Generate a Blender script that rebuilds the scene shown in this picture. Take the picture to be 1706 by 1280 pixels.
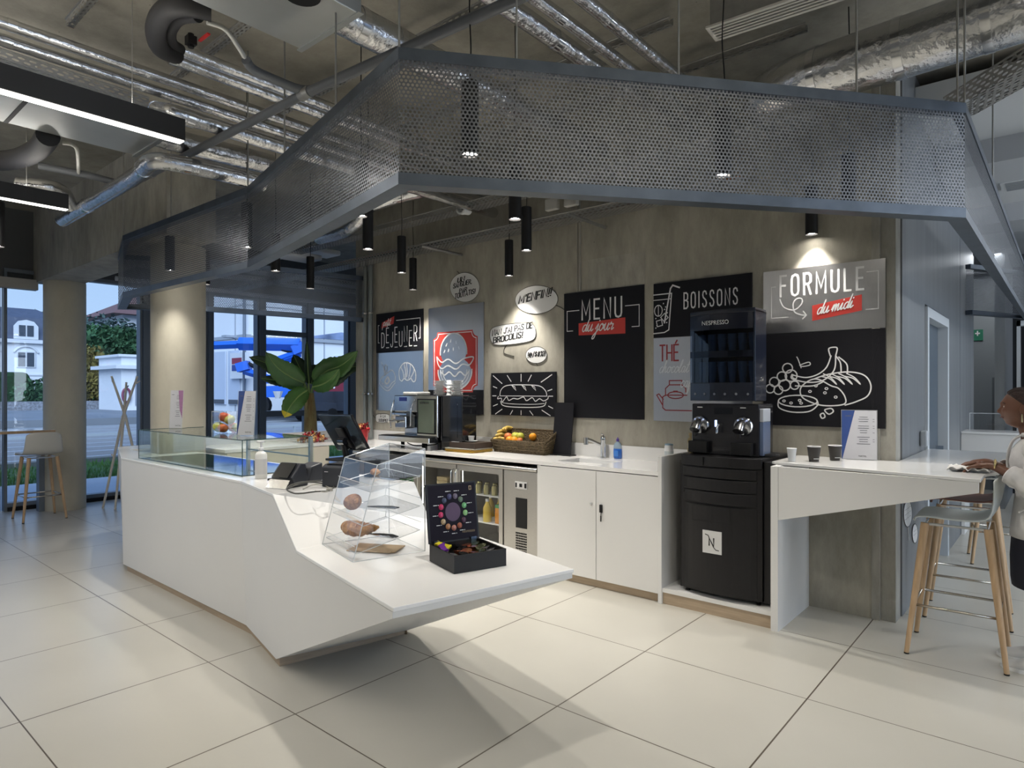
import bpy, math, random
from mathutils import Vector, Matrix
random.seed(7)
for o in list(bpy.data.objects): bpy.data.objects.remove(o)
SC = bpy.context.scene
COL = SC.collection
PI = math.pi
# ------------------------------------------------------------------ camera
EYE = 1.55; FPX = 1078.0; YAW = 0.7057; CX = 853.0; CY = 650.7
cam = bpy.data.cameras.new('camera'); camo = bpy.data.objects.new('camera', cam); COL.objects.link(camo)
cam.sensor_width = 36; cam.lens = FPX/1706*36; cam.shift_y = (CY-640)/1706; cam.clip_start = .05; cam.clip_end = 500
camo.location = (0, 0, EYE); camo.rotation_euler = (PI/2, 0, YAW)
SC.camera = camo
# ------------------------------------------------------------------ view and world
SC.view_settings.view_transform = 'Standard'; SC.view_settings.look = 'None'
SC.view_settings.exposure = 0.0; SC.view_settings.gamma = 1; SC.view_settings.use_curve_mapping = False
SC.cycles.use_denoising = True
SC.cycles.max_bounces = 10; SC.cycles.transparent_max_bounces = 24; SC.cycles.transmission_bounces = 8
SC.cycles.diffuse_bounces = 3; SC.cycles.glossy_bounces = 4
SC.cycles.caustics_reflective = False; SC.cycles.caustics_refractive = False
SC.cycles.sample_clamp_indirect = 4
W = bpy.data.worlds.new('dusk_sky'); SC.world = W; W.use_nodes = True
nt = W.node_tree; bg = nt.nodes['Background']
tc = nt.nodes.new('ShaderNodeTexCoord'); sp = nt.nodes.new('ShaderNodeSeparateXYZ'); rp = nt.nodes.new('ShaderNodeValToRGB')
nt.links.new(tc.outputs['Generated'], sp.inputs[0]); nt.links.new(sp.outputs['Z'], rp.inputs[0]); nt.links.new(rp.outputs[0], bg.inputs[0])
e = rp.color_ramp.elements
e[0].position = 0.0; e[0].color = (.50, .66, .88, 1); e[1].position = .5; e[1].color = (.20, .36, .70, 1)
bg.inputs[1].default_value = 1.25

def area(name, loc, sx, sy, power, color=(1, .95, .88), rot=(0, 0, 0), spread=PI):
    l = bpy.data.lights.new(name, 'AREA'); l.shape = 'RECTANGLE'; l.size = sx; l.size_y = sy; l.energy = power; l.color = color; l.spread = spread
    o = bpy.data.objects.new(name, l); COL.objects.link(o); o.location = loc; o.rotation_euler = rot
    return o
# added unseen fill lights over the hall, aimed down and up (the two lamps in view carry their own in their builder)
for (x, y) in ((-3.3, -1.4), (.4, -2.2), (1.6, 1.2), (3.6, 4.5), (-6.2, -1.4), (2.2, 8.5)):
    area('lamp_and_fill_light', (x, y, 3.25), .12, 2.6, 20, (1, .97, .92)); area('added_ceiling_fill', (x, y, 3.36), .12, 2.6, 85, (1, .96, .90), (PI, 0, 0))
area('daylight_east_glazing', (7.9, 5, 1.9), 12, 3.0, 500, (.80, .89, 1), (0, PI/2, 0))

sun = bpy.data.lights.new('facade_fill_sun', 'SUN'); sun.energy = 4.0; sun.angle = math.radians(50); sun.color = (.78, .88, 1)  # added sun lamp that lifts the facades outside the windows
so = bpy.data.objects.new('facade_fill_sun', sun); COL.objects.link(so); so.rotation_euler = (math.radians(28), math.radians(50), 0); so.location = (0, 0, 20)
for (x, y) in ((2.0, 6.5), (1.2, 11.5)): area('passage_fill', (x, y, 3.3), .3, 2.4, 55, (.90, .95, 1))  # added unseen fills that brighten the far passage
area('passage_ceiling_fill', (2.2, 7.6, 2.7), .3, 2.4, 60, (.90, .95, 1), (PI, 0, 0))  # added upward fill for the pale ceiling on the right
area('passage_fill', (-.72, 11.3, 3.35), .2, 1.6, 30, (.92, .96, 1))  # added fill close to the far end wall
# ------------------------------------------------------------------ picture -> place
_c, _s = math.cos(-YAW), math.sin(-YAW)
def ray(u, v):
    x = (u-CX)/FPX; y = (v-CY)/FPX
    return (_c*x+_s, -_s*x+_c, -y)
def AZ(u, v, z): d = ray(u, v); t = (z-EYE)/d[2]; return Vector((d[0]*t, d[1]*t, z))
def AY(u, v, Y): d = ray(u, v); t = Y/d[1]; return Vector((d[0]*t, Y, EYE+d[2]*t))
def AX(u, v, X): d = ray(u, v); t = X/d[0]; return Vector((X, d[1]*t, EYE+d[2]*t))
def AD(u, v, z): d = ray(u, v); return Vector((d[0]*z, d[1]*z, EYE+d[2]*z))

# ------------------------------------------------------------------ materials
MATS = {}
def N(m, t, **k):
    n = m.node_tree.nodes.new(t)
    for a, b in k.items(): setattr(n, a, b)
    return n
def L(m, a, b): m.node_tree.links.new(a, b)
def mth(m, op, a, b=None, c=None):
    n = N(m, 'ShaderNodeMath', operation=op)
    for i, q in enumerate((a, b, c)):
        if q is None: continue
        if isinstance(q, (int, float)): n.inputs[i].default_value = q
        else: L(m, q, n.inputs[i])
    return n.outputs[0]
def mat(name, col, rough=.5, metal=0.0, noise=0.0, nscale=6.0, bump=0.0, bscale=40.0, emit=None, estr=0.0, coat=0.0, trans=0.0, ior=1.45, alpha=1.0, stretch=(1, 1, 1), col2=None, spec=.5):
    if name in MATS: return MATS[name]
    m = bpy.data.materials.new(name); m.use_nodes = True; MATS[name] = m
    p = m.node_tree.nodes['Principled BSDF']
    p.inputs['Base Color'].default_value = (*col, 1); p.inputs['Roughness'].default_value = rough; p.inputs['Metallic'].default_value = metal
    p.inputs['Coat Weight'].default_value = coat; p.inputs['Transmission Weight'].default_value = trans; p.inputs['IOR'].default_value = ior
    p.inputs['Alpha'].default_value = alpha; p.inputs['Specular IOR Level'].default_value = spec
    if emit: p.inputs['Emission Color'].default_value = (*emit, 1); p.inputs['Emission Strength'].default_value = estr
    if noise or bump:
        t = N(m, 'ShaderNodeTexCoord'); mp = N(m, 'ShaderNodeMapping'); L(m, t.outputs['Object'], mp.inputs[0]); mp.inputs['Scale'].default_value = stretch
    if noise:
        nz = N(m, 'ShaderNodeTexNoise'); nz.inputs['Scale'].default_value = nscale; nz.inputs['Detail'].default_value = 5; L(m, mp.outputs[0], nz.inputs[0])
        r = N(m, 'ShaderNodeValToRGB'); L(m, nz.outputs[0], r.inputs[0])
        c2 = col2 or tuple(min(1, q*(1+noise)) for q in col)
        c1 = tuple(q*(1-noise) for q in col) if not col2 else col
        r.color_ramp.elements[0].position = .3; r.color_ramp.elements[1].position = .7
        r.color_ramp.elements[0].color = (*c1, 1); r.color_ramp.elements[1].color = (*c2, 1); L(m, r.outputs[0], p.inputs['Base Color'])
    if bump:
        bz = N(m, 'ShaderNodeTexNoise'); bz.inputs['Scale'].default_value = bscale; bz.inputs['Detail'].default_value = 3; L(m, mp.outputs[0], bz.inputs[0])
        bn = N(m, 'ShaderNodeBump'); bn.inputs['Strength'].default_value = bump; bn.inputs['Distance'].default_value = .02; L(m, bz.outputs[0], bn.inputs['Height']); L(m, bn.outputs[0], p.inputs['Normal'])
    return m
def glassy(name, tint=(1, 1, 1), refl=.9, rough=0.0, see=1.0):
    """thin clear sheet: fresnel mix of a clear and a mirror layer"""
    m = bpy.data.materials.new(name); m.use_nodes = True; MATS[name] = m
    nt = m.node_tree; nt.nodes.remove(nt.nodes['Principled BSDF']); out = nt.nodes['Material Output']
    tr = N(m, 'ShaderNodeBsdfTransparent'); tr.inputs[0].default_value = (*[q*see for q in tint], 1)
    gl = N(m, 'ShaderNodeBsdfGlossy'); gl.inputs['Roughness'].default_value = rough; gl.inputs[0].default_value = (refl, refl, refl, 1)
    g = N(m, 'ShaderNodeNewGeometry'); dp = N(m, 'ShaderNodeVectorMath', operation='DOT_PRODUCT'); L(m, g.outputs['Incoming'], dp.inputs[0]); L(m, g.outputs['Normal'], dp.inputs[1])
    fr_ = mth(m, 'ADD', .035, mth(m, 'MULTIPLY', .965, mth(m, 'POWER', mth(m, 'SUBTRACT', 1.0, mth(m, 'ABSOLUTE', dp.outputs['Value'])), 5.0)))
    mx = N(m, 'ShaderNodeMixShader'); L(m, fr_, mx.inputs[0]); L(m, tr.outputs[0], mx.inputs[1]); L(m, gl.outputs[0], mx.inputs[2]); L(m, mx.outputs[0], out.inputs[0])
    return m
def perforated(name, pitch, rad, col, rough, metal, slot=1.0):
    """sheet metal with rows of punched holes laid out in the sheet's own UV metres"""
    m = mat(name, col, rough, metal, noise=.10, nscale=9)
    p = m.node_tree.nodes['Principled BSDF']; out = m.node_tree.nodes['Material Output']
    uv = N(m, 'ShaderNodeUVMap'); s = N(m, 'ShaderNodeSeparateXYZ'); L(m, uv.outputs[0], s.inputs[0])
    px_, py_ = pitch*slot, pitch*1.7320508
    def cell(ou, ov):
        a = mth(m, 'SUBTRACT', mth(m, 'FRACT', mth(m, 'ADD', mth(m, 'DIVIDE', s.outputs[0], px_), ou)), .5)
        b = mth(m, 'SUBTRACT', mth(m, 'FRACT', mth(m, 'ADD', mth(m, 'DIVIDE', s.outputs[1], py_), ov)), .5)
        a = mth(m, 'MULTIPLY', a, pitch if slot == 1 else px_*.35); b = mth(m, 'MULTIPLY', b, py_)
        return mth(m, 'SQRT', mth(m, 'ADD', mth(m, 'MULTIPLY', a, a), mth(m, 'MULTIPLY', b, b)))
    d = mth(m, 'MINIMUM', cell(0, 0), cell(.5, .5))
    hole = mth(m, 'LESS_THAN', d, rad)
    tr = N(m, 'ShaderNodeBsdfTransparent'); mx = N(m, 'ShaderNodeMixShader')
    L(m, hole, mx.inputs[0]); L(m, p.outputs[0], mx.inputs[1]); L(m, tr.outputs[0], mx.inputs[2]); L(m, mx.outputs[0], out.inputs[0])
    return m
white_lam = mat('white_laminate', (.74, .735, .725), .38, noise=.01, nscale=2)
white_top = mat('white_solid_top', (.88, .875, .865), .16, coat=.3)
white_cool = mat('white_plastic', (.78, .79, .80), .4)
black_mat = mat('black_matt', (.009, .009, .010), .5, spec=.3)
black_gloss = mat('black_gloss', (.008, .009, .012), .12, coat=.5)
dark_grey = mat('dark_grey_plastic', (.03, .033, .042), .45)
steel = mat('brushed_steel', (.50, .49, .47), .32, 1.0, noise=.06, nscale=30, stretch=(1, 1, 12))
chrome = mat('chrome', (.75, .76, .78), .08, 1.0)
galv = mat('galvanised_steel', (.105, .125, .155), .40, .85, noise=.14, nscale=8)
galv_light = mat('galvanised_tray', (.33, .33, .32), .45, .8, noise=.1, nscale=20)
foil = mat('foil_insulation', (.66, .67, .69), .24, 1.0, bump=.55, bscale=14)
kick = mat('oak_plinth', (.40, .31, .22), .55, noise=.12, nscale=5, stretch=(1, 1, 14))
oak = mat('oak_wood', (.50, .34, .20), .5, noise=.14, nscale=6, stretch=(8, 8, 1))
frame_m = mat('anthracite_frame', (.15, .18, .225), .42)
board_black = mat('board_black', (.009, .009, .012), .55, spec=.22)
ink_white = mat('ink_white', (.82, .82, .82), .5)
ink_black = mat('ink_black', (.01, .01, .01), .5)
ink_red = mat('ink_red', (.52, .045, .035), .5)
ink_darkred = mat('ink_dark_red', (.28, .02, .02), .5)
def concrete(name, c1, c2, sc=1.2, streak=(1, 1, .35), blotch=1.0):
    m = mat(name, c1, .72, bump=.12, bscale=9)
    p = m.node_tree.nodes['Principled BSDF']; t = N(m, 'ShaderNodeTexCoord'); mp = N(m, 'ShaderNodeMapping'); mp.inputs['Scale'].default_value = streak; L(m, t.outputs['Object'], mp.inputs[0])
    a = N(m, 'ShaderNodeTexNoise'); a.inputs['Scale'].default_value = sc; a.inputs['Detail'].default_value = 8; a.inputs['Roughness'].default_value = .62; L(m, mp.outputs[0], a.inputs[0])
    r = N(m, 'ShaderNodeValToRGB'); L(m, a.outputs[0], r.inputs[0]); r.color_ramp.elements[0].position = .33; r.color_ramp.elements[1].position = .68
    r.color_ramp.elements[0].color = (*c1, 1); r.color_ramp.elements[1].color = (*c2, 1)
    v = N(m, 'ShaderNodeTexVoronoi'); v.inputs['Scale'].default_value = 7; L(m, t.outputs['Object'], v.inputs[0])
    pit = mth(m, 'LESS_THAN', v.outputs['Distance'], .035)
    mx = N(m, 'ShaderNodeMix', data_type='RGBA'); L(m, pit, mx.inputs[0]); L(m, r.outputs[0], mx.inputs[6]); mx.inputs[7].default_value = (*[q*.6 for q in c1], 1)
    b2 = N(m, 'ShaderNodeTexNoise'); b2.inputs['Scale'].default_value = sc*6; b2.inputs['Detail'].default_value = 9; b2.inputs['Roughness'].default_value = .7; L(m, mp.outputs[0], b2.inputs[0])
    r2 = N(m, 'ShaderNodeValToRGB'); L(m, b2.outputs[0], r2.inputs[0]); r2.color_ramp.elements[0].position = .32; r2.color_ramp.elements[1].position = .62; r2.color_ramp.elements[0].color = (.74, .74, .73, 1); r2.color_ramp.elements[1].color = (1.06, 1.06, 1.06, 1)
    m3 = N(m, 'ShaderNodeMix', data_type='RGBA', blend_type='MULTIPLY'); m3.inputs[0].default_value = blotch; L(m, mx.outputs[2], m3.inputs[6]); L(m, r2.outputs[0], m3.inputs[7])
    L(m, m3.outputs[2], p.inputs['Base Color'])
    return m
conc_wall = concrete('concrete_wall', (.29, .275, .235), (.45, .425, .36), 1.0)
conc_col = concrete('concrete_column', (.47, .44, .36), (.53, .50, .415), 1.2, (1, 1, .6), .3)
conc_ceil = concrete('concrete_ceiling', (.28, .265, .225), (.38, .36, .31), .7, (1, 1, 1))
conc_beam = concrete('concrete_beam', (.25, .245, .22), (.42, .405, .36), 1.4)
glass_win = glassy('window_glass', (.93, .97, 1.0), .9)
glass_case = glassy('display_glass', (.95, .99, .97), .95)
acrylic = glassy('clear_acrylic', (.975, .98, .985), .95)
acr_edge = mat('acrylic_edge', (.80, .84, .87), .15, alpha=.75)
glass_edge = mat('glass_edge_green', (.03, .07, .07), .15)
perf = perforated('perforated_steel', .0182, .0060, (.165, .175, .195), .33, .9)
tray_m = perforated('slotted_tray', .022, .0058, (.36, .36, .35), .45, .8, slot=2.4)

# ------------------------------------------------------------------ mesh builder
class MB:
    def __init__(s): s.v = []; s.f = []; s.uv = {}
    def add(s, vs, fs):
        b = len(s.v); s.v += [tuple(q) for q in vs]; s.f += [tuple(b+i for i in f) for f in fs]; return s
    def box(s, x0, y0, z0, x1, y1, z1, M=None):
        vs = [Vector((x, y, z)) for x in (x0, x1) for y in (y0, y1) for z in (z0, z1)]
        if M is not None: vs = [M @ q for q in vs]
        return s.add(vs, [(0, 1, 3, 2), (4, 6, 7, 5), (0, 4, 5, 1), (2, 3, 7, 6), (0, 2, 6, 4), (1, 5, 7, 3)])
    def cbox(s, c, d, M=None): return s.box(c[0]-d[0]/2, c[1]-d[1]/2, c[2]-d[2]/2, c[0]+d[0]/2, c[1]+d[1]/2, c[2]+d[2]/2, M)
    def extr(s, pts, vec):
        n = len(pts); vec = Vector(vec); a = [Vector(p) for p in pts]
        return s.add(a+[q+vec for q in a], [tuple(range(n))[::-1], tuple(range(n, 2*n))]+[(i, (i+1) % n, n+(i+1) % n, n+i) for i in range(n)])
    def prism(s, p2, z0, z1): return s.extr([(x, y, z0) for x, y in p2], (0, 0, z1-z0))
    def tube(s, pts, r, seg=10, caps=True, closed=False):
        P = [Vector(p) for p in pts]; n = len(P); R = r if isinstance(r, (list, tuple)) else [r]*n
        b = len(s.v); up = None
        for i in range(n):
            if closed: t = P[(i+1) % n]-P[i-1]
            else: t = P[min(i+1, n-1)]-P[max(i-1, 0)]
            if t.length < 1e-9: t = Vector((0, 0, 1))
            t.normalize()
            if up is None:
                up = Vector((0, 0, 1)) if abs(t.z) < .9 else Vector((1, 0, 0))
            up = (up-t*up.dot(t))
            if up.length < 1e-6: up = t.orthogonal()
            up.normalize(); sd = t.cross(up)
            for k in range(seg):
                a = 2*PI*k/seg; s.v.append(tuple(P[i]+(up*math.cos(a)+sd*math.sin(a))*R[i]))
        m = n if closed else n-1
        for i in range(m):
            for k in range(seg):
                i2 = (i+1) % n
                s.f.append((b+i*seg+k, b+i*seg+(k+1) % seg, b+i2*seg+(k+1) % seg, b+i2*seg+k))
        if caps and not closed:
            s.f.append(tuple(b+k for k in range(seg))[::-1]); s.f.append(tuple(b+(n-1)*seg+k for k in range(seg)))
        return s
    def lathe(s, prof, c=(0, 0, 0), seg=20, M=None, sy=1.0, cap=(1, 1)):
        b = len(s.v)
        for (r, z) in prof:
            for k in range(seg):
                a = 2*PI*k/seg; q = Vector((r*math.cos(a), r*math.sin(a)*sy, z))
                if M is not None: q = M @ q
                s.v.append((q[0]+c[0], q[1]+c[1], q[2]+c[2]))
        for i in range(len(prof)-1):
            for k in range(seg):
                s.f.append((b+i*seg+k, b+i*seg+(k+1) % seg, b+(i+1)*seg+(k+1) % seg, b+(i+1)*seg+k))
        if cap[0] and prof[0][0] > 1e-5: s.f.append(tuple(b+k for k in range(seg))[::-1])
        if cap[1] and prof[-1][0] > 1e-5: s.f.append(tuple(b+(len(prof)-1)*seg+k for k in range(seg)))
        return s
    def ball(s, c, r, seg=14, rings=9, sc=(1, 1, 1), M=None):
        pr = [(math.sin(PI*i/rings)*r, -math.cos(PI*i/rings)*r) for i in range(rings+1)]
        pr[0] = (0.0002, -r); pr[-1] = (.0002, r)
        T = Matrix.Diagonal((*sc, 1)); T = (M @ T) if M is not None else T
        return s.lathe(pr, c, seg, T)
    def loft(s, rings, caps=True):
        b = len(s.v); n = len(rings[0])
        for R in rings: s.v += [tuple(q) for q in R]
        for i in range(len(rings)-1):
            for k in range(n): s.f.append((b+i*n+k, b+i*n+(k+1) % n, b+(i+1)*n+(k+1) % n, b+(i+1)*n+k))
        if caps: s.f.append(tuple(b+k for k in range(n))[::-1]); s.f.append(tuple(b+(len(rings)-1)*n+k for k in range(n)))
        return s
    def grid(s, G):
        b = len(s.v); n = len(G[0])
        for R in G: s.v += [tuple(q) for q in R]
        for i in range(len(G)-1):
            for k in range(n-1): s.f.append((b+i*n+k, b+i*n+k+1, b+(i+1)*n+k+1, b+(i+1)*n+k))
        return s
    def ribbon(s, p2, w, F, closed=False):
        """flat stroke of width w through 2-D points; F maps (x, y) to 3-D"""
        P = [Vector((p[0], p[1])) for p in p2]; n = len(P)
        if n < 2: return s
        Lf = []; Rt = []
        for i in range(n):
            a = P[i]-P[i-1] if (i > 0 or closed) else P[1]-P[0]; c = (P[(i+1) % n]-P[i]) if (i < n-1 or closed) else P[i]-P[i-1]
            if a.length < 1e-9: a = c.copy()
            if c.length < 1e-9: c = a.copy()
            if a.length < 1e-9: a = c = Vector((1, 0))
            a.normalize(); c.normalize(); na = Vector((-a.y, a.x)); nc = Vector((-c.y, c.x)); nn = na+nc
            if nn.length < .2: nn = na
            nn.normalize(); k = min(1.6, 1/max(.4, nn.dot(na)))
            if i == 0 and not closed: base = P[i]-a*w*.35
            elif i == n-1 and not closed: base = P[i]+c*w*.35
            else: base = P[i]
            Lf.append(F(*(base+nn*w/2*k))); Rt.append(F(*(base-nn*w/2*k)))
        o_ = Vector(F(0, 0)); nn = (Vector(F(1, 0))-o_).cross(Vector(F(0, 1))-o_)
        if nn.length > 1e-9: nn.normalize()
        for i in range(n if closed else n-1):      # every quad a hair above the last, so crossing strokes never share a plane
            j = (i+1) % n; s.rq = getattr(s, 'rq', 0)+1; d = nn*(1.1e-5*(s.rq % 37)); b = len(s.v)
            s.v += [tuple(Vector(q)+d) for q in (Lf[i], Lf[j], Rt[j], Rt[i])]; s.f.append((b, b+1, b+2, b+3))
        return s
    def build(s, name, m, parent=None, smooth=False, bevel=0.0, sub=0, loc=None, solid=0.0, label=None, auto=None):
        me = bpy.data.meshes.new(name); me.from_pydata(s.v, [], s.f); me.update()
        if m: me.materials.append(m)
        if smooth: me.polygons.foreach_set('use_smooth', [True]*len(me.polygons))
        if auto: me.set_sharp_from_angle(angle=math.radians(auto))
        o = bpy.data.objects.new(name, me); COL.objects.link(o)
        if parent: o.parent = parent
        if loc: o.location = loc
        if solid: q = o.modifiers.new('s', 'SOLIDIFY'); q.thickness = solid
        if bevel: q = o.modifiers.new('b', 'BEVEL'); q.width = bevel; q.segments = 2; q.limit_method = 'ANGLE'; q.angle_limit = math.radians(40)
        if sub: q = o.modifiers.new('u', 'SUBSURF'); q.levels = sub; q.render_levels = sub
        if label: o['label'] = label
        return o
def tag(o, label=None, cat=None, group=None, kind=None):
    if label: o['label'] = label
    if cat: o['category'] = cat
    if group: o['group'] = group
    if kind: o['kind'] = kind
    return o
def thing(name, label, cat, loc=(0, 0, 0), rz=0.0, group=None, kind=None):
    o = bpy.data.objects.new(name, None); COL.objects.link(o); o.location = loc; o.rotation_euler = (0, 0, rz); o.empty_display_size = .1
    return tag(o, label, cat, group, kind)
def struct(o, label=None): o['kind'] = 'structure'; (label and tag(o, label)); return o
def dup(root, loc, rz=None, label=None, group=None):
    def cp(o, parent):
        c = o.copy(); COL.objects.link(c); c.parent = parent
        for ch in o.children: cp(ch, c)
        return c
    r = cp(root, None); r.location = loc
    if rz is not None: r.rotation_euler = (0, 0, rz)
    if label: r['label'] = label
    if group: r['group'] = group
    return r
def set_uv(o, fn):
    me = o.data; uv = me.uv_layers.new(name='UVMap')
    for p in me.polygons:
        for li in p.loop_indices:
            uv.data[li].uv = fn(me.vertices[me.loops[li].vertex_index].co, p.normal)
def smooth_pts(pts, n=6, closed=False):
    P = [Vector(p) for p in pts]; out = []; m = len(P)
    rng = range(m) if closed else range(m-1)
    for i in rng:
        p1, p2 = P[i], P[(i+1) % m]; p0 = P[i-1] if (i > 0 or closed) else p1; p3 = P[(i+2) % m] if (i+2 < m or closed) else p2
        for k in range(n):
            t = k/n; out.append(.5*((2*p1)+(p2-p0)*t+(2*p0-5*p1+4*p2-p3)*t*t+(3*p1-p0-3*p2+p3)*t**3))
    if not closed: out.append(P[-1])
    return out
def text_mesh(s, size, name, m, parent, F, align='LEFT', bold=0.0, xs=1.0):
    """words set in the built-in face, turned into a flat mesh and mapped through F(x, y)"""
    c = bpy.data.curves.new('t', 'FONT'); c.body = s; c.size = size; c.align_x = align; c.offset = bold; c.resolution_u = 3
    o = bpy.data.objects.new('t', c); COL.objects.link(o); dg = bpy.context.evaluated_depsgraph_get(); dg.update()
    me = bpy.data.meshes.new_from_object(o.evaluated_get(dg)); bpy.data.objects.remove(o); bpy.data.curves.remove(c)
    mb = MB(); mb.add([F(v.co.x*xs, v.co.y) for v in me.vertices], [tuple(p.vertices) for p in me.polygons]); bpy.data.meshes.remove(me)
    return mb.build(name, m, parent)
# ================================================================== THE SETTING
WY = 4.93; WX = -10.35; CEIL = 3.9; CORX = -0.84
def floor_material():
    m = mat('floor_porcelain', (.5, .47, .42), .3)
    p = m.node_tree.nodes['Principled BSDF']; t = N(m, 'ShaderNodeTexCoord'); s = N(m, 'ShaderNodeSeparateXYZ'); L(m, t.outputs['Object'], s.inputs[0])
    nz = N(m, 'ShaderNodeTexNoise'); nz.inputs['Scale'].default_value = .9; nz.inputs['Detail'].default_value = 7; L(m, t.outputs['Object'], nz.inputs[0])
    r = N(m, 'ShaderNodeValToRGB'); L(m, nz.outputs[0], r.inputs[0]); r.color_ramp.elements[0].position = .35; r.color_ramp.elements[1].position = .65
    r.color_ramp.elements[0].color = (.485, .468, .418, 1); r.color_ramp.elements[1].color = (.525, .506, .455, 1)
    def line(c, o, step, w):
        f = mth(m, 'FRACT', mth(m, 'ADD', mth(m, 'DIVIDE', mth(m, 'SUBTRACT', c, o), step), 100.0))
        return mth(m, 'LESS_THAN', mth(m, 'MINIMUM', f, mth(m, 'SUBTRACT', 1.0, f)), w/step/2)
    g = mth(m, 'MAXIMUM', line(s.outputs[0], -2.80, .91, .0075), line(s.outputs[1], 1.685, .875, .006))
    mx = N(m, 'ShaderNodeMix', data_type='RGBA'); L(m, g, mx.inputs[0]); L(m, r.outputs[0], mx.inputs[6]); mx.inputs[7].default_value = (.10, .08, .06, 1); L(m, mx.outputs[2], p.inputs['Base Color'])
    rr = mth(m, 'ADD', mth(m, 'MULTIPLY', nz.outputs[0], .06), .26); L(m, rr, p.inputs['Roughness'])
    return m
struct(MB().box(WX-.05, -8, -.12, 8, 16, 0).build('floor', floor_material()), 'pale beige large format floor tiles with thin dark joints')
struct(MB().box(WX-.2, -8, CEIL, 8, 16, CEIL+.2).build('ceiling', conc_ceil), 'raw concrete ceiling slab above the pipes')
wl_x0 = AY(593, 600, WY).x
struct(MB().box(wl_x0, WY, 0, CORX-.14, WY+.18, CEIL).build('wall_back', conc_wall), 'warm grey raw concrete wall behind the coffee bar')
# the right end of the concrete wall shows a vertical cast rib
struct(MB().box(CORX-.15, WY-.012, 0, CORX-.10, WY+.17, CEIL).box(CORX-.10, WY+.01, 0, CORX-.01, WY+.17, CEIL).build('trim_1', conc_beam), 'concrete end rib at the corner of the bar wall')
q = AY(967, 420, WY)
struct(MB().tube([(q.x, WY-.008, 2.46), (q.x, WY-.008, 3.6)], .009, 8).tube([(q.x-.03, WY-.004, 2.46), (q.x-.03, WY-.004, 3.6)], .006, 8).build('trim_8', conc_beam), 'thin vertical cast joint in the concrete wall above the menu board')
a = AY(980, 437, WY); b = AY(1075, 474, WY)
struct(MB().box(a.x, WY-.004, b.z, b.x, WY, a.z+.02).build('trim_9', concrete('concrete_patch', (.34, .33, .29), (.42, .40, .35), 2.0)), 'paler rectangular patch in the concrete above the menu board')
metal_panel = mat('brushed_metal_cladding', (.23, .245, .26), .42, .35, noise=.12, nscale=2.4, stretch=(3, 3, .25))
mw = MB()
mw.box(CORX-.16, WY+.18, 0, CORX, 6.06, CEIL).box(CORX-.16, 7.32, 0, CORX, 8.35, CEIL).box(CORX-.16, 8.37, 0, CORX, 9.65, CEIL).box(CORX-.16, 6.06, 2.24, CORX, 7.32, CEIL)
struct(mw.build('wall_core_side', metal_panel), 'blue grey brushed metal wall cladding beside the bar table')
d = struct(MB().box(CORX-.10, 6.14, 0, CORX-.06, 7.24, 2.14).build('door_1', mat('door_leaf', (.08, .105, .135), .4)), 'grey door leaf in the metal wall')
fr = MB().box(CORX-.12, 6.06, 0, CORX+.02, 6.14, 2.22).box(CORX-.12, 7.24, 0, CORX+.02, 7.32, 2.22).box(CORX-.12, 6.14, 2.14, CORX+.02, 7.24, 2.22).build('door_frame', mat('pale_metal_frame', (.60, .64, .68), .4), d)
MB().box(CORX-.06, 7.1, 1.0, CORX, 7.16, 1.04).build('door_handle', chrome, d)
# far right : dark grey end wall, pale pier and glazed front
far_m = mat('far_wall_grey', (.22, .235, .245), .5)
struct(MB().box(-3, 12.5, 0, -.35, 12.7, CEIL).build('wall_far', far_m), 'dark grey wall at the far end of the passage')
struct(MB().box(-1.6, 9.65, 0, CORX, 9.75, 3.2).build('wall_core_end', far_m))
struct(MB().box(-.69, 10.6, 0, -.58, 12.4, 3.4).build('trim_2', metal_panel), 'blue grey pier at the end of the passage')
struct(MB().box(-.58, 12.3, 0, 3, 12.4, 3.4).build('wall_dark_gap', mat('dark_gap', (.01, .011, .014), .4)))
pw = struct(MB().box(-.46, 10.6, 0, -.42, 10.7, 2.45).box(-.36, 10.6, 0, -.32, 10.7, 2.45).box(-.46, 10.6, 2.38, .6, 10.7, 2.45).box(.55, 10.6, 0, .6, 10.7, 2.45).build('window_10', mat('pale_metal_frame', (.60, .64, .68), .4)), 'pale framed glazing at the right end of the passage')
MB().box(-.32, 10.64, 0, .55, 10.65, 2.38).build('pane', mat('frosted_blue_pane', (.42, .52, .60), .35), pw)
struct(MB().box(-.36, 10.58, 2.45, 3, 10.7, 3.4).build('trim_3', mat('white_bulkhead', (.62, .65, .68), .5)), 'white bulkhead over the passage')
wmat = mat('white_suspended_ceiling', (.62, .64, .66), .6)
sc_ = MB().box(CORX+.002, 5.6, 3.62, 8, 14, 3.8)
struct(sc_.build('ceiling_white', wmat), 'pale suspended ceiling beyond the canopy on the right')
for k, (y0, y1, z) in enumerate(((6.6, 7.3, 3.42), (9.0, 9.6, 3.42))):
    struct(MB().box(CORX+.004, y0, z, 8, y1, 3.62).build('trim_%d' % (4+k), mat('pale_downstand', (.48, .50, .53), .6)), ('nearer' if k == 0 else 'farther')+' grey downstand under the white ceiling')
for k, (y, x) in enumerate(((7.35, -.48), (8.0, -.48), (9.75, -.5))):
    t = thing('ceiling_grille', ['nearest', 'middle', 'farthest'][k]+' slotted air grille in the white ceiling on the right', 'air grille', (x, y, 3.60), group='slotted grilles in the white ceiling')
    MB().box(0, 0, -.005, 1.2, .36, .015).build('grille_frame', wmat, t)
    g = MB()
    for j in range(9): g.box(.04, .03+j*.036, -.012, 1.16, .03+j*.036+.016, -.004)
    g.build('slats', mat('grille_slot', (.30, .32, .34), .6), t)
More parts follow.
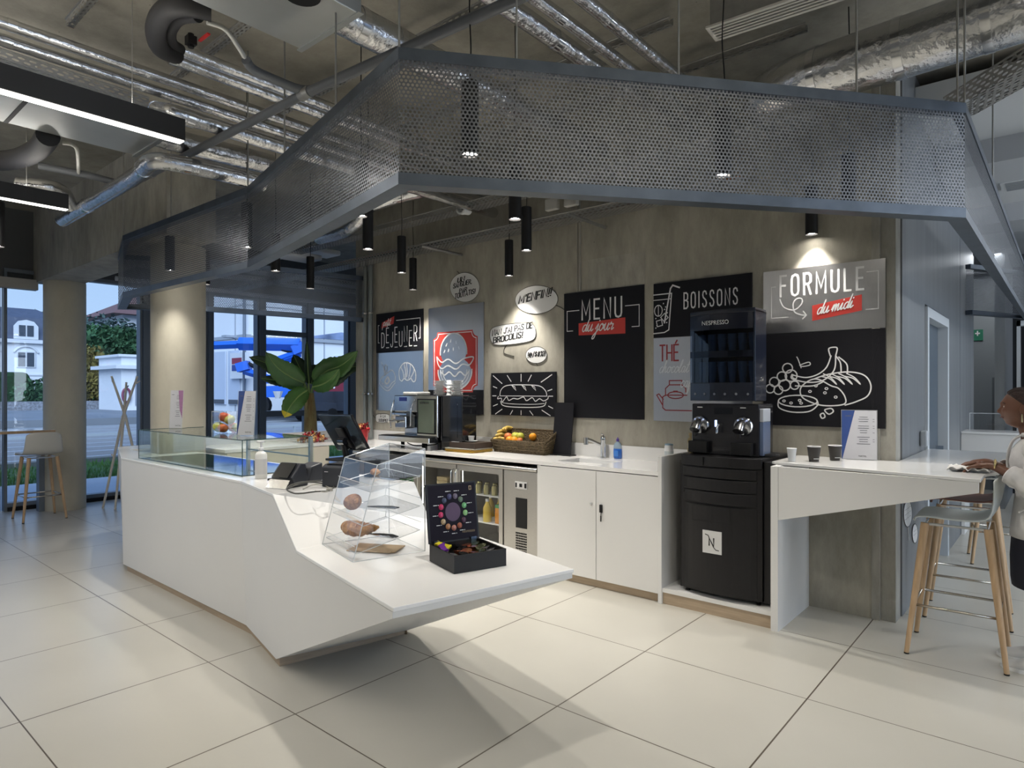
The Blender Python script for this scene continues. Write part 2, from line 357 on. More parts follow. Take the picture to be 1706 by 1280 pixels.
# behind and beside the camera : plain walls, glazed east side
struct(MB().box(WX-.2, -8.2, 0, 8, -8, CEIL).build('wall_front', mat('plaster_grey', (.42, .41, .39), .8)))
struct(MB().box(8, -8, 0, 8.2, -2, CEIL).build('wall_right', mat('plaster_grey', (.42, .41, .39), .8)))
struct(MB().box(8, -2, 3.4, 8.2, 16, CEIL).build('wall_right_head', mat('plaster_grey', (.42, .41, .39), .8)))
struct(MB().box(8.0, -60, -.3, 60, 80, -.05).build('ground_east', mat('terrace_paving_east', (.34, .36, .38), .7)), 'paved ground outside the east glazing')
for k in range(9):
    y0 = -2+2*k; o = struct(MB().box(8.0, y0-.04, 0, 8.12, y0+.04, 3.4).box(8.0, y0+.04, 0, 8.12, y0+1.96, .08).box(8.0, y0+.04, 3.32, 8.12, y0+1.96, 3.4).build('window_%d' % (11+k), frame_m), None)
    MB().box(8.05, y0+.04, .08, 8.06, y0+1.96, 3.32).build('pane', glass_win, o)
struct(MB().box(-3, 15.9, 0, 8, 16, CEIL).build('wall_far_end', far_m))
# ------------------------------------------------------------------ glazed wall on the left
spand = mat('spandrel_dark', (.075, .080, .085), .5)
struct(MB().box(WX-.12, -8, 2.98, WX+.02, 3.0, CEIL).box(WX-.12, 3.0, 3.12, WX+.02, 9.6, CEIL).build('wall_left', spand), 'dark grey panel above the windows')
struct(MB().box(WX+.02, -8, 2.86, WX+.16, 2.42, 2.99).build('trim_6', mat('blind_box', (.40, .39, .37), .5)), 'pale grey blind box over the left window')
struct(MB().box(WX-.12, 7.56, 0, WX+.02, 9.6, 3.12).build('wall_left_end', spand))
panes = [(-8, -4.9, 2.98), (-4.8, -1.7, 2.98), (-1.6, .3, 2.98), (.40, 2.03, 2.98), (2.10, 3.70, 3.12), (3.83, 4.655, 3.12), (4.75, 5.515, 3.12), (5.64, 6.43, 3.12), (6.56, 7.32, 3.12)]
for i, (a, b, h) in enumerate(panes):
    w = MB(); x0, x1 = WX-.09, WX+.05; f = .016
    w.box(x0, a-f, 0, x1, a+f, h).box(x0, b-f, 0, x1, b+f, h).box(x0, a+f, 0, x1, b-f, .10).box(x0, a+f, h-.05, x1, b-f, h)
    if i == 7:
        w.box(x0, a+f, 2.50, x1, b-f, 2.58).box(x0, a+f, 1.10, x1, b-f, 1.20)
    o = struct(w.build('window_%d' % (i+1), frame_m), 'full height window with a dark metal frame, number %d from the left' % (i+1) if i > 2 else None)
    MB().box(WX-.03, a+f, .1, WX-.018, b-f, h-.05).build('pane', glass_win, o)
    if i in (3, 4): MB().box(x1, a+f, .0, x1+.03, b-f, .05).build('floor_rail', black_mat, o)
for y0, y1 in ((3.72, 3.82), (4.67, 4.74), (5.53, 5.63), (6.44, 6.55), (7.34, 7.56)):
    struct(MB().box(WX-.1, y0, 0, WX+.08, y1, 3.12).build('trim_7', mat('mullion_dark', (.15, .18, .225), .42)))
# ------------------------------------------------------------------ columns and beam
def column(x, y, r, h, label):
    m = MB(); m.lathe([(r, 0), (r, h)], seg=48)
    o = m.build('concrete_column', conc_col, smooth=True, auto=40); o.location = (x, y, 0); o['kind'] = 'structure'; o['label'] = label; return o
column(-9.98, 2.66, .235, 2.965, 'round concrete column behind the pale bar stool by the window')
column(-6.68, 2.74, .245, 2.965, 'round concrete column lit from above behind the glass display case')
bm = MB(); ang = [(-10.33, 2.40, 2.96), (-6.10, 2.40, 2.96), (-6.10, 2.84, 2.96), (-10.33, 2.84, 2.96)]
bm.prism([(p[0], p[1]) for p in ang], 2.96, CEIL)
struct(bm.build('concrete_beam', conc_beam), 'deep concrete beam resting on the two round columns')
# ------------------------------------------------------------------ vertical pipes at the left end of the concrete wall
for k, u in enumerate((609, 617.5)):
    q = AY(u, 600, WY-.06)
    o = MB().tube([(0, 0, .96), (0, 0, 3.2)], .027, 14).build('riser_pipe', mat('grey_pipe', (.20, .22, .22), .35, .3), smooth=True, auto=40); o.location = (q.x, q.y, 0)
    tag(o, ('left' if k == 0 else 'right')+' one of two grey riser pipes at the corner of the concrete wall', 'pipe', 'riser pipes at the wall corner')
    for z in (1.5, 2.48): MB().lathe([(.036, z), (.036, z+.02)], seg=14).build('clamp', chrome, o)

# ================================================================== PERFORATED CANOPY
ZB, ZT = 2.40, 2.955
cp = [AZ(598, 536, ZB), AZ(343, 519, ZB), AZ(197, 515, ZB), AZ(205.5, 495, ZB), AZ(413, 446, ZB), AZ(665, 306, ZB), AZ(1607, 362, ZB), AZ(1712, 532, ZB), AZ(1613, 524, ZB)]
cp[0] = Vector((cp[0].x, WY-.02, ZB)); cp[8] = Vector((CORX+.01, cp[8].y, ZB))
canopy = thing('perforated_canopy', 'folded band of perforated galvanised steel hung above the coffee bar', 'canopy', (cp[5].x, cp[5].y, ZB))
O = Vector(canopy.location)
FR = .045
for i in range(len(cp)-1):
    a = cp[i]-O; b = cp[i+1]-O; ln = (b-a).length; dr = (b-a)/ln
    m = MB(); m.add([a, b, b+Vector((0, 0, ZT-ZB)), a+Vector((0, 0, ZT-ZB))], [(0, 1, 2, 3)])
    o = m.build('perforated_panel', perf, canopy)
    set_uv(o, lambda co, n, a=a, dr=dr: ((Vector(co)-a).dot(dr), co.z))
inward = []
cen = Vector((-3.2, 3.4, ZB))-O
def rail(z0, z1, wdt, name):
    r = MB(); n = len(cp)
    P = [c-O for c in cp]
    def nrm(i):
        d = (P[i+1]-P[i]).normalized(); nn = Vector((-d.y, d.x, 0)); mid = (P[i]+P[i+1])/2
        return nn if nn.dot(cen-mid) > 0 else -nn
    inn = []; out = []
    for i in range(n):
        if i == 0: v = nrm(0); k = 1
        elif i == n-1: v = nrm(n-2); k = 1
        else:
            v = (nrm(i-1)+nrm(i)); v = v.normalized() if v.length > .2 else nrm(i); k = min(2.2, 1/max(.3, v.dot(nrm(i))))
        inn.append(P[i]+v*wdt*k); out.append(P[i]-v*.006*k)
    for i in range(n-1):
        vs = [Vector((q.x, q.y, z)) for q in (out[i], out[i+1], inn[i+1], inn[i]) for z in (z0, z1)]
        r.add(vs, [(0, 2, 3, 1), (2, 4, 5, 3), (4, 6, 7, 5), (6, 0, 1, 7), (0, 6, 4, 2), (1, 3, 5, 7)])
    return r.build(name, galv, canopy)
rail(-.004, FR, .07, 'bottom_rail'); rail(ZT-ZB-.045, ZT-ZB+.004, .05, 'top_rail')
rods = []
for i in (1, 3, 4, 5, 6, 7): rods.append(cp[i])
rods += [cp[5].lerp(cp[6], t) for t in (.18, .45, .78, .985)]+[cp[4].lerp(cp[5], t) for t in (.35, .7)]+[cp[3].lerp(cp[4], .45), cp[6].lerp(cp[7], .25)]
for q in rods:
    q = q-O; MB().tube([(q.x, q.y, ZT-ZB-.02), (q.x, q.y, CEIL-ZB-.002)], .005, 6).build('suspension_rod', galv_light, canopy)

# ================================================================== ISLAND COUNTER
HT, LT = .965, .725
T0 = Vector((-6.24, 2.076, HT)); A0 = AZ(196, 745, HT); T1 = Vector((-4.045, 2.045, HT)); T2 = Vector((-3.407, 1.908, HT))
T3 = Vector((-3.012, 1.820, LT)); T4 = Vector((-1.935, 1.575, LT)); T5 = AZ(956, 948, LT); T6 = AZ(716, 866, LT); T2b = AZ(690, 803, HT)
BY = T2b.y
top_ring = [A0, T0, T1, T2, T2b, Vector((-6.30, BY, HT)), Vector((-6.30, 2.42, HT)), Vector((-7.02, 2.42, HT)), Vector((-7.02, 2.78, HT)), Vector((-7.55, 2.78, HT))]
counter = thing('island_counter', 'angular white island counter with a low cantilevered tip at its right end', 'counter', (T2.x, T2.y, 0))
O = Vector(counter.location)
m = MB(); v = [p-O for p in top_ring]+[T3-O, T4-O, T5-O, T6-O]
m.add(v, [tuple(range(10)), (3, 10, 13, 4), (10, 11, 12, 13)])
w = m.build('worktop', white_top, counter)
import bmesh
def fix_normals(o, up=None):
    b = bmesh.new(); b.from_mesh(o.data)
    if up is None: bmesh.ops.recalc_face_normals(b, faces=b.faces)
    else:
        for f in b.faces:
            f.normal_update()
            if (f.normal.z < 0) == up: f.normal_flip()
    b.to_mesh(o.data); b.free()
fix_normals(w, True)
q = w.modifiers.new('s', 'SOLIDIFY'); q.thickness = .018; q.offset = -1
q = w.modifiers.new('b', 'BEVEL'); q.width = .003; q.segments = 2
dz = Vector((0, 0, -.0185)); zb = .05
B0 = AZ(205, 940, zb); B1 = AZ(410, 1042, zb); B2 = AZ(460, 1098.5, zb); E2 = AZ(680, 1050, zb)
T4l = AZ(655, 1031, .66); T5l = AZ(953, 966, .66)
T4l = Vector((T4.x, T4.y, .682)); T5l = Vector((T5.x, T5.y, .682))
ins = lambda p, k=.003: Vector((p.x, p.y+k, p.z))
S = {'A0': A0+dz, 'T0': ins(T0+dz), 'T1': ins(T1+dz), 'T2': ins(T2+dz), 'T3': ins(T3+dz), 'T4': ins(T4+dz+Vector((-.006, 0, 0))), 'T5': T5+dz+Vector((-.006, -.004, 0)), 'T6': T6+dz, 'T2b': T2b+dz,
     'B0': B0, 'B1': B1, 'B2': B2, 'E2': E2, 'T4l': ins(T4l+Vector((-.006, 0, 0))), 'T5l': T5l+Vector((-.006, -.004, 0)), 'T6l': Vector((E2.x-.02, BY+.03, .55)),
     'Bb': Vector((-6.3, BY, zb)), 'Tb': Vector((-6.3, BY, HT-.0185)), 'Eb': Vector((E2.x, BY, zb)),
     'N1': Vector((-6.30, 2.42, HT-.0185)), 'N1b': Vector((-6.30, 2.42, zb)), 'N2': Vector((-7.02, 2.42, HT-.0185)), 'N2b': Vector((-7.02, 2.42, zb)),
     'N3': Vector((-7.02, 2.78, HT-.0185)), 'N3b': Vector((-7.02, 2.78, zb)), 'N4': Vector((-7.55, 2.78, HT-.0185)), 'N4b': Vector((-7.45, 2.75, zb)), 'A0b': Vector((A0.x+.08, A0.y+.02, zb))}
keys = list(S); ix = {k: i for i, k in enumerate(keys)}
F = [('A0b', 'B0', 'T0', 'A0'), ('B0', 'B1', 'T1', 'T0'), ('B1', 'B2', 'T2', 'T1'), ('B2', 'T3', 'T2'), ('B2', 'T4l', 'T4', 'T3'), ('T4l', 'T5l', 'T5', 'T4'),
     ('B2', 'E2', 'T4l'), ('E2', 'T5l', 'T4l'), ('E2', 'Eb', 'T6', 'T5', 'T5l'), ('Eb', 'T2b', 'T6'), ('Eb', 'Bb', 'Tb', 'T2b'), ('Bb', 'N1b', 'N1', 'Tb'), ('N1b', 'N2b', 'N2', 'N1'), ('N2b', 'N3b', 'N3', 'N2'), ('N3b', 'N4b', 'N4', 'N3'), ('N4b', 'A0b', 'A0', 'N4'),
     ('A0b', 'N4b', 'N3b', 'N2b', 'N1b', 'Bb', 'Eb', 'E2', 'B2', 'B1', 'B0')]
m = MB(); m.add([S[k]-O for k in keys], [tuple(ix[k] for k in f) for f in F])
o = m.build('body', white_lam, counter); fix_normals(o)
K = [AZ(212, 951, 0), AZ(418.6, 1057, 0), AZ(466, 1111, 0), AZ(676, 1056, 0), Vector((E2.x-.05, BY-.05, 0)), Vector((-6.25, BY-.05, 0)), Vector((-6.25, 2.38, 0))]
MB().prism([((p-O).x, (p-O).y) for p in K], 0, zb).build('plinth', kick, counter)

# ================================================================== REAR WORKTOP RUN
FY = 4.285; WT = .955
bx = lambda u, Y=FY: AY(u, 800, Y).x
X_end = bx(1097); X_cab = bx(900); X_fr = bx(893)
XL = -6.35  # front of the return run
rear = thing('rear_worktop', 'long white worktop with upstand running along the concrete wall and turning to the window', 'worktop', (X_end, FY, WT))
O = Vector(rear.location)
sx0, sx1, sy0, sy1 = bx(938, 4.5), bx(1012, 4.5), 4.42, 4.74
def lx(x): return x-O.x
def ly(y): return y-O.y
m = MB()
m.box(lx(sx1), 0, -.03, 0, ly(WY), 0).box(lx(sx0), 0, -.03, lx(sx1), ly(sy0), 0).box(lx(sx0), ly(sy1), -.03, lx(sx1), ly(WY), 0)
m.box(lx(wl_x0)-.004, 0, -.03, lx(sx0), ly(WY)-.003, 0)
m.box(lx(-7.02), ly(3.05), -.03, lx(XL), ly(FY), 0).box(lx(-7.02), ly(FY), -.03, lx(wl_x0)-.004, ly(5.0), 0)
m.build('slab', white_top, rear)
MB().box(lx(-6.45), ly(WY-.022), 0, -.03, ly(WY-.003), .115).box(lx(-7.04), ly(3.05), 0, lx(-7.02), ly(5.0), .09).build('upstand', white_top, rear)
bas = MB()
d_ = -.15
bas.box(lx(sx0), ly(sy0), d_, lx(sx0)+.008, ly(sy1), -.004).box(lx(sx1)-.008, ly(sy0), d_, lx(sx1), ly(sy1), -.004).box(lx(sx0), ly(sy0), d_, lx(sx1), ly(sy0)+.008, -.004).box(lx(sx0), ly(sy1)-.008, d_, lx(sx1), ly(sy1), -.004).box(lx(sx0), ly(sy0), d_-.008, lx(sx1), ly(sy1), d_)
bas.build('sink_basin', white_cool, rear)
# end panel
ep = MB().box(X_end, FY-.01, 0, X_end+.03, WY, 1.07).build('end_panel', white_lam, bevel=.002)
tag(ep, 'tall white side panel between the sink cupboard and the black coffee machine', 'panel')
# sink cupboard
cab = thing('sink_cupboard', 'white double door cupboard under the sink', 'cupboard', (X_cab, FY, 0))
wc = X_end-X_cab; mid = bx(993)-X_cab
MB().box(-.035, .005, .06, 0, .62, .922).box(.0, .02, .06, wc-.002, .62, .915).build('carcass', white_lam, cab)
for k, (a, b) in enumerate(((.002, mid-.0025), (mid+.0025, wc-.004))):
    dd = MB().box(a, 0, .065, b, .018, .918).build('door', white_lam, cab, bevel=.0015)
    kx = (mid-.045) if k == 0 else (mid+.05)
    Mx = Matrix.Rotation(PI/2, 4, 'X')
    MB().lathe([(.011, 0), (.011, .006), (.006, .007)], (kx, 0, .655), 16, Mx).build('lock', chrome, dd)
    if k == 1:
        ky = MB(); ky.box(kx-.012, -.012, .60, kx+.012, -.004, .66).tube([(kx, -.008, .6), (kx, -.01, .575)], .003, 6).box(kx-.004, -.012, .53, kx+.004, -.008, .575)
        ky.build('key', black_mat, dd)
MB().box(-.03, .03, 0, wc, .6, .06).build('plinth', kick, cab)
# return run cupboards
rc = thing('return_cupboard', 'long plain white cupboard front below the worktop turning toward the window', 'cupboard', (XL, 3.05, 0))
MB().box(-.60, .02, .06, -.02, 1.2, .922).build('carcass', white_lam, rc)
MB().box(-.02, .02, .065, -.002, 1.2, .920).build('front', mat('cream_front', (.66, .62, .53), .45), rc)
MB().box(-.58, .04, 0, -.04, 1.2, .06).build('plinth', kick, rc)
# ---- glass door fridge
fx1 = X_fr; fx0 = bx(640)-.55
fridge = thing('undercounter_fridge', 'stainless steel undercounter fridge with glass doors', 'fridge', (fx0, FY+.02, 0))
fw = fx1-fx0
pxd = [bx(836)-fx0, bx(758)-fx0, bx(692)-fx0, bx(640)-fx0, 0.02]
m = MB(); H0, H1 = .09, .86
m.box(0, .06, H0, fw, .075, H0+.06).box(0, .56, H0, fw, .6, H1).box(0, .02, H0, .02, .6, H1).box(fw-.02, .02, H0, fw, .6, H1).box(0, .02, H0, fw, .6, H0+.03).box(0, .02, H1-.03, fw, .6, H1)
for xx in pxd[:4]: m.box(xx-.012, .03, H0, xx+.012, .58, H1)
m.build('housing', steel, fridge)
MB().tube([(0, .0, H1+.012), (fw, 0, H1+.012)], .02, 12).box(0, 0, H1-.005, fw, .58, H1+.03).build('top_rail', steel, fridge, smooth=False)
ctl = MB().box(pxd[0]+.008, 0, H0, fw, .03, H1-.01).build('control_panel', steel, fridge, bevel=.002)
c0 = pxd[0]+.008; cw = fw-c0; cm = c0+cw*.5
MB().box(cm-.055, -.006, .70, cm+.075, 0, .76).build('display', mat('panel_silver', (.62, .62, .62), .4), ctl)
MB().box(cm-.05, -.008, .71, cm-.035, -.005, .75).box(cm-.005, -.008, .715, cm+.025, -.005, .745).box(cm+.05, -.008, .71, cm+.072, -.005, .75).build('buttons', black_mat, ctl)
MB().box(cm-.05, -.003, .36, cm+.075, 0, .62).build('vent_window', black_mat, ctl)
g = MB()
for i in range(7):
    for j in range(9): g.box(cm-.05+i*.018, -.003, .13+j*.022, cm-.05+i*.018+.012, 0, .13+j*.022+.014)
g.build('vent_slots', black_mat, ctl)
for k in range(4):
    a, b = pxd[k+1]+.008, pxd[k]-.008
    f = .045
    dr_ = MB().box(a, 0, H0+.02, b, .025, H0+.07).box(a, 0, H1-.06, b, .025, H1-.01).box(a, 0, H0+.07, a+f, .025, H1-.06).box(b-f, 0, H0+.07, b, .025, H1-.06).build('door', steel, fridge)
    MB().box(a+f, .012, H0+.07, b-f, .016, H1-.06).build('door_glass', acrylic, dr_)
    hx = a+.022 if k in (0, 2) else b-.022
    MB().tube(smooth_pts([(hx, -.002, .58), (hx, -.04, .60), (hx, -.045, .70), (hx, -.04, .79), (hx, -.002, .81)], 5), .007, 8).build('door_handle', chrome, dr_, smooth=True)
    for z in (.33, .58): MB().box(a, .05, z, b, .5, z+.008).build('shelf', white_cool, fridge)
lm = mat('fridge_lamp', (1, 1, 1), emit=(1, .97, .85), estr=9)
for k in (0, 1, 2): MB().box(pxd[k+1]+.02, .04, .42, pxd[k+1]+.034, .055, .80).build('interior_lamp', lm, fridge)
MB().box(0, .05, 0, fw, .55, .09).build('plinth', kick, fridge)
FRX = [(pxd[k+1]+.03+fx0, pxd[k]-.03+fx0) for k in range(4)]
# ---- machine platform, bar table
X_bar = AZ(1285, 1050, 0).x
pl = thing('machine_platform', 'low white platform on an oak plinth under the black coffee machine', 'platform', (X_end+.03, FY, 0))
MB().box(0, 0, .085, X_bar-X_end-.032, .645, .115).build('deck', white_lam, pl)
MB().box(0, .01, 0, X_bar-X_end-.032, .6, .085).build('plinth', kick, pl)
HB = 1.08
bar = thing('bar_table', 'white high bar table on one side panel with a tapering fascia', 'table', (X_bar, 4.26, 0))
O = Vector(bar.location)
p0 = AZ(1286, 769, HB); p1 = AZ(1634, 799, HB); p1b = AZ(1641, 790, HB)
ring = [p0, p1, p1b, Vector((-.27, 4.7, HB)), Vector((-.30, 6.15, HB)), Vector((CORX+.005, 6.15, HB)), Vector((CORX+.005, WY-.005, HB)), Vector((p0.x, WY-.005, HB))]
MB().prism([((p-O).x, (p-O).y) for p in ring], HB-.018, HB).build('table_top', white_top, bar, bevel=.003)
MB().box(0, 0, 0, .045, WY-4.262, HB-.019).build('side_panel', white_lam, bar)
f0 = Vector((X_bar+.046, 4.265, 0)); f1 = Vector((p1.x-.01, p1.y+.012, 0))
zA = 1.55-(867-CY)*((f0.x*-.6486+f0.y*.7611))/FPX
m = MB(); t_ = Vector((0.0, .02, 0))
a = [Vector((f0.x, f0.y, zA)), Vector((f1.x, f1.y, HB-.075)), Vector((f1.x, f1.y, HB-.019)), Vector((f0.x, f0.y, HB-.019))]
m.extr([q-O for q in a], (0, .02, 0)); m.build('fascia', white_lam, bar)
# ================================================================== CEILING SERVICES
def pipe_obj(name, label, cat, pts, r, m, group=None, seg=16, sm=6, parts=None):
    P = smooth_pts(pts, sm) if sm else [Vector(p) for p in pts]
    o0 = Vector(pts[0]); 
    t = thing(name, label, cat, o0, group=group) if parts else None
    mb = MB().tube([p-o0 for p in P], r, seg)
    if t:
        mb.build('pipe_run', m, t, smooth=True, auto=50)
        for nm, lst, rr, mm in parts:
            for q in lst:
                i = int(q*(len(P)-1)); i = min(max(i, 0), len(P)-2); d = (P[i+1]-P[i]).normalized()
                c = P[i]-o0; MB().tube([c-d*.022, c+d*.022], rr, seg).build(nm, mm, t, smooth=True, auto=50)
        return t
    o = mb.build(name, m, smooth=True, auto=50); o.location = o0
    return tag(o, label, cat, group)
foil_tape = mat('foil_tape', (.75, .76, .78), .15, 1.0)
grey_pvc = mat('grey_pvc', (.13, .14, .155), .4)
rubber = mat('black_rubber_lagging', (.018, .018, .02), .6)
def yrun(u, v, Z, y0, y1):
    x = AZ(u, v, Z).x; return [(x, y0, Z), (x, (y0+y1)/2, Z), (x, y1, Z)]
YR = [('upper of the two long foil pipes crossing the top left corner', 158, 91, 3.56, -3, 4.85, .034),
      ('lower of the two long foil pipes crossing the top left corner', 186, 127, 3.50, -3, 4.85, .034)]
for lb, u, v, Z, y0, y1, r in YR:
    pipe_obj('foil_pipe', lb, 'pipe', yrun(u, v, Z, y0, y1), r, foil, parts=[('joint_tape', [.3, .42, .55, .7], r+.002, foil_tape)], sm=4)
c1 = AZ(302, 84, 3.62); c2 = AZ(288, 98, 3.56)
pipe_obj('foil_pipe', 'foil pipe leaving the black curved hose, the upper of the pair', 'pipe', [c1, (c1.x, 3, 3.62), (c1.x, 4.85, 3.62)], .038, foil, parts=[('joint_tape', [.02, .4], .041, foil_tape)])
pipe_obj('foil_pipe', 'foil pipe leaving the black curved hose, the lower of the pair', 'pipe', [c2, (c2.x, 3, 3.56), (c2.x, 4.85, 3.56)], .036, foil, parts=[('joint_tape', [.02, .5], .039, foil_tape)])
d1 = AZ(316, 197, 3.32)
pipe_obj('foil_duct', 'crumpled foil duct with an elbow right of the long ceiling lamp', 'duct', [AZ(236, 205, 3.5), AZ(246, 186, 3.42), AZ(275, 186, 3.34), d1, (d1.x, 2.6, 3.32), (d1.x, 4.8, 3.32)], [.055]*19+[.05]*12, foil, parts=[('joint_tape', [.3, .62], .058, foil_tape)])
e1 = AZ(422, 300, 3.12)
pipe_obj('foil_duct', 'foil duct that bends and runs down to the far left window', 'duct', [AZ(440, 306, 3.12), AZ(360, 287, 3.12), AZ(290, 272, 3.12), AZ(252, 270, 3.12), AZ(228, 292, 3.12), AZ(170, 328, 3.12), AZ(104, 367, 3.12)], .058, foil, parts=[('joint_tape', [.3, .62, .9], .062, foil_tape)])
g = [AZ(64, 276, 3.3), AZ(150, 293, 3.28), AZ(212, 308, 3.25), AZ(232, 300, 3.25), AZ(510, 155, 3.25), AZ(700, 70, 3.28), AZ(875, -8, 3.3)]
gp = [g[0], g[1], g[2], g[3]]+[g[3].lerp(g[4], .1), g[3].lerp(g[4], .9), g[4], g[4].lerp(g[5], .1), g[5], g[6]]
pipe_obj('drain_pipe', 'long straight dark grey drain pipe crossing in front of the foil pipes', 'pipe', gp, .027, grey_pvc, parts=[('pipe_clip', [.45, .6, .75], .033, galv_light)])
pipe_obj('drain_pipe', 'short dark grey drain branch joining the long grey pipe', 'pipe', [AZ(410, 100, 3.38), AZ(424, 117, 3.36), AZ(470, 138, 3.30), AZ(500, 149, 3.27), AZ(528, 150, 3.27)], .026, grey_pvc)
pipe_obj('flexible_hose', 'pale flexible hose curving down from the upper ceiling unit', 'hose', [AZ(345, 37, 3.5), AZ(374, 48, 3.5), AZ(395, 75, 3.45), AZ(412, 103, 3.38)], .013, mat('pale_hose', (.55, .55, .52), .5))
pipe_obj('flexible_hose', 'pale flexible hose at the lower left ceiling unit', 'hose', [AZ(104, 238, 3.3), AZ(120, 241, 3.3), AZ(129, 252, 3.28), AZ(131, 288, 3.285)], .013, mat('pale_hose', (.55, .55, .52), .5))
pipe_obj('black_hose', 'thick black lagged hose bending at the upper ceiling unit', 'hose', [AZ(352, 18, 3.5), AZ(312, 10, 3.5), AZ(278, 16, 3.5), AZ(260, 45, 3.5), AZ(266, 78, 3.52), AZ(292, 92, 3.58)], .052, rubber)
pipe_obj('black_hose', 'inner black lagged hose bending at the upper ceiling unit', 'hose', [AZ(330, 26, 3.5), AZ(300, 30, 3.54), AZ(284, 50, 3.55), AZ(286, 72, 3.58), AZ(302, 84, 3.62)], .034, rubber)
pipe_obj('black_hose', 'thick black lagged hose curving at the left edge of the ceiling', 'hose', [AZ(-60, 262, 3.25), AZ(0, 268, 3.25), AZ(38, 262, 3.25), AZ(66, 246, 3.25), AZ(80, 226, 3.25)], .07, rubber)
v_ = thing('shutoff_valve', 'small black shut-off valve with a red lever', 'valve', AZ(318, 68, 3.6))
MB().cbox((0, 0, 0), (.05, .05, .05)).tube([(0, 0, -.04), (0, 0, .04)], .018, 8).build('valve_body', black_mat, v_)
MB().cbox((.06, .05, .02), (.12, .018, .008)).build('lever', mat('red_lever', (.5, .02, .02), .4), v_)
# ducted ceiling units
unit_m = mat('sheet_metal_unit', (.48, .50, .50), .38, .6, noise=.08, nscale=3)
def unit(label, P, sx, sy, sz, tgt):
    t = thing('ceiling_air_unit', label, 'air unit', P)
    MB().box(0, -sy, 0, sx, 0, sz).build('casing', unit_m, t, bevel=.004)
    MB().box(.0, -sy*.52, -.004, sx, -sy*.505, 0).build('panel_seam', black_mat, t)
    MB().box(-.02, -.03, -.006, sx+.02, 0, .0).build('flange', unit_m, t)
    return t
P1 = AZ(506, 84, 3.42)
un = unit('sheet metal air unit at the top of the photo, beside the black hose', P1, .52, 1.5, .24, None)
fan = MB().lathe([(.07, -.006), (.085, -.006), (.085, 0)], (.44, -.28, 0), 24).build('fan_ring', black_mat, un)
text_mesh('VC 04', .05, 'marking', black_mat, un, lambda x, y: (.03+y*.0+.0+y, -1.05+x, -.004), xs=1.0)
P2 = AZ(229, 260, 3.25)
unit('lower sheet metal air unit behind the long ceiling lamp', P2, .5, 1.5, .2, None)
pipe_obj('foil_duct', 'shiny round foil duct leaving the top air unit toward the canopy corner', 'duct', [P1+Vector((.26, 0, .12)), P1+Vector((.26, .8, .12)), P1+Vector((.26, 2.6, .12))], .095, foil, parts=[('joint_tape', [.08, .2, .35], .098, foil_tape)])
pipe_obj('foil_duct', 'short round foil duct leaving the lower left air unit', 'duct', [P2+Vector((.25, 0, .1)), P2+Vector((.25, .3, .1)), P2+Vector((.25, .9, .12))], .08, foil, parts=[('joint_tape', [.3], .084, foil_tape)])
pipe_obj('foil_duct', 'foil elbow at the left above the short ceiling lamp', 'duct', [AZ(30, 308, 3.2), AZ(80, 312, 3.2), AZ(105, 322, 3.2), AZ(116, 345, 3.12)], .06, foil)
# pipes right of the canopy corner
for lb, (u, v), r in (('thick foil pipe, the left of three above the canopy front', (905, 52), .052), ('thinner foil pipe, the middle of three above the canopy front', (960, 48), .034), ('foil pipe, the right of three above the canopy front', (1040, 55), .036)):
    x = AZ(u, v, 3.5).x
    y0 = {0.052: 1.9, .034: 1.35, .036: 2.0}[r]
    pipe_obj('foil_pipe', lb, 'pipe', [(x-.5, y0-.25, 3.72), (x-.15, y0-.1, 3.62), (x, y0+.1, 3.5), (x, 3.4, 3.5), (x, 4.8, 3.5)], r, foil, parts=[('joint_tape', [.45, .7], r+.003, foil_tape)])
pipe_obj('foil_duct', 'large foil wrapped duct along the top right above the canopy', 'duct', [(3.5, 4.05, 3.52), (1.5, 4.1, 3.52), (.3, 4.16, 3.5), (-.4, 4.2, 3.49), (-.95, 4.22, 3.48), (-1.28, 4.26, 3.48), (-1.5, 4.42, 3.49), (-1.56, 4.8, 3.50)], .165, foil, seg=28, parts=[('joint_tape', [.28, .42, .52, .66], .169, foil_tape)])
pipe_obj('foil_duct', 'foil duct elbow seen under the canopy above the perforated trays', 'duct', [AD(745, 311, 6.4), AD(700, 318, 6.4), AD(650, 330, 6.4), AD(612, 345, 6.5), AD(598, 366, 6.6), AD(575, 384, 6.8), AD(532, 396, 7.2)], .075, foil, parts=[('joint_tape', [.3, .6], .079, foil_tape)])
# linear slot diffuser
P = AZ(1183, 45, 3.6); t = thing('slot_diffuser', 'long grey box with a white slotted air outlet at the top right', 'air outlet', P, math.radians(4))
MB().box(0, 0, 0, 1.3, .13, .2).build('plenum_box', galv_light, t)
MB().box(-.02, -.02, -.012, 1.32, .0, 0).box(-.02, .13, -.012, 1.32, .15, 0).box(-.02, 0, -.012, 0, .13, 0).box(1.3, 0, -.012, 1.32, .13, 0).build('outlet_frame', mat('pale_frame', (.62, .60, .56), .5), t)
m = MB()
for k in range(4): m.box(0, .014+k*.03, -.012, 1.3, .014+k*.03+.012, 0)
m.build('blades', mat('pale_frame', (.62, .60, .56), .5), t)
MB().box(0, 0, -.002, 1.3, .13, 0).build('slot_shadow_gap', black_mat, t)
